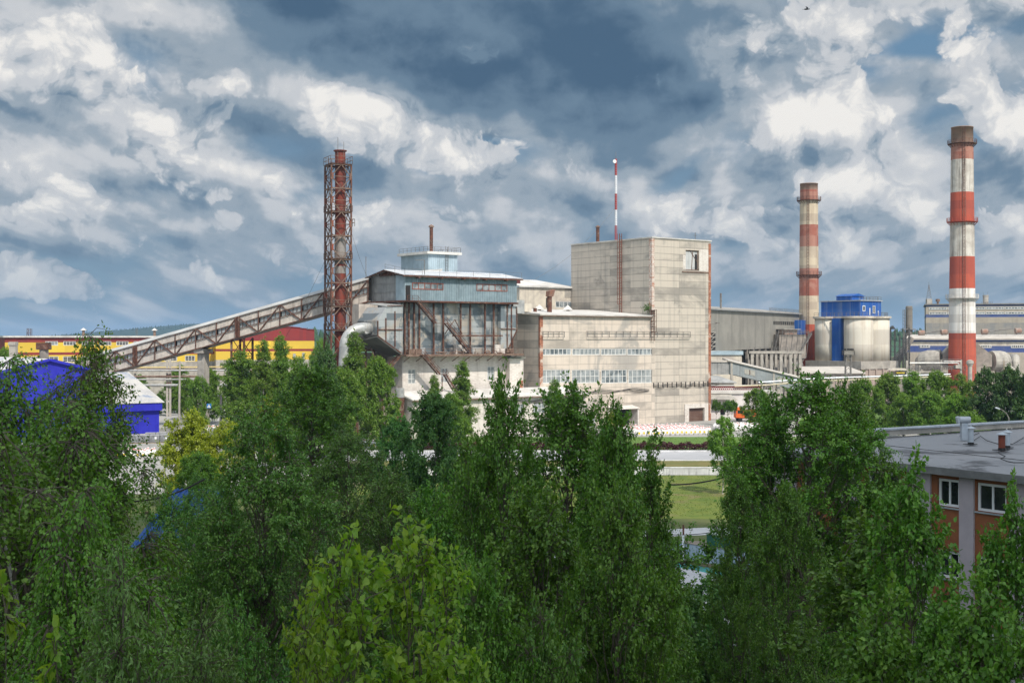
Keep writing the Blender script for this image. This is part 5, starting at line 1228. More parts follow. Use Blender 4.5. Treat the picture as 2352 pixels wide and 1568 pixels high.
for i in range(5): mb.box(-1.6, w_end, -.1, -.02, za_+.2+i*1.25, za_+.4+i*1.25); mb.beam((-1.5+.6*(i%2), -.1, za_+.2+i*1.25), (w_end-.9+.6*(i%2), -.1, za_+1.45+i*1.25), .12)
mb.build('open_lattice', conc, t)
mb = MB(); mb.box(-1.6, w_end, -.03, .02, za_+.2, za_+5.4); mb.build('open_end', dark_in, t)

# dusty plant beside it: hoppers, a hut, walkways and a frame
t = thing('dust_filter_plant', 'dust caked filter plant with hoppers, a tank and a rusty hut', 'machinery', (DX(1790, 392), 392, 0), radians(20))
s_ = 392/F
mb = MB(); mb.box(0, 9.5, 0, 7, 13.2, DZ(768, 392)); mb.build('body', conc_dark, t)
mb = MB()
for i in range(2): mb.hexa([(1.6+i*4, 2.4, 8.5), (3.2+i*4, 2.4, 8.5), (3.2+i*4, 4.4, 8.5), (1.6+i*4, 4.4, 8.5), (.2+i*4.8, .2, 13.19), (4.6+i*4.7, .2, 13.19), (4.6+i*4.7, 6.8, 13.19), (.2+i*4.8, 6.8, 13.19)])
mb.build('hopper', conc_dark, t)
mb = MB(); mb.box(2.5, 7.0, 1, 5, DZ(768, 392)+.01, DZ(757, 392)); mb.build('hut_wall', pm('hut_rust', (.28, .16, .12), (.3, .26, .22), .8), t)
mb = MB(); mb.box(1.7, 7.8, .2, 5.8, DZ(757, 392), DZ(755.5, 392)); mb.build('hut_roof', conc, t)
mb = MB(); mb.tube([(-.6, -2, 11), (6.5, -2, 11)], 1.15, 14); mb.build('tank', rail_grey, t)
mb = MB(); railing(mb, [(-.8, -.8, DZ(768, 392)), (9.8, -.8, DZ(768, 392))], 1.2, .05, 1.2, 2)
for i in range(6): mb.beam((i*1.9, -.1, 13.3), (i*1.9+.9, -.1, DZ(768, 392)), .14)
stairs(mb, (-1.0, -.9, DZ(768, 392)), (-2.8, -.9, 13.0), 1.0, 8); stairs(mb, (6.5, -1, 14.5), (11, -1, DZ(766, 392)), 1.0, 8)
mb.build('walkway', rail_grey, t)
t = thing('concrete_trestle', 'concrete trestle frame with steel cross bracing below the dusty plant', 'frame', (DX(1727, 372), 372, 0), radians(5))
Wt = DX(1840, 372)-DX(1727, 372); zt2 = DZ(812, 372)
mb = MB()
for i in range(6): mb.box(i*Wt/5-.42, i*Wt/5+.42, -.4, .4, 0, zt2)
for i in range(6): mb.box(i*Wt/5-.35, i*Wt/5+.35, 4.6, 5.4, 0, zt2)
mb.build('column_row', conc, t)
mb = MB(); mb.box(-1, Wt+1, -.6, .6, zt2, zt2+.7); mb.box(-1, Wt+1, 4.4, 5.6, zt2, zt2+.7); mb.build('top_beam', conc, t)
mb = MB()
for i in (1, 2, 3): mb.beam((i*Wt/5, -.2, 1), (i*Wt/5+Wt/5, -.2, zt2), .25); mb.beam((i*Wt/5+Wt/5, -.2, 1), (i*Wt/5, -.2, zt2), .25)
mb.tube([(0, -.8, zt2*.55), (Wt, -.8, zt2*.55)], .2, 8); mb.tube([(0, -.8, zt2*.4), (Wt, -.8, zt2*.42)], .14, 8); railing(mb, [(-1, -.6, zt2+.7), (Wt+1, -.6, zt2+.7)], 1.1, .05, 1.6, 1)
mb.build('bracing', rail_grey, t)
mb = MB(); mb.box(.5, Wt-.5, 6, 12, 0, zt2-1); mb.build('infill_wall', conc_dark, t)
o = thing('steel_hut', 'long low grey building with light blue gable between tower and trestle', 'building', (DX(1625, 345), 345, 0), radians(6)); zr = DZ(815, 345)
mb = MB(); mb.box(0, 9.5, 0, 8, 0, zr); mb.build('wall', cream, o); mb = MB(); mb.box(-.3, 9.8, -.4, 8, zr, zr+1.0); mb.build('roof', pale_blue, o)

# low covered conveyor coming down from the tower's right
t = thing('covered_conveyor', 'low grey sheeted conveyor gallery sloping down to the right of the tower', 'conveyor', (DX(1676, 325), 325, 0), radians(10))
L = 24.5; zA1, zA0 = DZ(829, 325), DZ(858, 325); zB1, zB0 = DZ(880, 330), DZ(893, 330)
dz = zB1-zA1
mb = MB(); n = 60; k = 0
for i in range(n):
    a, b = i/n, (i+1)/n
    mb.add([(L*a, 0, zA0+dz*a), (L*a+L/n*.5, -.05, zA0+dz*(a+.5/n)), (L*a+L/n*.5, -.05, zA1+dz*(a+.5/n)), (L*a, 0, zA1+dz*a), (L*b, 0, zA0+dz*b), (L*b, 0, zA1+dz*b)], [(0, 1, 2, 3), (1, 4, 5, 2)])
mb.hexa([(0, .1, zA0), (L, .1, zA0+dz), (L, 3.4, zA0+dz), (0, 3.4, zA0), (0, .1, zA1), (L, .1, zA1+dz), (L, 3.4, zA1+dz), (0, 3.4, zA1)]); mb.build('cladding', pale_blue and pm('conveyor_sheet', (.30, .33, .34), (.24, .265, .27), .4, streak=(.19, .19, .19)), t)
mb = MB(); mb.hexa([(-.6, -.45, zA1), (L, -.45, zA1+dz), (L, 3.9, zA1+dz+.25), (-.6, 3.9, zA1+.25), (-.6, -.45, zA1+.22), (L, -.45, zA1+dz+.22), (L, 3.9, zA1+dz+.8), (-.6, 3.9, zA1+.8)]); mb.build('roof', pm('pale_dust_roof', (.52, .48, .43), (.43, .4, .36), .3), t)
for i, a in enumerate((.16, .52)):
    f = MB(); z = zA1+dz*a-1.0; s2 = dz/L
    f.hexa([(L*a, -.1, z-1.3), (L*a+2.8, -.1, z-1.3+2.8*s2), (L*a+2.8, -.02, z-1.3+2.8*s2), (L*a, -.02, z-1.3), (L*a, -.1, z), (L*a+2.8, -.1, z+2.8*s2), (L*a+2.8, -.02, z+2.8*s2), (L*a, -.02, z)])
    w_ = f.build('window', pm('dusty_pane', (.42, .41, .36), (.33, .32, .29), 1.5), t)
    MB().beam((L*a+1.4, -.14, z-1.2+1.4*s2), (L*a+1.4, -.14, z+1.4*s2), .18, .1).build('mullion', rust, w_)
mb = MB(); mb.box(-5.2, -.2, .2, 4, zA0-.2, zA1-.3)
for i in range(12): mb.box(-5.2+i*.42, -5.05+i*.42, .12, .2, zA0-.2, zA1-.3)
mb.build('level_section', grey_sheet, t); mb = MB(); mb.box(-5.4, .2, -.1, 4.2, zA1-.3, zA1+.15); mb.build('level_roof', pm('pale_dust_roof', (.52, .48, .43), (.43, .4, .36), .3), t)
mb = MB()
for a in (.02, .48, .9): mb.box(L*a-.25, L*a+.25, -.15, .2, 0, zA0+dz*a+3)
mb.box(-5.0, -4.4, .3, 1, 0, zA0-.2); mb.build('support_post', conc, t)
o = thing('flat_roofed_store', 'small store with a pale grey sloping roof below the covered conveyor', 'building', (DX(1636, 316), 316, 0), radians(0))
zr = DZ(880, 316)
mb = MB(); mb.box(-1.5, 5.5, 1, 8, 0, zr); mb.build('wall', cream, o); mb = MB(); mb.hexa([(-2, .4, zr), (6.2, .4, zr), (2.5, 8, zr+1.5), (-2, 8, zr+1.5), (-2, .4, zr+.2), (6.2, .4, zr+.2), (2.5, 8, zr+1.7), (-2, 8, zr+1.7)]); mb.build('roof', grey_sheet, o)

# ornamented pipe bridge with white rings
t = thing('pipe_bridge', 'maroon pipe bridge trimmed with a row of white rings beside the tower', 'pipes', (DX(1630, 312), 312, 0), radians(2))
zc = DZ(893.5, 312); Lb = DX(1750, 312)-DX(1630, 312)
mb = MB(); mb.box(0, Lb, -.06, .06, zc-.75, zc+.75); mb.build('girder', maroon, t)
mb = MB(); mb.box(0, Lb, -.3, 1.6, zc+.76, zc+.95); mb.build('deck', limewash, t)
mb = MB()
for i in range(24):
    x = .4+i*.5; 
    if x > Lb-.3: break
    pts = [(x+.2*cos(a), -.11, zc+.34*sin(a)) for a in [2*pi*j/10 for j in range(11)]]; mb.tube(pts, .055, 5, False)
mb.build('ring_row', white_paint, t)
mb = MB(); mb.tube([(6, -.6, zc+.7), (14, -.6, zc+1.0), (26, -.2, zc+1.9), (60, 1, zc+3.0)], .17, 8); mb.build('gas_pipe', pm('cream_pipe', (.58, .50, .34), (.5, .45, .34), 1), t)
mb = MB(); mb.tube([(12, 0, zc+1.6), (27, .4, zc+2.6), (60, 1.6, zc+3.5)], .16, 8); mb.build('grey_pipe', zinc, t)
mb = MB()
for x in (5.2, 17, 30, 43, 55): mb.box(x-.3, x+.3, .3, .9, 0, zc+(.7 if x < 12 else 1.4 if x < 20 else 2.3))
mb.build('post', conc, t)
t = thing('white_annex', 'white rendered gatehouse with a grey awning right of the tower', 'building', (DX(1634, 306), 306, 0), radians(3))
mb = MB(); mb.box(-1, 16, 2, 9, 0, DZ(905, 306)); mb.build('wall', pm('white_render', (.70, .66, .64), (.62, .58, .56), .5), t)
mb = MB(); mb.hexa([(-1, -.6, DZ(918, 306)), (6.2, -.6, DZ(918, 306)), (5.0, 2, DZ(907, 306)), (-1, 2, DZ(907, 306)), (-1, -.6, DZ(918, 306)+.15), (6.2, -.6, DZ(918, 306)+.15), (5.0, 2, DZ(907, 306)+.15), (-1, 2, DZ(907, 306)+.15)]); mb.build('awning', conc, t)
mb = MB(); mb.box(-1.2, 16.3, 1.6, 9.4, DZ(905, 306), DZ(899, 306)); mb.build('roof', limewash, t)
mb = MB(); mb.box(2.6, 3.7, 1.92, 1.98, 1.0, 3.0); mb.build('window', glass_dark, t)
# orange lorry
t = thing('orange_lorry', 'bright orange lorry parked half hidden by the trees beside the white gatehouse', 'truck', (DX(1691, 297), 297, 0.012), radians(5))
mb = MB(); mb.box(0, 2.1, 0, 2.4, .95, 2.9); mb.hexa([(0, .05, 2.9), (2.0, .05, 2.9), (2.0, 2.35, 2.9), (0, 2.35, 2.9), (.35, .15, 3.35), (2.0, .15, 3.35), (2.0, 2.25, 3.35), (.35, 2.25, 3.35)]); mb.build('cab', orange_p, t)
mb = MB(); mb.box(-.02, .02, .25, 2.15, 1.95, 2.75); mb.box(.35, 1.6, -.02, .01, 1.95, 2.7); mb.build('cab_window', glass_dark, t)
mb = MB(); mb.hexa([(2.3, 0, 1.25), (7.6, 0, 1.25), (7.6, 2.4, 1.25), (2.3, 2.4, 1.25), (2.2, -.05, 2.75), (7.8, -.05, 2.75), (7.8, 2.45, 2.75), (2.2, 2.45, 2.75)]); mb.build('tipper_body', orange_p, t)
mb = MB(); mb.box(.2, 7.4, .5, 1.9, .75, 1.2); mb.build('chassis', tyre, t)
for x in (1.0, 5.2, 6.5):
    for y in (.02, 2.06):
        mb = MB(); mb.tube([(x, y, .5), (x, y+.32, .5)], .5, 14); mb.build('wheel', tyre, t)

# ================================================================ blue banded halls on the far right
def slices(mb, x0, x1, y0, y1, lst):
    for z0, z1, m in lst: mb.use(m); mb.box(x0, x1, y0, y1, z0, z1-.004)
HA = radians(-17); O7 = Vector((DX(2127, 540), 540, 0)); P7 = Plane(O7, HA)
t = thing('upper_hall', 'tall grey and blue striped hall with two rows of small windows', 'building', O7, HA)
zf = lambda dy: P7.z(2140, dy)
Lx = 62
mb = MB(); slices(mb, 0, Lx, 0, 40, [(0, zf(742), hall_grey), (zf(742), zf(729), hall_beige), (zf(729), zf(722), hall_blue), (zf(722), zf(704), hall_beige), (zf(704), zf(700.5), hall_blue)]); mb.build('wall', None, t)
mb = MB(); mb.box(-.5, Lx+.5, -.6, 40.5, zf(700.5), zf(698)); mb.build('roof', pm('roof_edge_grey', (.24, .23, .22), (.18, .17, .16), .5), t)
for yy in (708.5, 719.5):
    for i in range(8):
        a = 1.2+i*7.5; window(t, a, a+7.2, zf(yy+3.0), zf(yy-2.6), -.02, 6, 1, white_paint, glass, .22, .14)
for nm_, lb, dx, kind in (('vent', 'stubby drum headed vent on the striped hall roof', 2167, 0), ('vent', 'wide grey roof stack with rail and aerial on the striped hall roof', 2286, 1)):
    x = P7.t(dx); w = O7+Vector((x, 6, zf(698)))
    o = thing('roof_stack' if kind else 'roof_drum', lb, 'vent', w, 0)
    if kind: MB().lathe([(1.15, 0), (1.15, 3.2), (1.25, 3.3), (1.25, 3.9)], 16).build('stack', conc, o); mb = MB(); railing(mb, [(-2.2, -1.3, 0), (2.4, -1.3, 0)], 1.0, .04, .8); mb.build('rail', rail_grey, o); mb = MB(); mb.beam((-.9, 0, 3.9), (-.9, 0, 5), .08); mb.beam((.9, 0, 3.9), (.9, 0, 5.4), .08); mb.build('aerial', rail_grey, o)
    else: MB().lathe([(.45, 0), (.45, 1.1)], 12).build('pipe', rust_light, o); MB().lathe([(.9, 1.1), (.9, 2.2), (.2, 2.3)], 12).build('drum', rust_light, o)
o = thing('lattice_beacon', 'small tapering lattice mast on the left corner of the striped hall roof', 'mast', O7+Vector((2.2, 3, zf(698))), 0)
mb = MB(); mb.box(-1.1, 1.1, -1, 1, 0, 2.2); mb.build('base_box', conc, o)
mb = MB()
for a in (-.8, .8):
    for b in (-.8, .8): mb.beam((a, b, 2.2), (a*.1, b*.1, 8.2), .1)
for i in range(6): mb.beam((-.8+.13*i, -.8+.13*i, 2.2+i), (.8-.13*(i+1), -.8+.13*(i+1), 3.2+i), .07)
mb.beam((0, 0, 8), (0, 0, 9.6), .08); mb.build('lattice', rail_grey, o)

O8 = Vector((DX(2085, 436), 436, 0)); P8 = Plane(O8, HA)
t = thing('lower_hall', 'long low dusty hall with a blue band, arched opening and dust roof', 'building', O8, HA)
zf = lambda dy: P8.z(2110, dy); Lx = 62
ar0, ar1 = P8.t(2101.5), P8.t(2115.5)
mb = MB(); slices(mb, 0, Lx, 0, 30, [(0, zf(808.5), hall_beige), (zf(808.5), zf(794), hall_blue), (zf(794), zf(785), cream), (zf(785), zf(780.5), hall_blue)]); mb.build('wall', None, t)
mb = MB(); mb.box(-.8, Lx+.5, -.9, 30, zf(780.5), zf(777)); mb.hexa([(-.8, .5, zf(777)), (Lx, .5, zf(777)), (Lx, 20, zf(777)+.2), (1.8, 20, zf(777)+.2), (0, 1.5, zf(771)), (Lx, 1.5, zf(771)), (Lx, 20, zf(768)), (1.8, 20, zf(768))]); mb.build('roof', pm('pale_dust_roof', (.52, .48, .43), (.43, .4, .36), .3), t)
for a, b in ((2113, 2136), (2182, 2205), (2252, 2277), (2322, 2352)):
    window(t, P8.t(a), P8.t(b), zf(798.5), zf(792), -.02, 6, 1, white_paint, glass_dark, .22, .14)
za = zf(827); r_ = (ar1-ar0)/2; cx_ = (ar0+ar1)/2
mb = MB(); mb.prism([(ar0, 0), (ar1, 0)]+[(cx_+r_*cos(a), za+r_*sin(a)) for a in [pi*j/12 for j in range(13)]], -.03, .0); mb.build('arched_opening', rail_grey, t)
mb = MB(); railing(mb, [(1, 1, zf(771)), (Lx, 1, zf(771))], .9, .03, 2.5, 1); mb.build('roof_rail', rail_grey, t)
for i, (dx, dy) in enumerate(((2119, 765), (2171, 763), (2264, 762), (2341, 760))):
    p = D(dx, dy, 442); o = thing('roof_fan', ['leftmost rusty roof fan on the low dusty hall', 'rusty roof fan hidden beside the bright red chimney', 'rusty roof fan just right of the bright red chimney', 'rightmost rusty roof fan by the picture edge'][i], 'fan', (p.x, 442, zf(770)), 0, 'rusty fans on the low hall roof')
    mb = MB(); mb.tube([(-1.4, 0, p.z-zf(770)), (.6, 0, p.z-zf(770)+.1)], .95, 12); mb.build('drum', MATS['hut_rust'], o)
    mb = MB(); mb.tube([(1.0, 0, p.z-zf(770)+.1), (9.5 if i in (0, 2) else 3.2, 1, p.z-zf(770)+1.1)], .22, 6); mb.box(-1, .4, -.5, .5, -.2, p.z-zf(770)-.6); mb.build('duct', rail_grey, o)

# big gas ducts on both sides of the bright chimney
t = thing('gas_ducts', 'huge dusty flue ducts with flared collars joining the bright red chimney', 'pipes', (DX(2210, 384), 384, 0), 0)
s3 = 384/F; X_ = lambda dx: (dx-2210)*s3; Z_ = lambda dy: DZ(dy, 384)
mb = MB(); mb.tube([(X_(2128), 4, Z_(831)), (X_(2131), 3.2, Z_(830)), (X_(2137), 2.4, Z_(828.5)), (X_(2163), .6, Z_(827))], [2.3, 3.0, 3.15, 3.1], 20); mb.build('duct', conc, t, False)
mb = MB(); mb.tube([(X_(2277), .4, Z_(829)), (X_(2300), 1.0, Z_(829)), (X_(2306), 1.6, Z_(829)), (X_(2309), 2.5, Z_(829))], [3.0, 3.1, 2.9, 2.0], 20); mb.build('duct', conc, t)
mb = MB(); mb.hexa([(X_(2163), -1, Z_(843)), (X_(2186), -1, Z_(846)), (X_(2186), 1.5, Z_(846)), (X_(2163), 1.5, Z_(843)), (X_(2163), -1, Z_(812)), (X_(2184), -1, Z_(790)), (X_(2184), 1.5, Z_(790)), (X_(2163), 1.5, Z_(812))]); mb.build('transition_box', conc, t)
mb = MB(); mb.hexa([(X_(2238), -1, Z_(842)), (X_(2276), -1, Z_(842)), (X_(2276), 1.5, Z_(842)), (X_(2238), 1.5, Z_(842)), (X_(2238), -1, Z_(786)), (X_(2276), -1, Z_(815)), (X_(2276), 1.5, Z_(815)), (X_(2238), 1.5, Z_(786))]); mb.build('transition_box', conc_dark, t)
mb = MB(); mb.box(X_(2177), X_(2180.5), -1.06, -1.0, Z_(836), Z_(824)); mb.build('hatch', MATS['hut_rust'], t)
mb = MB(); mb.tube([(X_(2303), -.2, Z_(842)), (X_(2318), -.6, Z_(852)), (X_(2338), -1, Z_(872)), (X_(2345), -1, 0)], 1.5, 14); mb.build('duct_branch', conc, t)
mb = MB(); mb.tube([(X_(2268), -1.5, Z_(846)), (X_(2252), -2, Z_(862)), (X_(2244), -2, 0)], .55, 10); mb.build('duct_branch', conc, t)
for a in (2311, 2341):
    mb = MB(); mb.tube([(X_(a)+1.2, 8, Z_(822)), (X_(a)+.7, 5, Z_(823)), (X_(a), 3, Z_(827)), (X_(a)-.2, 2, Z_(835)), (X_(a)-.5, 1, Z_(855)), (X_(a)-.6, .8, 0)], [1.2, 1.35, 1.35, 1.1, 1.1, 1.1], 14); mb.build('elbow_duct', conc, t)
for a in (2290, 2150, 2258): mb = MB(); mb.box(X_(a)-.5, X_(a)+.5, -.5, .5, 0, Z_(845)); mb.build('saddle_post', conc_dark, t)

# pipe gantry in front of the chimney foot
t = thing('pipe_gantry', 'dusty steel pipe gantry with lattice girder in front of the bright chimney', 'frame', (DX(2078, 366), 366, 0), 0)
s4 = 366/F; X4 = lambda dx: (dx-2078)*s4; Z4 = lambda dy: DZ(dy, 366)
mb = MB()
for a, yt in ((2083, 828), (2092, 838), (2112, 835), (2162, 826), (2207, 826), (2205, 860)): mb.box(X4(a)-.26, X4(a)+.26, -.26, .26, 0, Z4(yt))
mb.build('post', conc, t)
mb = MB(); mb.box(X4(2162), X4(2207), -.35, .35, Z4(826.5), Z4(825)); mb.box(X4(2083), X4(2207), -.2, .2, Z4(841.5), Z4(840.5)); mb.box(X4(2083), X4(2207), -.2, .2, Z4(847.5), Z4(846.5))
for i in range(22): x = X4(2084)+i*.7; mb.beam((x, -.2, Z4(847)), (x+.35, -.2, Z4(841)), .1); mb.beam((x+.35, -.2, Z4(841)), (x+.7, -.2, Z4(847)), .1)
railing(mb, [(X4(2083), -.5, Z4(852)), (X4(2235), -.5, Z4(852))], 1.1, .04, 1.2, 1)
mb.build('girder', rail_grey, t)
mb = MB(); mb.tube([(X4(2088), -.6, Z4(833.5)), (X4(2196), -.6, Z4(833.5)), (X4(2200), -.6, Z4(835)), (X4(2201), -.6, Z4(840))], .22, 8); mb.build('pipe', silver_duct, t)
mb = MB(); mb.tube([(X4(2165), -.8, Z4(830)), (X4(2204), -.8, Z4(830))], .16, 8); mb.build('pipe', silver_duct, t)
mb = MB(); mb.box(X4(2192), X4(2206), -1.2, .8, Z4(846), Z4(838)); mb.build('valve_house', conc, t)
mb = MB(); mb.lathe([(.6, 0), (.6, Z4(842)), (1.1, Z4(834)), (.9, Z4(828)), (.2, Z4(826))], 12, X4(2225), -1); mb.build('cyclone', conc, t)
mb = MB(); mb.box(X4(2085), X4(2180), 2, 5, 0, Z4(853)); mb.build('low_wall', conc, t)
for i, dx in enumerate((2239, 2306)):
    o = thing('ochre_mast', ('left' if i == 0 else 'right') + ' thin ochre lightning mast before the gas ducts', 'mast', (DX(dx, 352), 352, 0), 0); mb = MB(); mb.tube([(0, 0, 0), (0, 0, DZ(828, 352))], [.14, .06], 6); mb.build('shaft', pm('ochre', (.36, .22, .07), (.3, .19, .08), 1), o); mb = MB(); mb.beam((-.5, 0, 8), (.5, 0, 8), .08); mb.build('crossarm', MATS['ochre'], o)
o = thing('grit_hut', 'tiny dusty hut with a pale roof and yellow machine beside the gantry', 'hut', (DX(2062, 366), 366, 0), 0)
mb = MB(); mb.box(-1.5, 1.5, 0, 2, 0, DZ(853, 366)); mb.build('body', conc_dark, o); mb = MB(); mb.prism([(-2.4, DZ(850, 366)), (2.6, DZ(850, 366)), (1.8, DZ(846, 366)), (-1.6, DZ(846, 366))], -1, 2.5); mb.build('roof', cream, o)
mb = MB(); mb.box(-.6, 1.7, -1, -.2, DZ(857, 366), DZ(855, 366)); mb.build('yellow_machine', tag_yellow, o)
# sloping conveyors between the silos and the low hall
t = thing('inclined_belts', 'tangle of dusty inclined conveyor belts and posts between silos and hall', 'conveyor', (DX(2042, 405), 405, 0), 0)
s5 = 405/F; X5 = lambda dx: (dx-2042)*s5; Z5 = lambda dy: DZ(dy, 405)
for a, b, c_, d_, m in ((2046, 858, 2098, 776, conc_dark), (2045, 842, 2084, 800, conc)):
    mb = MB(); mb.beam((X5(a), 0, Z5(b)), (X5(c_), 2, Z5(d_)), 2.0, 1.1); mb.build('belt_gallery', m, t)
mb = MB()
for a, yt in ((2043, 755), (2053, 758), (2064, 770), (2072, 775), (2078, 765), (2086, 752)): mb.box(X5(a)-.22, X5(a)+.22, -1.3, -.9, 0, Z5(yt))
for i in range(5): mb.beam((X5(2043), -1.1, Z5(780+i*14)), (X5(2078), -1.1, Z5(786+i*12)), .16); mb.beam((X5(2046), -1.2, Z5(850-i*6)), (X5(2090), -1.2, Z5(790-i*6)), .12)
mb.box(X5(2043), X5(2054), -1.3, 1, Z5(756), Z5(754)); mb.prism([(X5(2042), Z5(754)), (X5(2055), Z5(756)), (X5(2049), Z5(748))], -1.2, .5)
mb.build('steel_frame', rail_grey, t)
o = thing('grey_stack', 'short plain grey cylinder stack with a side ladder left of the striped hall', 'chimney', (DX(2088, 470), 470, 0), 0)
mb = MB(); mb.lathe([(1.25, 0), (1.25, 21), (1.22, DZ(705, 470)), (1.05, DZ(703, 470))], 20); mb.build('shaft', pm('stack_grey', (.22, .20, .17), (.17, .155, .13), .4, streak=(.12, .11, .1)), o)
mb = MB(); ladder(mb, -1.75, -.4, 14, DZ(711, 470), .7, .06, True, 'y'); mb.build('ladder', rail_grey, o)
mb = MB()
for z in (24, 27.5, 30): mb.lathe([(1.3, z), (1.3, z+.15)], 20)
mb.build('hoop', rail_grey, o)
mb = MB(); mb.box(X5(2080)*0-2.6, 1.9, -1.8, 1.8, DZ(755.5, 470)-.3, DZ(755.5, 470)); [mb.box(x-.12, x+.12, -1.8, -1.6, 0, DZ(755.5, 470)-.3) for x in (-2.4, 1.7)]; mb.build('platform', rail_grey, o)

# ================================================================ radio mast and bird
Ym = 334; xm = DX(1414.5, Ym)
t = thing('radio_mast', 'thin red and white banded radio mast with a round white dish', 'mast', (xm, Ym, 0), radians(20))
zs = [0, DZ(520, Ym), DZ(474, Ym), DZ(437, Ym), DZ(399, Ym), DZ(365, Ym)]; cols = [mast_red, pvc, mast_red, pvc, mast_red]
zs = [0, DZ(518, Ym), DZ(482, Ym), DZ(445, Ym), DZ(403, Ym), DZ(365, Ym)]
mb = MB()
for (z0, z1), m in zip(zip(zs[:-1], zs[1:]), cols):
    mb.use(m); hb_ = .27
    tri = [(hb_*cos(a), hb_*sin(a)) for a in (0, 2*pi/3, 4*pi/3)]
    for x, y in tri: mb.beam((x, y, z0), (x, y, z1-.01), .11)
    n = max(1, int((z1-z0)/.55)); st = (z1-z0)/n
    if z0 < 5: n = 0
    for i in range(n):
        z = z0+i*st
        for k in range(3): a, b = tri[k], tri[(k+1) % 3]; mb.beam((*a, z), (*b, z+st), .075)
mb.build('lattice', None, t)
mb = MB(); mb.tube([(-.75, -.75, DZ(372.5, Ym)), (-.75, -1.0, DZ(372.5, Ym))], .48, 20); mb.build('dish', pvc, t)
mb = MB(); mb.beam((0, 0, zs[-1]), (0, 0, zs[-1]+1.8), .07); mb.beam((-.75, -.7, DZ(372.5, Ym)), (0, 0, DZ(372.5, Ym)), .1); mb.build('aerial', rail_grey, t)
wire('guy_wire', (xm, Ym, DZ(475, Ym)), D(1230, 640, 300), 2.0, .03, 'thin dark guy wire falling left from the radio mast to the rear roof', mat=rail_grey)
pbd = D(1853, 22, 75)
o = thing('bird', 'small dark bird gliding high in the clouds at upper right', 'bird', pbd, radians(-20))
mb = MB(); mb.lathe([(.005, -.16), (.03, -.12), (.042, -.03), (.036, .06), (.026, .10), (.03, .13), (.02, .16), (.004, .19)], 10)
mb.xform(Matrix.Rotation(pi/2, 4, 'Y')); n0 = len(mb.v)
for sg in (-1, 1):
    mb.add([(.06, sg*.03, 0), (-.04, sg*.03, 0), (-.03, sg*.16, .07), (.07, sg*.14, .075), (-.11, sg*.30, .10), (-.06, sg*.31, .105), (.06, sg*.03, -.012), (-.04, sg*.03, -.012), (-.03, sg*.16, .06), (.07, sg*.14, .065), (-.11, sg*.30, .095), (-.06, sg*.31, .10)],
           [(0, 1, 2, 3), (3, 2, 4, 5), (6, 9, 8, 7), (9, 11, 10, 8), (0, 3, 9, 6), (1, 7, 8, 2), (3, 5, 11, 9), (2, 8, 10, 4), (4, 10, 11, 5)])
mb.add([(-.12, -.03, 0), (-.12, .03, 0), (-.27, .07, .01), (-.22, 0, .01), (-.27, -.07, .01), (-.12, 0, .012)], [(0, 3, 4), (1, 2, 3), (0, 1, 3), (0, 5, 3), (1, 3, 5)])
mb.xform(Matrix.Rotation(radians(25), 4, 'X')); b = mb.build('body', pm('bird_dark', (.03, .03, .035), (.05, .05, .055), 9), o)

# ================================================================ the orange and lilac office building, near right
BA = atan2(-.843, .537); OB = Vector((17.6, 60.7, 0)); PB = Plane((OB.x+.843*.42, OB.y+.537*.42), BA)
t = thing('office_building', 'orange and lilac rendered office building with a flat felt roof', 'building', OB, BA)
zR = 13.75; fy = .42
bx = lambda zx: PB.t((2180+zx/3.137)*.91875); bz = lambda zx, zy: PB.z((2180+zx/3.137)*.91875, (1000+zy/3.137)*.91875)
pil = [(bx(693), bx(806)), (bx(1088), bx(1088)+2.3)]
w1 = (bx(512), bx(684), bz(600, 838), bz(600, 618)); w2 = (bx(810), bx(1070), bz(930, 895), bz(930, 645))
fl = 3.25
inf = [(bx(466), pil[0][0]), (pil[0][1], pil[1][0])]
nxt = pil[1][1]; wd = w2[1]-w2[0]
xs_ = []
while nxt < 24: inf.append((nxt, nxt+2.9)); nxt += 2.9+1.35
lefts = []; xx = inf[0][0]-1.35
while xx-2.9 > -9: lefts.append((xx-2.9, xx)); xx -= 2.9+1.35
allinf = sorted(lefts+inf)
edges = [(-9.1, allinf[0][0])]+[(allinf[i][1], allinf[i+1][0]) for i in range(len(allinf)-1)]+[(allinf[-1][1], 25)]
for a, b in edges: mb = MB(); mb.box(a, b, fy-.10, fy+.2, 0, zR-.35); mb.build('pilaster', lilac_w, t)
holes_b = []
for k_, (a, b) in enumerate(allinf):
    if abs(a-inf[0][0]) < .01: wx = w1[:2]
    elif abs(a-inf[1][0]) < .01: wx = (w2[0]+.05, w2[1]-.1)
    else: wx = (a+.45, b-.45)
    for f_ in range(4):
        z1 = w1[3]-fl*f_; z0 = w1[2]-fl*f_
        if z0 > .2: holes_b.append((wx[0], wx[1], z0, z1))
    hs_ = [h for h in holes_b if h[0] >= a-.01 and h[1] <= b+.01]
    mb = MB(); mb.wall(a+.005, b-.005, 0, zR-.36, fy, hs_, .32); mb.build('infill_wall', orange_w, t)
for a, b, c, d in holes_b:
    o_ = window(t, a+.02, b-.02, c+.02, d-.02, fy+.22, 2, 1, pvc, glass_dark, .11, .12)
    MB().box(a-.04, b+.04, fy-.1, fy+.1, c-.07, c-.01).build('sill', zinc, o_)
mb = MB(); mb.box(-9.1, -8.8, .35, 34.5, 0, zR-.36); mb.box(24.7, 25, .7, 34.5, 0, zR-.36); mb.box(-8.8, 24.7, 34.2, 34.5, 0, zR-.36); mb.build('side_wall', lilac_w, t)
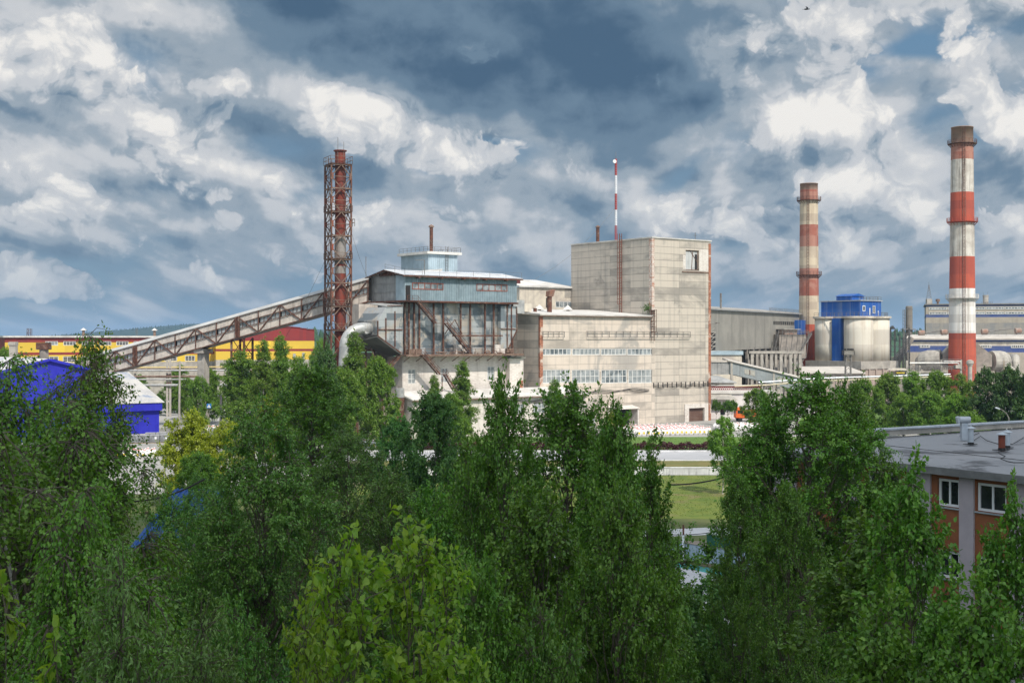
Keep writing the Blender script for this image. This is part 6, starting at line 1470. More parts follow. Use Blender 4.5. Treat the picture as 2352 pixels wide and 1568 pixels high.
mb = MB(); mb.hexa([(-9.5, -.12, zR-.34), (25.3, -.12, zR-.34), (25.3, 34.8, zR-.34), (-9.5, 34.8, zR-.34), (-9.5, -.12, zR-.12), (25.3, -.12, zR-.12), (25.3, 34.8, zR+.10), (-9.5, 34.8, zR+.10)]); mb.build('roof', felt, t)
mb = MB(); mb.box(-9.56, 25.36, -.2, -.13, zR-.42, zR-.08); mb.build('eaves_edge', pm('eaves_zinc', (.20, .20, .20), (.14, .14, .14), 1), t)
# parapet on the left end and far side
mb = MB(); mb.box(-9.5, -9.1, 9.5, 34.7, zR+.09, zR+.42); mb.box(-9.1, 25, 34.3, 34.7, zR+.1, zR+.42); mb.build('parapet', conc, t)
mb = MB(); 
yy = 9.3
while yy < 34.5: mb.box(-9.68, -8.95, yy, yy+2.9, zR+.42+.0, zR+.50); yy += 2.94
mb.box(-9.0, 25.2, 34.2, 34.85, zR+.42, zR+.5); mb.build('coping', zinc, t)
Rm = Matrix.Translation(OB) @ Matrix.Rotation(BA, 4, 'Z')
def onroof(zx, zy):      # picture point of zoomed view -> point on roof plane in local coordinates
    dx, dy = (2180+zx/3.137)*.91875, (1000+zy/3.137)*.91875
    Y = (H-zR)*F/(dy-776); w = Vector((DX(dx, Y), Y, zR)); return w
def roof_pipe(name, label, zx, zy, r, h, mat, cap):
    w = onroof(zx, zy); o = thing(name, label, 'vent', (w.x, w.y, zR-.02), 0)
    mb = MB(); mb.lathe([(r, 0), (r, h)], 18); mb.build('pipe', mat, o)
    mb = MB(); mb.lathe([(r*1.04, 0.02), (r*1.06, .16)], 18); mb.build('tar_collar', tar, o)
    mb = MB(); mb.slab([(r*2.3*cos(a)*(1+.25*sin(3*a)), r*2.1*sin(a)*(1+.2*cos(2*a))) for a in [2*pi*i/24 for i in range(24)]], .035, .06); mb.build('tar_patch', tar, o)
    if cap:
        mb = MB(); mb.lathe([(r*1.75, h+.05), (r*1.7, h+.07), (.02, h+.17)], 18); mb.beam((r*.8, 0, h-.05), (r*.8, 0, h+.08), .02); mb.beam((-r*.8, 0, h-.05), (-r*.8, 0, h+.08), .02); mb.build('cap', zinc, o)
    return o, w
sc_ = (H-zR)  # drop to the roof
o, w = roof_pipe('roof_vent', 'grey blue roof vent pipe with a pointed cap in front of a silver drum', 775, 350, .15, .86, zinc, True)
o, w = roof_pipe('roof_vent', 'rust red roof vent pipe with a grey cap at the right picture edge', 1018, 395, .17, .80, pm('red_pipe', (.22, .055, .03), (.12, .04, .03), 2.5, streak=(.05, .03, .03)), True)
o, w2_ = roof_pipe('roof_vent', 'grey blue roof vent pipe standing just behind the rust red one', 1060, 376, .15, .80, zinc, True)
wb = onroof(775, 335)
o = thing('silver_cowl', 'silver half drum ventilation cowl behind the grey blue roof vent', 'vent', (wb.x+.12, wb.y+1.6, zR), 0)
mb = MB(); mb.box(-.10, .26, -.16, .16, 0, .98); mb.build('duct', zinc, o)
mb = MB(); mb.tube([(-.22, 0, 1.16), (.40, 0, 1.16)], .19, 18); mb.build('drum', pm('bright_zinc', (.42, .45, .48), (.34, .37, .40), 1.2, rough=.4, metal=.3), o)
mb = MB(); mb.hexa([(-.30, -.18, .96), (-.23, -.2, .96), (-.23, .2, .96), (-.30, .18, .96), (-.36, -.18, 1.30), (-.23, -.2, 1.36), (-.23, .2, 1.36), (-.36, .18, 1.30)]); mb.build('side_flap', zinc, o)
rnd = random.Random(11)
for i, (pts, lb) in enumerate(((((790, 330), (850, 290), (900, 325), (980, 350), (1100, 355), (1192, 300)), 'black cable lying across the felt roof between the vent pipes'),
    (((690, 290), (720, 275), (745, 300), (790, 285), (840, 265)), 'black cable bundle looped on the roof parapet by the silver cowl'),
    (((990, 418), (1000, 430), (1045, 450), (1010, 470), (1060, 490), (1110, 500), (1192, 500)), 'black cable snaking over the roof in front of the rust red vent'))):
    P_ = [onroof(*q) for q in pts]; o0 = P_[0].copy(); mb = MB()
    mb.tube([(p-o0)+Vector((0, 0, .06)) for p in P_], .022, 6); oo = mb.build('roof_cable', cable); oo.location = o0; tag(oo, lb, 'cable')
wire('roof_cable', onroof(110, 370)+Vector((0, 0, .1)), onroof(1192, 490)+Vector((0, 0, .1)), 0, .015, 'thin black wire running the length of the felt roof', 'cable')

# street lamp behind the office building
p = D(2318, 990, 150)
o = thing('street_lamp', 'curved grey street lamp behind the felt roof at the right', 'street lamp', (p.x, 150, 0), 0)
zt_ = DZ(948, 150)
pts = [(0, 0, 0), (0, 0, zt_-1.2), (-.06, 0, zt_-.6), (-.3, 0, zt_-.1), (-.75, 0, zt_+.3), (-1.15, 0, zt_+.48)]
mb = MB(); mb.tube(pts, [.12, .09, .07, .05, .045, .04], 8); mb.build('post', rail_grey, o)
mb = MB(); mb.hexa([(-1.65, -.13, zt_+.55), (-1.1, -.1, zt_+.40), (-1.1, .1, zt_+.40), (-1.65, .13, zt_+.55), (-1.6, -.1, zt_+.72), (-1.1, -.08, zt_+.52), (-1.1, .08, zt_+.52), (-1.6, .1, zt_+.72)]); mb.build('lamp_head', zinc, o)
for a in (-.3, .3): mb = MB(); mb.lathe([(.04, zt_-2.2), (.09, zt_-2.1), (.09, zt_-1.9), (.03, zt_-1.8)], 8, a); mb.build('insulator', pvc, o)
mb = MB(); mb.beam((-.4, 0, zt_-2.2), (.4, 0, zt_-2.2), .05); mb.build('crossarm', rail_grey, o)

# ================================================================ ice rink and fence at the park edge
t = thing('ice_rink', 'summer ice rink with a turquoise floor and weathered pale blue boards', 'sports court', (DX(1505, 113), 113, 0), atan2(-8.5, 8))
mb = MB(); mb.box(-24, 26, -26, -.08, .02, .05); mb.build('floor', turq, t)
mb = MB(); mb.slab([(-10, -3.2), (1.0, -1.9), (6, -2.0), (13, -3.2), (26, -3.2), (26, -25), (-24, -25), (-24, -12)], .054, .062); mb.build('pale_area', court_white, t)
mb = MB(); i = 0
for i in range(20):
    a = -24+i*2.5; mb.use(board_blue if i % 6 == 3 else board); mb.box(a, a+2.47 if i % 6 != 3 else a+.4, -.06, 0, .35, 1.75)
    if i % 6 == 3: mb.use(board); mb.box(a+.405, a+2.47, -.06, 0, .35, 1.75)
mb.build('boards', None, t)
mb = MB()
for i in range(10): mb.box(-24+i*5, -24+i*5+4.9, -.16, .02, .06, .35)
mb.build('kick_plate', pm('kick_wood', (.26, .19, .11), (.2, .15, .1), 1.2), t)
mb = MB(); mb.box(-24, 26, -.08, .03, 1.75, 1.82); mb.build('top_rail', rail_grey, t)
for x in (-10, -3.2, 3.6, 10.4, 17):
    mb = MB(); mb.tube([(x, -.55 if x < 5 else .4, 0.05), (x, -.55 if x < 5 else .4, 2.6)], .10, 8); mb.build('net_post', pvc if x < 5 else rail_grey, t)
q = D(1569.7, 1215, 123); o = thing('cable_pole', 'dark thin pole with a cross cable behind the rink boards', 'pole', (q.x, 123, 0), 0)
mb = MB(); mb.tube([(0, 0, 0), (0, 0, DZ(1205, 123))], .09, 8); mb.build('shaft', rust, o); mb = MB(); mb.beam((-.4, 0, DZ(1212, 123)), (.4, 0, DZ(1212, 123)), .06); mb.build('bracket', rust, o)
o = thing('green_container', 'dark green waste container with a pale lid behind the rink boards', 'container', (DX(1625, 117), 117.5, 0), radians(-40))
mb = MB(); mb.box(0, 5, 0, 2, .15, 1.5); mb.build('body', pm('green_paint', (.03, .14, .09), (.03, .11, .08), 1), o); mb = MB(); mb.box(-.05, 5.05, -.05, 2.05, 1.5, 1.6); mb.build('lid', pm('pale_green', (.42, .52, .42), (.36, .45, .36), 1), o)
wire('overhead_cable', D(1535, 1113, 60), D(1760, 1058, 60), .3, .035, 'black overhead cable crossing the lawn between the two big trees')
wire('overhead_cable', D(1520, 1226, 100), D(1700, 1207, 100), .3, .03, 'black cable running past the thin pole above the rink')
wire('overhead_cable', D(270, 1150, 34), D(470, 1100, 34), .2, .025, 'dark cable crossing over the hidden blue roof among the trees')

# blue roofed shed under the left trees
o = thing('small_blue_roof_shed', 'small shed with a bright blue ribbed roof glimpsed between the left trees', 'shed', (DX(330, 66), 66, 0), radians(-14))
mb = MB(); mb.box(-.3, 2.3, 0, 4, 0, 8.6); mb.build('wall', conc_dark, o)
mb = MB(); n = 12; pts = []
for i in range(n): st = 3.2/n; a = -.6+i*st; pts += [(a, 0), (a+st*.5, 0), (a+st*.6, .06), (a+st*.9, .06)]
pts.append((2.6, 0)); k = len(pts)
mb.add([(a, -.4, 8.7+d) for a, d in pts]+[(a, 4.3, 11.2+d) for a, d in pts], [(i, i+1, i+1+k, i+k) for i in range(k-1)]); mb.build('roof', shed_blue, o)
# ================================================================ bulk bags
def make_bag():
    o = thing('bulk_bag', 'white bulk bag', 'bag', (0, 0, 0), 0)
    mb = MB()
    prof = [(.40, 0), (.47, .04), (.50, .35), (.50, .75), (.46, .98), (.30, 1.12), (.13, 1.22), (.10, 1.30), (.15, 1.46), (.05, 1.52)]
    n = 14; vs = []
    for r, z in prof:
        for j in range(n):
            a = 2*pi*j/n; sq = 1/max(abs(cos(a)), abs(sin(a)))**.55 if z < 1.0 else 1
            w = 1+.05*sin(5*a+z*4)+(.22*sin(3*a) if z > 1.05 else 0); vs.append((r*sq*cos(a)*w, r*sq*sin(a)*w, z))
    k = len(prof); fs = [(i*n+j, i*n+(j+1) % n, (i+1)*n+(j+1) % n, (i+1)*n+j) for i in range(k-1) for j in range(n)]+[tuple(range(n-1, -1, -1)), tuple((k-1)*n+j for j in range(n))]
    mb.add(vs, fs); mb.build('sack', plastic_bag, o, True)
    mb = MB(); mb.lathe([(.12, 1.20), (.16, 1.26), (.15, 1.34), (.11, 1.40)], 8); mb.build('tie', tie_red, o)
    mb = MB(); mb.box(-.17, .17, -.545, -.52, .38, .80); mb.build('label_patch', tag_yellow, o)
    return o
bag = make_bag(); BK = list(bag.children)
used = [False]; rb = random.Random(21)
def put_bag(x, y, z, label, group, patch=True, tie=True, s=1.0):
    rz = rb.uniform(-.25, .25)
    kids = [k_ for k_ in BK if (patch or 'label' not in k_.name) and (tie or 'tie' not in k_.name)]
    r = copy_thing(bag, (x, y, z), rz, label, (s*rb.uniform(.94, 1.05), s*rb.uniform(.94, 1.05), s*rb.uniform(.9, 1.08)), group, kids)
    return r
# the big stock in front of the tower
b0 = D(1468, 1002, 254.5); b0.z = 0.012; br_ = radians(17); ux, uy = cos(br_), sin(br_)
for j in range(9):
    for i in range(16):
        if j == 0 and i == 0: continue
        x = i*1.02+rb.uniform(-.06, .06)+.2*(j % 2); y = j*1.45+rb.uniform(-.1, .1)
        put_bag(b0.x+ux*x-uy*y, b0.y+uy*x+ux*y, 0.012, 'white bulk bag with yellow label in the front row before the tower' if j == 0 else 'white red tied bulk bag within the packed stock before the tower gate', 'bulk bags, front row before the tower' if j == 0 else 'bulk bags packed before the tower gate', j == 0, True)
b1 = D(1668, 985, 268)
for j in range(5):
    for i in range(9):
        x = i*1.05+rb.uniform(-.06, .06); y = j*1.3
        put_bag(b1.x+ux*x-uy*y, b1.y+uy*x+ux*y, 0.012, 'white bulk bag in the heap right of the tower corner', 'bulk bags right of the tower', False, (i+j) % 3 == 0)
for nm, dx, Y, ni, nj, lb in (('a', 272, 207, 6, 3, 'white bulk bag with red tie in the yard near the grey pallets'), ('b', 474, 262, 6, 3, 'white bulk bag standing behind the yellow-green bushes'), ('c', 795, 226, 12, 3, 'white bulk bag glimpsed between trees before the filter house'), ('d', 610, 230, 6, 2, 'white bulk bag glimpsed behind the dark trees left of centre')):
    p = DX(dx, Y)
    for j in range(nj):
        for i in range(ni):
            put_bag(p+i*1.0+rb.uniform(-.06, .06), Y+j*1.1+.12*i, 0.012, lb, 'bulk bags '+{'a': 'in the left yard', 'b': 'behind the yellow-green bushes', 'c': 'before the filter house', 'd': 'behind the dark trees'}[nm], j == 0, True)
bag.location = (b0.x, b0.y, 0.012); bag['label'] = 'white bulk bag at the left end of the front row before the tower'; bag['group'] = 'bulk bags, front row before the tower'

# ================================================================ a worker on the light path
pw_ = D(2075, 1003, 250)
o = thing('person', 'person in an orange helmet and yellow high visibility vest on the light path', 'person', (pw_.x, 250, 0.03), radians(-30))
def skin_body(name, pts, edges, radii, parent, mat, root=0):
    me = bpy.data.meshes.new(name); me.from_pydata([tuple(p) for p in pts], edges, []); ob = bpy.data.objects.new(name, me); COL.objects.link(ob); ob.parent = parent
    m = ob.modifiers.new('skin', 'SKIN')
    for i, r in enumerate(radii): me.skin_vertices[0].data[i].radius = (r, r) if not isinstance(r, tuple) else r
    me.skin_vertices[0].data[root].use_root = True
    ob.modifiers.new('sub', 'SUBSURF').levels = 1; ob.modifiers['sub'].render_levels = 1
    me.materials.append(mat); return ob
pts = [(0, 0, .95), (0, 0, 1.15), (0, 0, 1.40), (0, -.01, 1.50), (0, -.02, 1.62), (0, -.02, 1.72), (-.10, 0, .90), (-.11, -.04, .50), (-.11, .02, .09), (-.11, -.13, .05), (.10, 0, .90), (.11, .05, .50), (.12, .12, .10), (.12, -.02, .05),
       (-.19, 0, 1.40), (-.27, .02, 1.14), (-.24, -.12, .93), (-.235, -.16, .86), (.19, 0, 1.40), (.27, .0, 1.14), (.25, -.14, .95), (.245, -.19, .89)]
ed = [(0, 1), (1, 2), (2, 3), (3, 4), (4, 5), (0, 6), (6, 7), (7, 8), (8, 9), (0, 10), (10, 11), (11, 12), (12, 13), (2, 14), (14, 15), (15, 16), (16, 17), (2, 18), (18, 19), (19, 20), (20, 21)]
rd = [.15, .14, .16, .06, .095, .07, .09, .065, .05, .045, .09, .065, .05, .045, .07, .05, .04, .035, .07, .05, .04, .035]
skin_body('body', pts, ed, rd, o, navy)
mb = MB(); mb.lathe([(.165, .93), (.185, 1.05), (.20, 1.25), (.21, 1.38), (.13, 1.47)], 14); mb.v = [(x, y*.72, z) for x, y, z in mb.v]; mb.build('vest', hivis, o)
mb = MB(); mb.lathe([(.06, 1.545), (.088, 1.60), (.092, 1.66), (.08, 1.72)], 12); mb.v = [(x, y-.03, z) for x, y, z in mb.v]; mb.build('face', skin_m, o)
mb = MB(); mb.lathe([(.135, 1.70), (.125, 1.715), (.118, 1.75), (.09, 1.81), (.03, 1.84)], 14); mb.v = [(x, y-.03, z) for x, y, z in mb.v]; mb.build('helmet', orange_p, o)

# ================================================================ trees
bark_grey = pm('grey_bark', (.17, .145, .115), (.10, .085, .07), 3.0, rough=.95, bump=.4)
bark_birch = pm('birch_bark', (.52, .49, .44), (.30, .27, .24), 2.5, rough=.9, streak=(.05, .045, .04), streak_amt=.7, sscale=(1.0, 4.0))
twig_dark = pm('twig_bark', (.12, .10, .075), (.085, .07, .055), 3.0, rough=.95)
LM = {
 'birch': leaf_mat('birch_leaf', (0.066, 0.168, 0.015), (0.152, 0.275, 0.029), .22),
 'poplar': leaf_mat('poplar_leaf', (0.055, 0.158, 0.016), (0.144, 0.269, 0.032), .22),
 'light_poplar': leaf_mat('light_poplar_leaf', (0.115, 0.245, 0.020), (0.245, 0.350, 0.042), .40, .40),
 'cherry': leaf_mat('cherry_leaf', (0.056, 0.159, 0.025), (0.136, 0.254, 0.039), .22),
 'maple': leaf_mat('maple_leaf', (0.049, 0.152, 0.029), (0.117, 0.240, 0.044), .22),
 'willow': leaf_mat('willow_leaf', (0.074, 0.152, 0.030), (0.171, 0.269, 0.071), .22),
 'yellow': leaf_mat('yellow_leaf', (0.190, 0.255, 0.016), (0.325, 0.375, 0.028), .42),
 'far': leaf_mat('far_leaf', (0.088, 0.190, 0.024), (0.185, 0.290, 0.044), .40),
 'far_dark': leaf_mat('far_dark_leaf', (0.039, 0.107, 0.027), (0.088, 0.161, 0.042), .22),
 'ball': leaf_mat('ball_leaf', (0.060, 0.152, 0.018), (0.112, 0.196, 0.029), .36),
}
def gen_clump(seed, kind, Ht, R, base, nc, ntw, NL, leaf, rc=(.40, .75), dome=2.4, droop=.25, hang=0.0, shape='rhomb', lw=.40, tr=None, bark=None, spread=.05, sprig=0, flat=.8, lean=.03):
    """a broad tree: limbs that end in rounded clumps of leafy twigs, with dark gaps between the clumps"""
    rg = np.random.default_rng(seed); rr = random.Random(seed)
    tr = tr or Ht*.009; K = 9; tp = []; ox = oy = 0.0; bk = bark or bark_grey
    for i in range(K):
        tp.append(np.array([ox, oy, Ht*.95*i/(K-1)])); ox += rr.gauss(0, lean)*Ht/K; oy += rr.gauss(0, lean)*Ht/K
    tp = np.array(tp)
    def trunk_at(u):
        f = min(max(u, 0), .9999)*(K-1); i = int(f); return tp[i]+(tp[i+1]-tp[i])*(f-i)
    mb = MB(); mb.use(bk); mb.tube([tuple(p) for p in tp], [max(tr*(1-u*.92)*(1.25 if u == 0 else 1), .008) for u in np.linspace(0, 1, K)], 9, False); mb.use(twig_dark)
    z0 = Ht*base; ph = [rr.uniform(0, 6.28) for _ in range(4)]
    def env(u, az):
        lobes = 1+.24*sin(2*az+ph[0]+3*u)+.18*sin(3*az+ph[1]-5*u)+.10*sin(5*az+ph[2])
        return R*min(1.0, max(0.0, (1-u)*dome)**.7)*(.72+.28*min(1, u*5))*lobes
    cs = [np.array([*trunk_at(.95)[:2], Ht*.96])]; tries = 0
    while len(cs) < nc and tries < 6000:
        tries += 1; u = rr.random()**.85; az = rr.uniform(0, 6.283); q = env(u, az)*sqrt(rr.uniform(.12, 1.0))
        t0 = trunk_at((z0+(Ht-z0)*u)/Ht*.95)
        c = np.array([t0[0]+q*cos(az), t0[1]+q*sin(az), z0+(Ht-z0)*u*.97])
        if all(np.linalg.norm((c-d)*np.array([1, 1, 1.2])) > rc[0]*1.02 for d in cs): cs.append(c)
    subs = []; outs = []; wts = []
    for ci, c in enumerate(cs):
        t0 = trunk_at(c[2]/Ht); dh = np.hypot(c[0]-t0[0], c[1]-t0[1])
        s0 = trunk_at(max(c[2]-dh*rr.uniform(.7, 1.3)-.3, z0*.75)/Ht); n = 6
        L = np.linalg.norm(c-s0); br = max(tr*.42*(1-.6*c[2]/Ht), .012)*min(1, .4+L/(R+.1))
        P = []
        for k in range(n):
            w = k/(n-1); p = s0*(1-w)+c*w; p = p+np.array([0, 0, -.10*L*sin(pi*w)])+rg.normal(size=3)*.035*L*(0 < k < n-1); P.append(p)
        mb.tube([tuple(p) for p in P], [br*(1-.75*k/(n-1)) for k in range(n)], 5, False)
        r = rr.uniform(*rc)*(.75 if ci == 0 else 1); od = np.array([c[0]-tp[4][0], c[1]-tp[4][1], 0]); od = od/(np.linalg.norm(od)+.01)
        dens = rr.uniform(.55, 1.25)
        for j in range(ntw):
            d = rg.normal(size=3); d /= np.linalg.norm(d); d = d+od*.35+np.array([0, 0, .45-hang*1.2]); d /= np.linalg.norm(d)
            l = r*rr.uniform(.65, 1.2)*(1+hang*.9)
            if sprig and rr.random() < sprig: d = d*.5+np.array([0, 0, 1.0]); d /= np.linalg.norm(d); l *= 1.55
            e = d*np.array([1, 1, flat if d[2] > 0 and not sprig else 1]); Q = [c+d*r*.10]
            for k in range(3):
                e = e+np.array([0, 0, -hang*.8-.06])+rg.normal(size=3)*.16; e = e/np.linalg.norm(e); Q.append(Q[-1]+e*l/3)
            subs.append(np.array(Q)); outs.append(d); wts.append(l*dens)
            mb.tube([tuple(p) for p in Q], [.011, .008, .006, .003] if Ht > 8 and shape == 'rhomb' else [.007, .005, .004, .002], 3, False)
    S = np.array(subs); W = np.array(wts); W /= W.sum(); O = np.array(outs)
    idx = rg.choice(len(S), NL, p=W); u = np.minimum(rg.beta(2.0, 1.3, NL), .999)*3; k = u.astype(int); f = u-k
    pos = S[idx, k]*(1-f)[:, None]+S[idx, k+1]*f[:, None]+rg.normal(size=(NL, 3))*spread
    ax = rg.normal(size=(NL, 3))*.6+O[idx]*.75+np.array([0, 0, -droop*2.0])
    nr = rg.normal(size=(NL, 3))*.5+O[idx]*.45+np.array([0, 0, .9])
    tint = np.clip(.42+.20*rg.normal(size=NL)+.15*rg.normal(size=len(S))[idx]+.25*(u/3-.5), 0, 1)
    sz = leaf*rg.uniform(.65, 1.2, NL)
    trunk_me = mb.build('trunk'); tm = trunk_me.data; bpy.data.objects.remove(trunk_me)
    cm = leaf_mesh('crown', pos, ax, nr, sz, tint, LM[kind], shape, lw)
    return tm, cm, float(np.percentile(pos[:, 2], 99.8)), float(np.percentile(np.hypot(pos[:, 0], pos[:, 1]), 95))
KIND = {}
def kind(name, *a, **k): KIND[name] = gen_clump(*a, **k)
kind('birch_a', 1, 'birch', 18.0, 1.9, .48, 105, 16, 46000, .070, (.32, .55), 2.3, .45, .55, lw=.38, bark=bark_birch, spread=.06)
kind('birch_b', 2, 'birch', 18.0, 1.8, .48, 95, 16, 42000, .070, (.32, .55), 2.0, .45, .55, lw=.38, bark=bark_birch, spread=.06, lean=.05)
kind('poplar_a', 3, 'poplar', 18.0, 1.5, .48, 80, 16, 34000, .092, (.32, .56), 2.4, .2, sprig=.16)
kind('poplar_b', 4, 'poplar', 18.0, 1.6, .48, 84, 16, 36000, .092, (.34, .60), 2.8, .2, sprig=.14, lean=.05)
kind('poplar_c', 14, 'poplar', 18.0, 1.5, .48, 80, 16, 34000, .092, (.32, .56), 2.0, .2, sprig=.2, lean=.05)
kind('cherry', 5, 'cherry', 17.0, 2.0, .42, 90, 18, 46000, .098, (.42, .75), 3.2, .35, .12, lw=.30)
kind('big_poplar', 6, 'poplar', 18.0, 2.3, .42, 120, 18, 64000, .094, (.42, .78), 3.4, .2, sprig=.10)
kind('maple', 7, 'maple', 10.0, 3.0, .18, 95, 20, 60000, .150, (.55, .95), 2.6, .35, .1, lw=.46)
kind('willow', 8, 'willow', 16.0, 1.4, .50, 60, 20, 38000, .085, (.36, .62), 2.0, .35, .15, lw=.17)
kind('near_poplar', 9, 'light_poplar', 18.0, .62, .76, 54, 9, 5600, .072, (.16, .27), 2.4, .3, shape='leaf', lw=.37, tr=.05, spread=.022, sprig=.25)
kind('shoot', 10, 'light_poplar', 18.2, .26, .90, 12, 7, 560, .074, (.10, .17), 1.3, .3, shape='leaf', lw=.40, tr=.02, spread=.015, sprig=.3)
kind('leafy_poplar', 11, 'poplar', 17.6, 1.3, .56, 80, 14, 21000, .085, (.28, .46), 2.5, .25, shape='leaf', lw=.38, tr=.08, spread=.035, sprig=.22)
kind('far_a', 12, 'far', 9.0, 3.0, .12, 60, 16, 30000, .21, (.65, 1.10), 2.4, .2, lw=.42, spread=.10)
kind('far_b', 13, 'far', 11.0, 2.6, .10, 64, 16, 28000, .19, (.55, .95), 1.5, .3, .2, lw=.40, spread=.10)
kind('far_dark', 15, 'far_dark', 11.5, 3.4, .10, 70, 16, 34000, .23, (.70, 1.2), 2.3, .2, lw=.42, spread=.10)
kind('yellow', 16, 'yellow', 6.5, 2.6, .10, 50, 16, 24000, .17, (.55, .95), 2.6, .25, lw=.42, spread=.09)
kind('ball', 17, 'ball', 4.4, 1.3, .62, 34, 12, 8000, .15, (.34, .52), 3.2, .1, lw=.44, tr=.09, bark=bark_birch)
kind('spire', 18, 'far', 16.0, 2.6, .06, 105, 14, 34000, .18, (.45, .80), 1.15, .35, .35, lw=.40, bark=bark_birch, spread=.08)
kind('young', 19, 'far', 7.0, 1.9, .30, 36, 14, 13000, .17, (.42, .75), 2.6, .2, lw=.42, tr=.08, bark=bark_birch, spread=.08)
def tree(k, label, dx, Y, ytop, Rm, rz=0.0, name='tree', group=None, z0=0.0, cat='tree'):
    tm, cm, Hk, Rk = KIND[k]
    h = DZ(ytop, Y)-z0
    o = thing(name, label, cat, (DX(dx, Y), Y, z0), rz, group)
    o.scale = (Rm/Rk, Rm/Rk, h/Hk)
    link('trunk', tm, o); link('crown', cm, o)
    return o
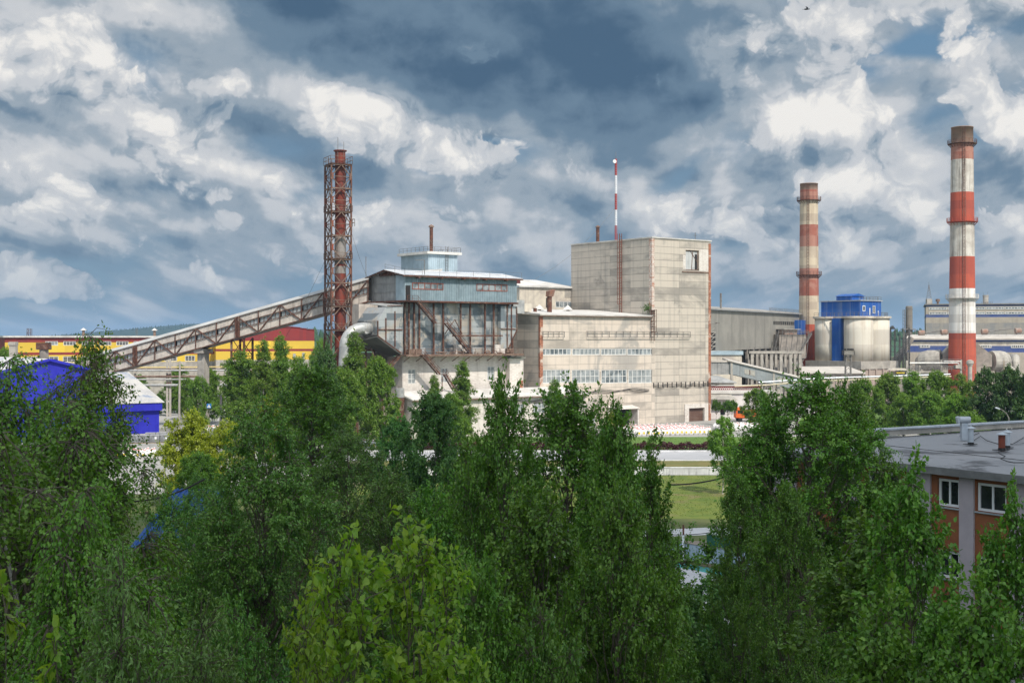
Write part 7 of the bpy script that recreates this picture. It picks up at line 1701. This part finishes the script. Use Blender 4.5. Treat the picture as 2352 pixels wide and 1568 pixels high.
TREES = [
 # tall trees close to the window, in the shadow of the cloud
 ('birch_a', 'tall weeping birch with a forked white trunk at the far left edge', 25, 25, 830, 2.4, .3, 'birch_tree'),
 ('birch_b', 'tallest left birch with a thin top rising over the blue shed', 150, 27, 784, 2.0, 1.7, 'birch_tree'),
 ('birch_a', 'birch right of the tallest left one, leaning over the lean-to roof', 190, 30, 930, 1.3, 3.9, 'birch_tree'),
 ('birch_b', 'lower birch hanging in front of the left yard', 110, 20, 1010, 2.8, 5.0, 'birch_tree'),
 ('birch_b', 'drooping birch in the lower left, between the two white trunks', 75, 22, 935, 2.6, 2.2, 'birch_tree'),
 ('birch_a', 'drooping birch in the lower left, over the hidden blue roof', 205, 27, 1040, 1.3, 4.4, 'birch_tree'),
 ('birch_a', 'low birch foliage at the left above the bottom shoots', 190, 17, 1130, 1.6, .9, 'birch_tree'),
 ('cherry', 'dark bird cherry with a bare grey trunk left of centre', 590, 34, 925, 2.1, .6, 'cherry_tree'),
 ('big_poplar', 'dark broad poplar under the lattice chimney', 715, 62, 842, 3.33, 2.2, 'poplar_tree'),
 ('cherry', 'dark tree filling the gap between cherry and central poplars', 815, 48, 985, 2.18, 4.1, 'cherry_tree'),
 ('cherry', 'dark green crown below the trees left of centre, behind the bright poplar', 880, 42, 1085, 2.0, 1.2, 'cherry_tree'),
 ('cherry', 'dark tree hiding the right end of the small blue roof', 500, 38, 1105, 1.5, .4, 'cherry_tree'),
 ('cherry', 'dark tree standing right behind the small blue roof', 450, 44, 1100, 1.49, 2.9, 'cherry_tree'),
 ('cherry', 'dark tree in front of the small blue roof', 395, 33, 1125, 1.3, 5.3, 'cherry_tree'),
 ('maple', 'round dark green maple before the white lean-to annex', 1000, 105, 905, 3.7, .4, 'maple_tree'),
 ('maple', 'second dark maple, left of the round one', 915, 112, 960, 2.7, 2.4, 'maple_tree'),
 ('big_poplar', 'slim central poplar whose top reaches the annex windows', 1165, 25, 872, 1.35, .2, 'poplar_tree'),
 ('big_poplar', 'broad central poplar reaching above the lean-to annex', 1290, 30, 893, 2.6, 3.3, 'poplar_tree'),
 ('big_poplar', 'broad lower poplar filling the right half of the central group', 1395, 31, 1000, 1.9, 5.1, 'poplar_tree'),
 ('big_poplar', 'central poplar with a sparse top before the white bags', 1412, 24, 930, 1.35, 1.1, 'poplar_tree'),
 ('poplar_b', 'slim side tree reaching out over the green container', 1702, 36, 1090, .95, 2.2, 'poplar_tree'),
 ('leafy_poplar', 'leafy poplar before the lower office windows', 2180, 16, 1330, .85, 1.2, 'poplar_tree'),
 ('poplar_c', 'right outermost of the central poplars, beside the lawn', 1485, 26, 1005, 0.9, 4.4, 'poplar_tree'),
 ('big_poplar', 'left outermost of the central poplars, thin and low', 1085, 29, 1010, 1.6, 2.0, 'poplar_tree'),
 ('big_poplar', 'lower poplar under the central group with a pale trunk', 1250, 21, 1130, 1.9, 5.6, 'poplar_tree'),
 ('big_poplar', 'lower poplar at the right foot of the central group', 1410, 20, 1120, 1.35, 3.0, 'poplar_tree'),
 ('big_poplar', 'left part of the big dark tree group right of the lawn', 1775, 42, 905, 1.75, .9, 'poplar_tree'),
 ('big_poplar', 'broad dark poplar with bare limbs before the silos', 1850, 41, 866, 3.0, 2.6, 'poplar_tree'),
 ('big_poplar', 'right part of the big dark tree group by the felt roof', 1950, 43, 880, 1.9, 4.8, 'poplar_tree'),
 ('big_poplar', 'low dark tree under the big right group', 1815, 33, 1120, 1.35, 5.9, 'poplar_tree'),
 ('leafy_poplar', 'poplar with spiky shoots before the orange office wall', 2095, 17.5, 1062, 0.95, .5, 'poplar_tree'),
 ('leafy_poplar', 'rightmost spiky poplar before the office windows', 2335, 16.5, 1125, 0.8, 2.8, 'poplar_tree'),
 ('leafy_poplar', 'low leafy poplar left of the office wall', 1990, 20, 1200, 1.5, 4.0, 'poplar_tree'),
 ('leafy_poplar', 'low leafy poplar filling the bottom right corner', 2250, 13.5, 1330, 1.0, 5.2, 'poplar_tree'),
 ('leafy_poplar', 'leafy poplar at the bottom edge right of centre', 2040, 14, 1370, 1.0, 1.4, 'poplar_tree'),
 ('near_poplar', 'bright green young poplar closest to the window, right crown', 935, 9.4, 1200, 0.62, .7, 'poplar_tree'),
 ('near_poplar', 'bright green young poplar closest to the window, left crown', 815, 8.6, 1235, 0.56, 3.1, 'poplar_tree'),
 ('near_poplar', 'bright green slender side shoot of young poplar, right of the brightest crowns', 1030, 10.5, 1265, .5, 1.9, 'poplar_tree'),
 ('near_poplar', 'bright green slender young poplar, left of the brightest crowns', 742, 9.0, 1290, .42, 4.1, 'poplar_tree'),
 ('near_poplar', 'bright green low poplar crown at the bottom edge left of centre', 700, 8.2, 1390, 0.4, 5.0, 'poplar_tree'),
 ('shoot', 'leafy shoot with broad leaves in the bottom left corner', 38, 6.6, 1335, .24, .4, 'poplar_shoot'),
 ('shoot', 'broad leaved shoot at the left bottom edge, lower one', 95, 6.2, 1445, .22, 2.6, 'poplar_shoot'),
 ('willow', 'narrow leaved dark willow at the bottom left', 290, 12, 1305, 1.12, .8, 'willow_tree'),
 ('willow', 'narrow leaved willow at the bottom, left of the bright poplar', 470, 14, 1400, 1.12, 3.6, 'willow_tree'),
 ('cherry', 'dark shrub-like tree at the bottom between willow and bright poplar', 560, 19, 1390, 1.15, 4.7, 'cherry_tree'),
 ('big_poplar', 'green poplar just right of the bright young one', 1100, 17, 1290, 1.2, 2.2, 'poplar_tree'),
 ('big_poplar', 'mid-green poplar top between the bright poplar and the central group', 1000, 24, 1130, 1.5, 5.5, 'poplar_tree'),
 ('cherry', 'dark low crown at the bottom centre', 1220, 17, 1400, 1.09, 1.6, 'cherry_tree'),
 ('maple', 'maple crown at the bottom right below the rink, leftmost', 1545, 50, 1335, 3.0, .3, 'maple_tree'),
 ('maple', 'maple crown at the bottom right below the rink, middle one', 1665, 54, 1318, 3.3, 2.1, 'maple_tree'),
 ('maple', 'maple crown at the bottom right below the rink, rightmost', 1800, 49, 1335, 3.2, 4.2, 'maple_tree'),
 ('maple', 'lower maple crown at the very bottom, left of two', 1600, 40, 1440, 2.6, 5.1, 'maple_tree'),
 ('maple', 'lower maple crown at the very bottom, right of two', 1760, 38, 1450, 2.6, 1.0, 'maple_tree'),
 ('maple', 'low maple behind the left birches and blue roof', 480, 75, 1150, 3.6, 3.5, 'maple_tree'),
 ('maple', 'low maple in the gloom under the cherry tree', 650, 70, 1250, 3.8, .9, 'maple_tree'),
 ('maple', 'low maple in the gloom behind the bright poplar', 850, 66, 1230, 3.8, 2.7, 'maple_tree'),
 ('maple', 'low maple in the gloom behind the left birch trunks', 130, 62, 1180, 3.6, 4.9, 'maple_tree'),
 ('maple', 'low maple under the central poplars', 1130, 80, 1180, 3.6, 5.9, 'maple_tree'),
 ('maple', 'low maple under the central poplars, right one', 1330, 66, 1260, 3.4, 1.5, 'maple_tree'),
 ('maple', 'low maple behind the office side trees', 1960, 58, 1250, 3.2, .2, 'maple_tree'),
 # sunlit trees beyond the cloud shadow
 ('yellow', 'yellow-green bush tree nearest the left yard', 440, 150, 945, 4.0, .3, 'maple_tree'),
 ('yellow', 'yellow-green bush tree beside the crossing sign', 515, 158, 968, 3.6, 2.0, 'maple_tree'),
 ('yellow', 'small yellow-green bush tree right of the short power poles', 618, 190, 915, 2.4, 4.0, 'maple_tree'),
 ('far_a', 'green bush tree below the yellow-green ones', 455, 138, 1040, 3.0, 5.0, 'tree'),
 ('spire', 'slender sunlit birch before the gabled yellow hall, left of two', 607, 222, 782, 3.04, .5, 'birch_tree'),
 ('spire', 'slender sunlit birch before the gabled yellow hall, right of two', 643, 226, 772, 3.04, 2.5, 'birch_tree'),
 ('far_b', 'sunlit birch below the end of the conveyor gallery', 556, 250, 806, 4.2, 1.0, 'birch_tree'),
 ('far_a', 'low sunlit tree hiding the foot of the grey gallery pier', 458, 267, 866, 2.7, 1.1, 'tree'),
 ('far_a', 'sunlit tree behind the crossing sign', 480, 294, 848, 3.8, 3.3, 'tree'),
 ('far_a', 'sunlit tree behind the slender concrete pole', 430, 305, 870, 3.2, 4.4, 'tree'),
 ('far_dark', 'dark tree behind the short power poles', 560, 268, 842, 4.2, 5.2, 'tree'),
 ('far_a', 'sunlit bushy tree before the gabled yellow hall', 655, 235, 852, 3.8, 2.9, 'tree'),
 ('far_b', 'sunlit tree left of the lattice chimney foot', 690, 215, 820, 3.6, .1, 'tree'),
 ('far_dark', 'dark tree directly before the lattice chimney foot', 745, 205, 795, 3.4, 1.3, 'tree'),
 ('spire', 'bright narrow birch before the silver gas duct', 812, 232, 764, 3.52, 2.3, 'birch_tree'),
 ('far_a', 'broad sunlit tree below the silver gas duct', 865, 222, 822, 4.0, 3.7, 'tree'),
 ('far_a', 'broad sunlit tree at the foot of the lattice chimney', 790, 214, 850, 3.6, .9, 'tree'),
 ('spire', 'young sunlit birch before the annex windows, taller one', 1064, 236, 830, 3.04, .4, 'birch_tree'),
 ('spire', 'young sunlit birch before the annex windows, shorter one', 996, 233, 862, 2.08, 1.9, 'birch_tree'),
 ('far_a', 'sunlit bush below the young birches', 1035, 225, 905, 3.4, 3.2, 'tree'),
 ('spire', 'young sunlit birch before the low block', 1275, 240, 872, 2.56, 4.9, 'birch_tree'),
 ('yellow', 'yellow-green young maple by the low block gate', 1405, 228, 945, 1.7, .8, 'maple_tree'),
 ('young', 'sunlit young tree with its shadow on the lawn', 1660, 160, 958, 2.2, 2.2, 'young_tree'),
 ('far_a', 'sunlit grove tree before the silos, first from the left', 1985, 262, 872, 3.6, .2, 'tree'),
 ('far_a', 'sunlit grove tree before the silos, second from the left', 2040, 268, 858, 3.8, 1.2, 'tree'),
 ('far_b', 'sunlit grove tree with a pointed top before the low hall', 2095, 272, 853, 3.4, 2.2, 'tree'),
 ('far_a', 'sunlit grove tree left of the bright chimney foot', 2150, 266, 853, 3.8, 3.2, 'tree'),
 ('far_b', 'sunlit grove tree at the bright chimney foot', 2205, 262, 860, 3.6, 4.2, 'tree'),
 ('far_a', 'lower grove tree above the lollipop tree', 2075, 250, 905, 3.4, 5.2, 'tree'),
 ('far_a', 'lower grove tree right of the lollipop tree', 2135, 246, 900, 3.6, .6, 'tree'),
 ('far_a', 'round bush tree before the grove', 2195, 236, 905, 3.8, 1.6, 'tree'),
 ('far_dark', 'dark tree right of the bright chimney foot', 2270, 232, 848, 4.2, 2.6, 'tree'),
 ('far_dark', 'dark tree near the right picture edge', 2325, 226, 842, 4.2, 3.6, 'tree'),
 ('far_dark', 'dark tree cut by the right picture edge', 2372, 222, 850, 4.2, 4.6, 'tree'),
 ('far_b', 'green bush behind the felt roof and street lamp', 2230, 190, 945, 3.2, 5.6, 'tree'),
 ('far_a', 'green tree hiding the back of the orange lorry', 1738, 276, 893, 3.4, .7, 'tree'),
 ('ball', 'clipped lollipop tree with a white trunk on the light path', 2054, 256, 942, 1.45, .5, 'lollipop_tree'),
 ('ball', 'clipped lollipop tree closest to the tower corner', 1645, 287, 918, 1.2, 1.5, 'lollipop_tree'),
 ('ball', 'clipped lollipop tree, middle one by the gatehouse', 1671, 283, 920, 1.3, 2.5, 'lollipop_tree'),
 ('ball', 'clipped lollipop tree, right one by the gatehouse', 1681, 286, 919, 1.2, 3.5, 'lollipop_tree'),
 ('far_a', 'green bush tree before the yellow hall left of the vent', 12, 340, 800, 3.4, .7, 'tree'),
 ('far_a', 'green tree behind the pipe rack, left of the tall double mast', 320, 330, 862, 3.4, 2.3, 'tree'),
 ('far_b', 'green tree behind the pipe rack, right of the tall double mast', 400, 333, 856, 3.0, 4.3, 'tree'),
 ('far_a', 'green bush at the foot of the tall double mast', 365, 322, 905, 2.4, 5.3, 'tree'),
 ('far_b', 'green bush tree under the conveyor gallery', 415, 345, 838, 2.8, 1.7, 'tree'),
 ('far_a', 'bushy tree beside the gabled yellow hall wall', 738, 420, 780, 4.0, 2.7, 'tree'),
]
for k, lb, dx, Y, yt, Rm, rz, nm in TREES: tree(k, lb, dx, Y, yt, Rm, rz, nm)

n = 26000; X = rng.uniform(-15, 70, n); Yv = np.where(rng.random(n) < .68, rng.uniform(140, 181, n), rng.uniform(225, 252, n))
p = np.stack([X, Yv, np.full(n, .03)], 1); pt = (.5+.5*np.sin(X*.21+2*np.sin(Yv*.17)))*.6+rng.uniform(0, .4, n)
o = link('lawn_tufts', leaf_mesh('lawn_tufts', p, unit(rng, n)*.8+[0, 0, .7], unit(rng, n), rng.uniform(.08, .20, n), .3+.4*pt, leaf_mat('lawn_blade', (.075, .125, .020), (.165, .195, .034), .25), width=.22)); tag(o, 'uneven tufts of grass on the park lawns', 'grass', kind='stuff')

# ================================================================ undergrowth, distant woods and hills
n = 60000; X = rng.uniform(-75, 75, n); Yv = rng.uniform(48, 108, n)
m_ = (Yv < 100) | (X < 10); X = X[m_]; Yv = Yv[m_]; ok_ = ~((X > -2) & (X < 60) & (Yv > 72)) & ~((X > 6) & (Yv < 90) & (X < 64)); X = X[ok_]; Yv = Yv[ok_]; n = len(X)
hgt = 1.6+1.2*np.sin(X*.35)*np.cos(Yv*.3)+.7*np.sin(X*1.3+Yv)
p = np.stack([X, Yv, np.clip(hgt, .5, 4)*rng.uniform(.1, 1, n)**.5], 1)
o = link('undergrowth', leaf_mesh('undergrowth', p, unit(rng, n)+[0, 0, .2], unit(rng, n)+[0, 0, .6], .34*rng.uniform(.7, 1.3, n), rng.uniform(0, 1, n), LM['maple']))
tag(o, 'dense dark undergrowth between the tree trunks', 'undergrowth', kind='stuff')
n = 9000; q = rng.uniform(0, 1, n); X = rng.uniform(62, 165, n); Yv = 263+rng.uniform(0, 26, n)
p = np.stack([X, Yv, rng.uniform(0, 1.3, n)], 1)
o = link('meadow', leaf_mesh('meadow', p, unit(rng, n)*.4+[0, 0, 1], unit(rng, n), .8*rng.uniform(.6, 1.2, n), rng.uniform(0, 1, n), LM['far'], width=.1)); tag(o, 'tall unmown grass along the grove edge', 'grass', kind='stuff')

def forest_mat(name, a, b):
    return pm(name, a, b, .05, rough=.95)
hill_m = forest_mat('forest_hill', (.014, .036, .022), (.024, .050, .026))
wood_m = forest_mat('wood', (.030, .075, .030), (.050, .100, .038))
def ridge(name, prof, Y, depth, step, tree_h, seed, mat, label, kind_='stuff'):
    """a wooded rise: a ground swell closed with thousands of small conical crowns"""
    rr = random.Random(seed); mb = MB(); xs = [p[0] for p in prof]; hs_ = [p[1] for p in prof]
    hf = lambda x: float(np.interp(x, xs, hs_))
    nx = 60; x0, x1 = xs[0], xs[-1]; vs = []
    for i in range(nx+1):
        x = x0+(x1-x0)*i/nx; h = hf(x); vs += [(x, Y-depth, -2), (x, Y-depth*.4, h*.62), (x, Y, h), (x, Y+depth*.7, -2)]
    mb.add(vs, [(i*4+j, (i+1)*4+j, (i+1)*4+j+1, i*4+j+1) for i in range(nx) for j in range(3)])
    x = x0
    while x < x1:
        for row in range(5):
            t_ = rr.random(); y = Y-depth*.4*t_; h = hf(x)*(1-.38*t_)
            th = tree_h*rr.uniform(.55, 1.25); r = th*rr.uniform(.16, .30); cx = x+rr.uniform(-step, step)
            n_ = 5; ph = rr.random()*6
            ring = [(cx+r*cos(ph+2*pi*k/n_), y+r*sin(ph+2*pi*k/n_), h-1) for k in range(n_)]; ring2 = [(cx+r*.85*cos(ph+.5+2*pi*k/n_), y+r*.85*sin(ph+.5+2*pi*k/n_), h+th*.45) for k in range(n_)]
            mb.add(ring+ring2+[(cx, y, h+th)], [(k, (k+1) % n_, n_+(k+1) % n_, n_+k) for k in range(n_)]+[(n_+k, n_+(k+1) % n_, 2*n_) for k in range(n_)])
        x += step
    o = mb.build(name, mat); tag(o, label, 'forest' if 'wood' in name or 'forest' in name else 'hill', kind=kind_); return o
Yh = 5200
hp = [(-420, 776), (20, 772), (140, 770), (200, 766), (270, 758), (330, 751), (400, 745), (455, 741), (520, 742), (600, 745), (700, 752), (800, 760), (900, 766), (1050, 770), (1400, 772)]
ridge('hill', [(DX(a, Yh), DZ(b+2.0, Yh)) for a, b in hp], Yh, 1500, 9, 6.5, 4, hill_m, 'long low wooded hill fading blue on the left horizon', 'structure')
Y2 = 1300
ridge('far_forest', [(DX(a, Y2), DZ(b+3, Y2)) for a, b in ((650, 770), (720, 766), (760, 768), (860, 772), (1200, 772))], Y2, 120, 3.5, 8, 8, wood_m, 'far wood behind the yellow hall and lattice chimney')
Y3 = 1500
ridge('far_forest', [(DX(a, Y3), DZ(b+5, Y3)) for a, b in ((1600, 772), (1980, 766), (2035, 758), (2060, 757), (2100, 757), (2130, 757), (2200, 760), (2420, 762), (2800, 770))], Y3, 160, 3.2, 6, 9, wood_m, 'far green wood on the horizon between the silos and the striped hall')
ridge('forest_belt', [(-4000, 1), (-1500, 1), (0, 1), (1500, 1), (4000, 1)], 2600, 300, 22, 10, 10, wood_m, 'distant belt of dark wood along the horizon')

# ================================================================ the cloud whose shadow lies over the near trees
cb = bpy.data.materials.new('cloud'); cb.use_nodes = True
nt = cb.node_tree; nt.nodes.clear(); g = NG(nt); out = g.n('ShaderNodeOutputMaterial'); d1_ = g.n('ShaderNodeBsdfDiffuse'); d2_ = g.n('ShaderNodeBsdfTranslucent'); ms = g.n('ShaderNodeMixShader')
d1_.inputs[0].default_value = (.85, .86, .88, 1); d2_.inputs[0].default_value = (.94, .94, .94, 1); ms.inputs[0].default_value = .80
t_ = g.n('ShaderNodeBsdfTransparent'); m2 = g.n('ShaderNodeMixShader'); m2.inputs[0].default_value = .40
nt.links.new(d1_.outputs[0], ms.inputs[1]); nt.links.new(d2_.outputs[0], ms.inputs[2]); nt.links.new(ms.outputs[0], m2.inputs[1]); nt.links.new(t_.outputs[0], m2.inputs[2]); nt.links.new(m2.outputs[0], out.inputs[0])
rc = random.Random(9); bmc = bmesh.new(); ch = 300.0; off = SDIR*(ch/SDIR.z)
gx0_, gx1_, gy0_, gy1_ = -105, 125, -40, 114
def puff(c, r, sz):
    M = Matrix.Translation(c) @ Matrix.Diagonal((r, r, sz, 1)); res = bmesh.ops.create_icosphere(bmc, subdivisions=2, radius=1.0, matrix=M)
    for v in res['verts']: v.co += Vector((rc.gauss(0, 1), rc.gauss(0, 1), rc.gauss(0, 1)))*r*.03
nxp, nyp = 9, 8
for i in range(nxp):
    for j in range(nyp):
        x = gx0_+(gx1_-gx0_)*i/(nxp-1); y = gy0_+(gy1_-gy0_)*j/(nyp-1)
        puff(Vector((x+off.x+rc.uniform(-5, 5), y+off.y+(rc.uniform(-8, 0) if j == nyp-1 else rc.uniform(-5, 5)), ch+rc.uniform(-5, 12))), rc.uniform(19, 25), rc.uniform(9, 16))
me = bpy.data.meshes.new('cloud'); bmc.to_mesh(me); bmc.free(); me.materials.append(cb); me.polygons.foreach_set('use_smooth', [True]*len(me.polygons))
o = link('cloud', me); tag(o, 'grey cumulus cloud overhead whose shadow covers the near trees', 'cloud', kind='structure')

# ================================================================ the air
if True:
    hz = MB(); hz.box(-8500, 8500, -350, 15000, -3, 150); o = hz.build('haze'); o['kind'] = 'stuff'; o['label'] = 'thin summer haze lying over the whole plain'; o['category'] = 'haze'
    hm = bpy.data.materials.new('haze'); hm.use_nodes = True; nt = hm.node_tree; nt.nodes.clear(); g = NG(nt); out = g.n('ShaderNodeOutputMaterial'); pv = g.n('ShaderNodeVolumePrincipled')
    pv.inputs['Color'].default_value = (.42, .64, .92, 1); pv.inputs['Density'].default_value = 0.00009; pv.inputs['Anisotropy'].default_value = 0.0
    nt.links.new(pv.outputs[0], out.inputs['Volume']); o.data.materials[0] = hm
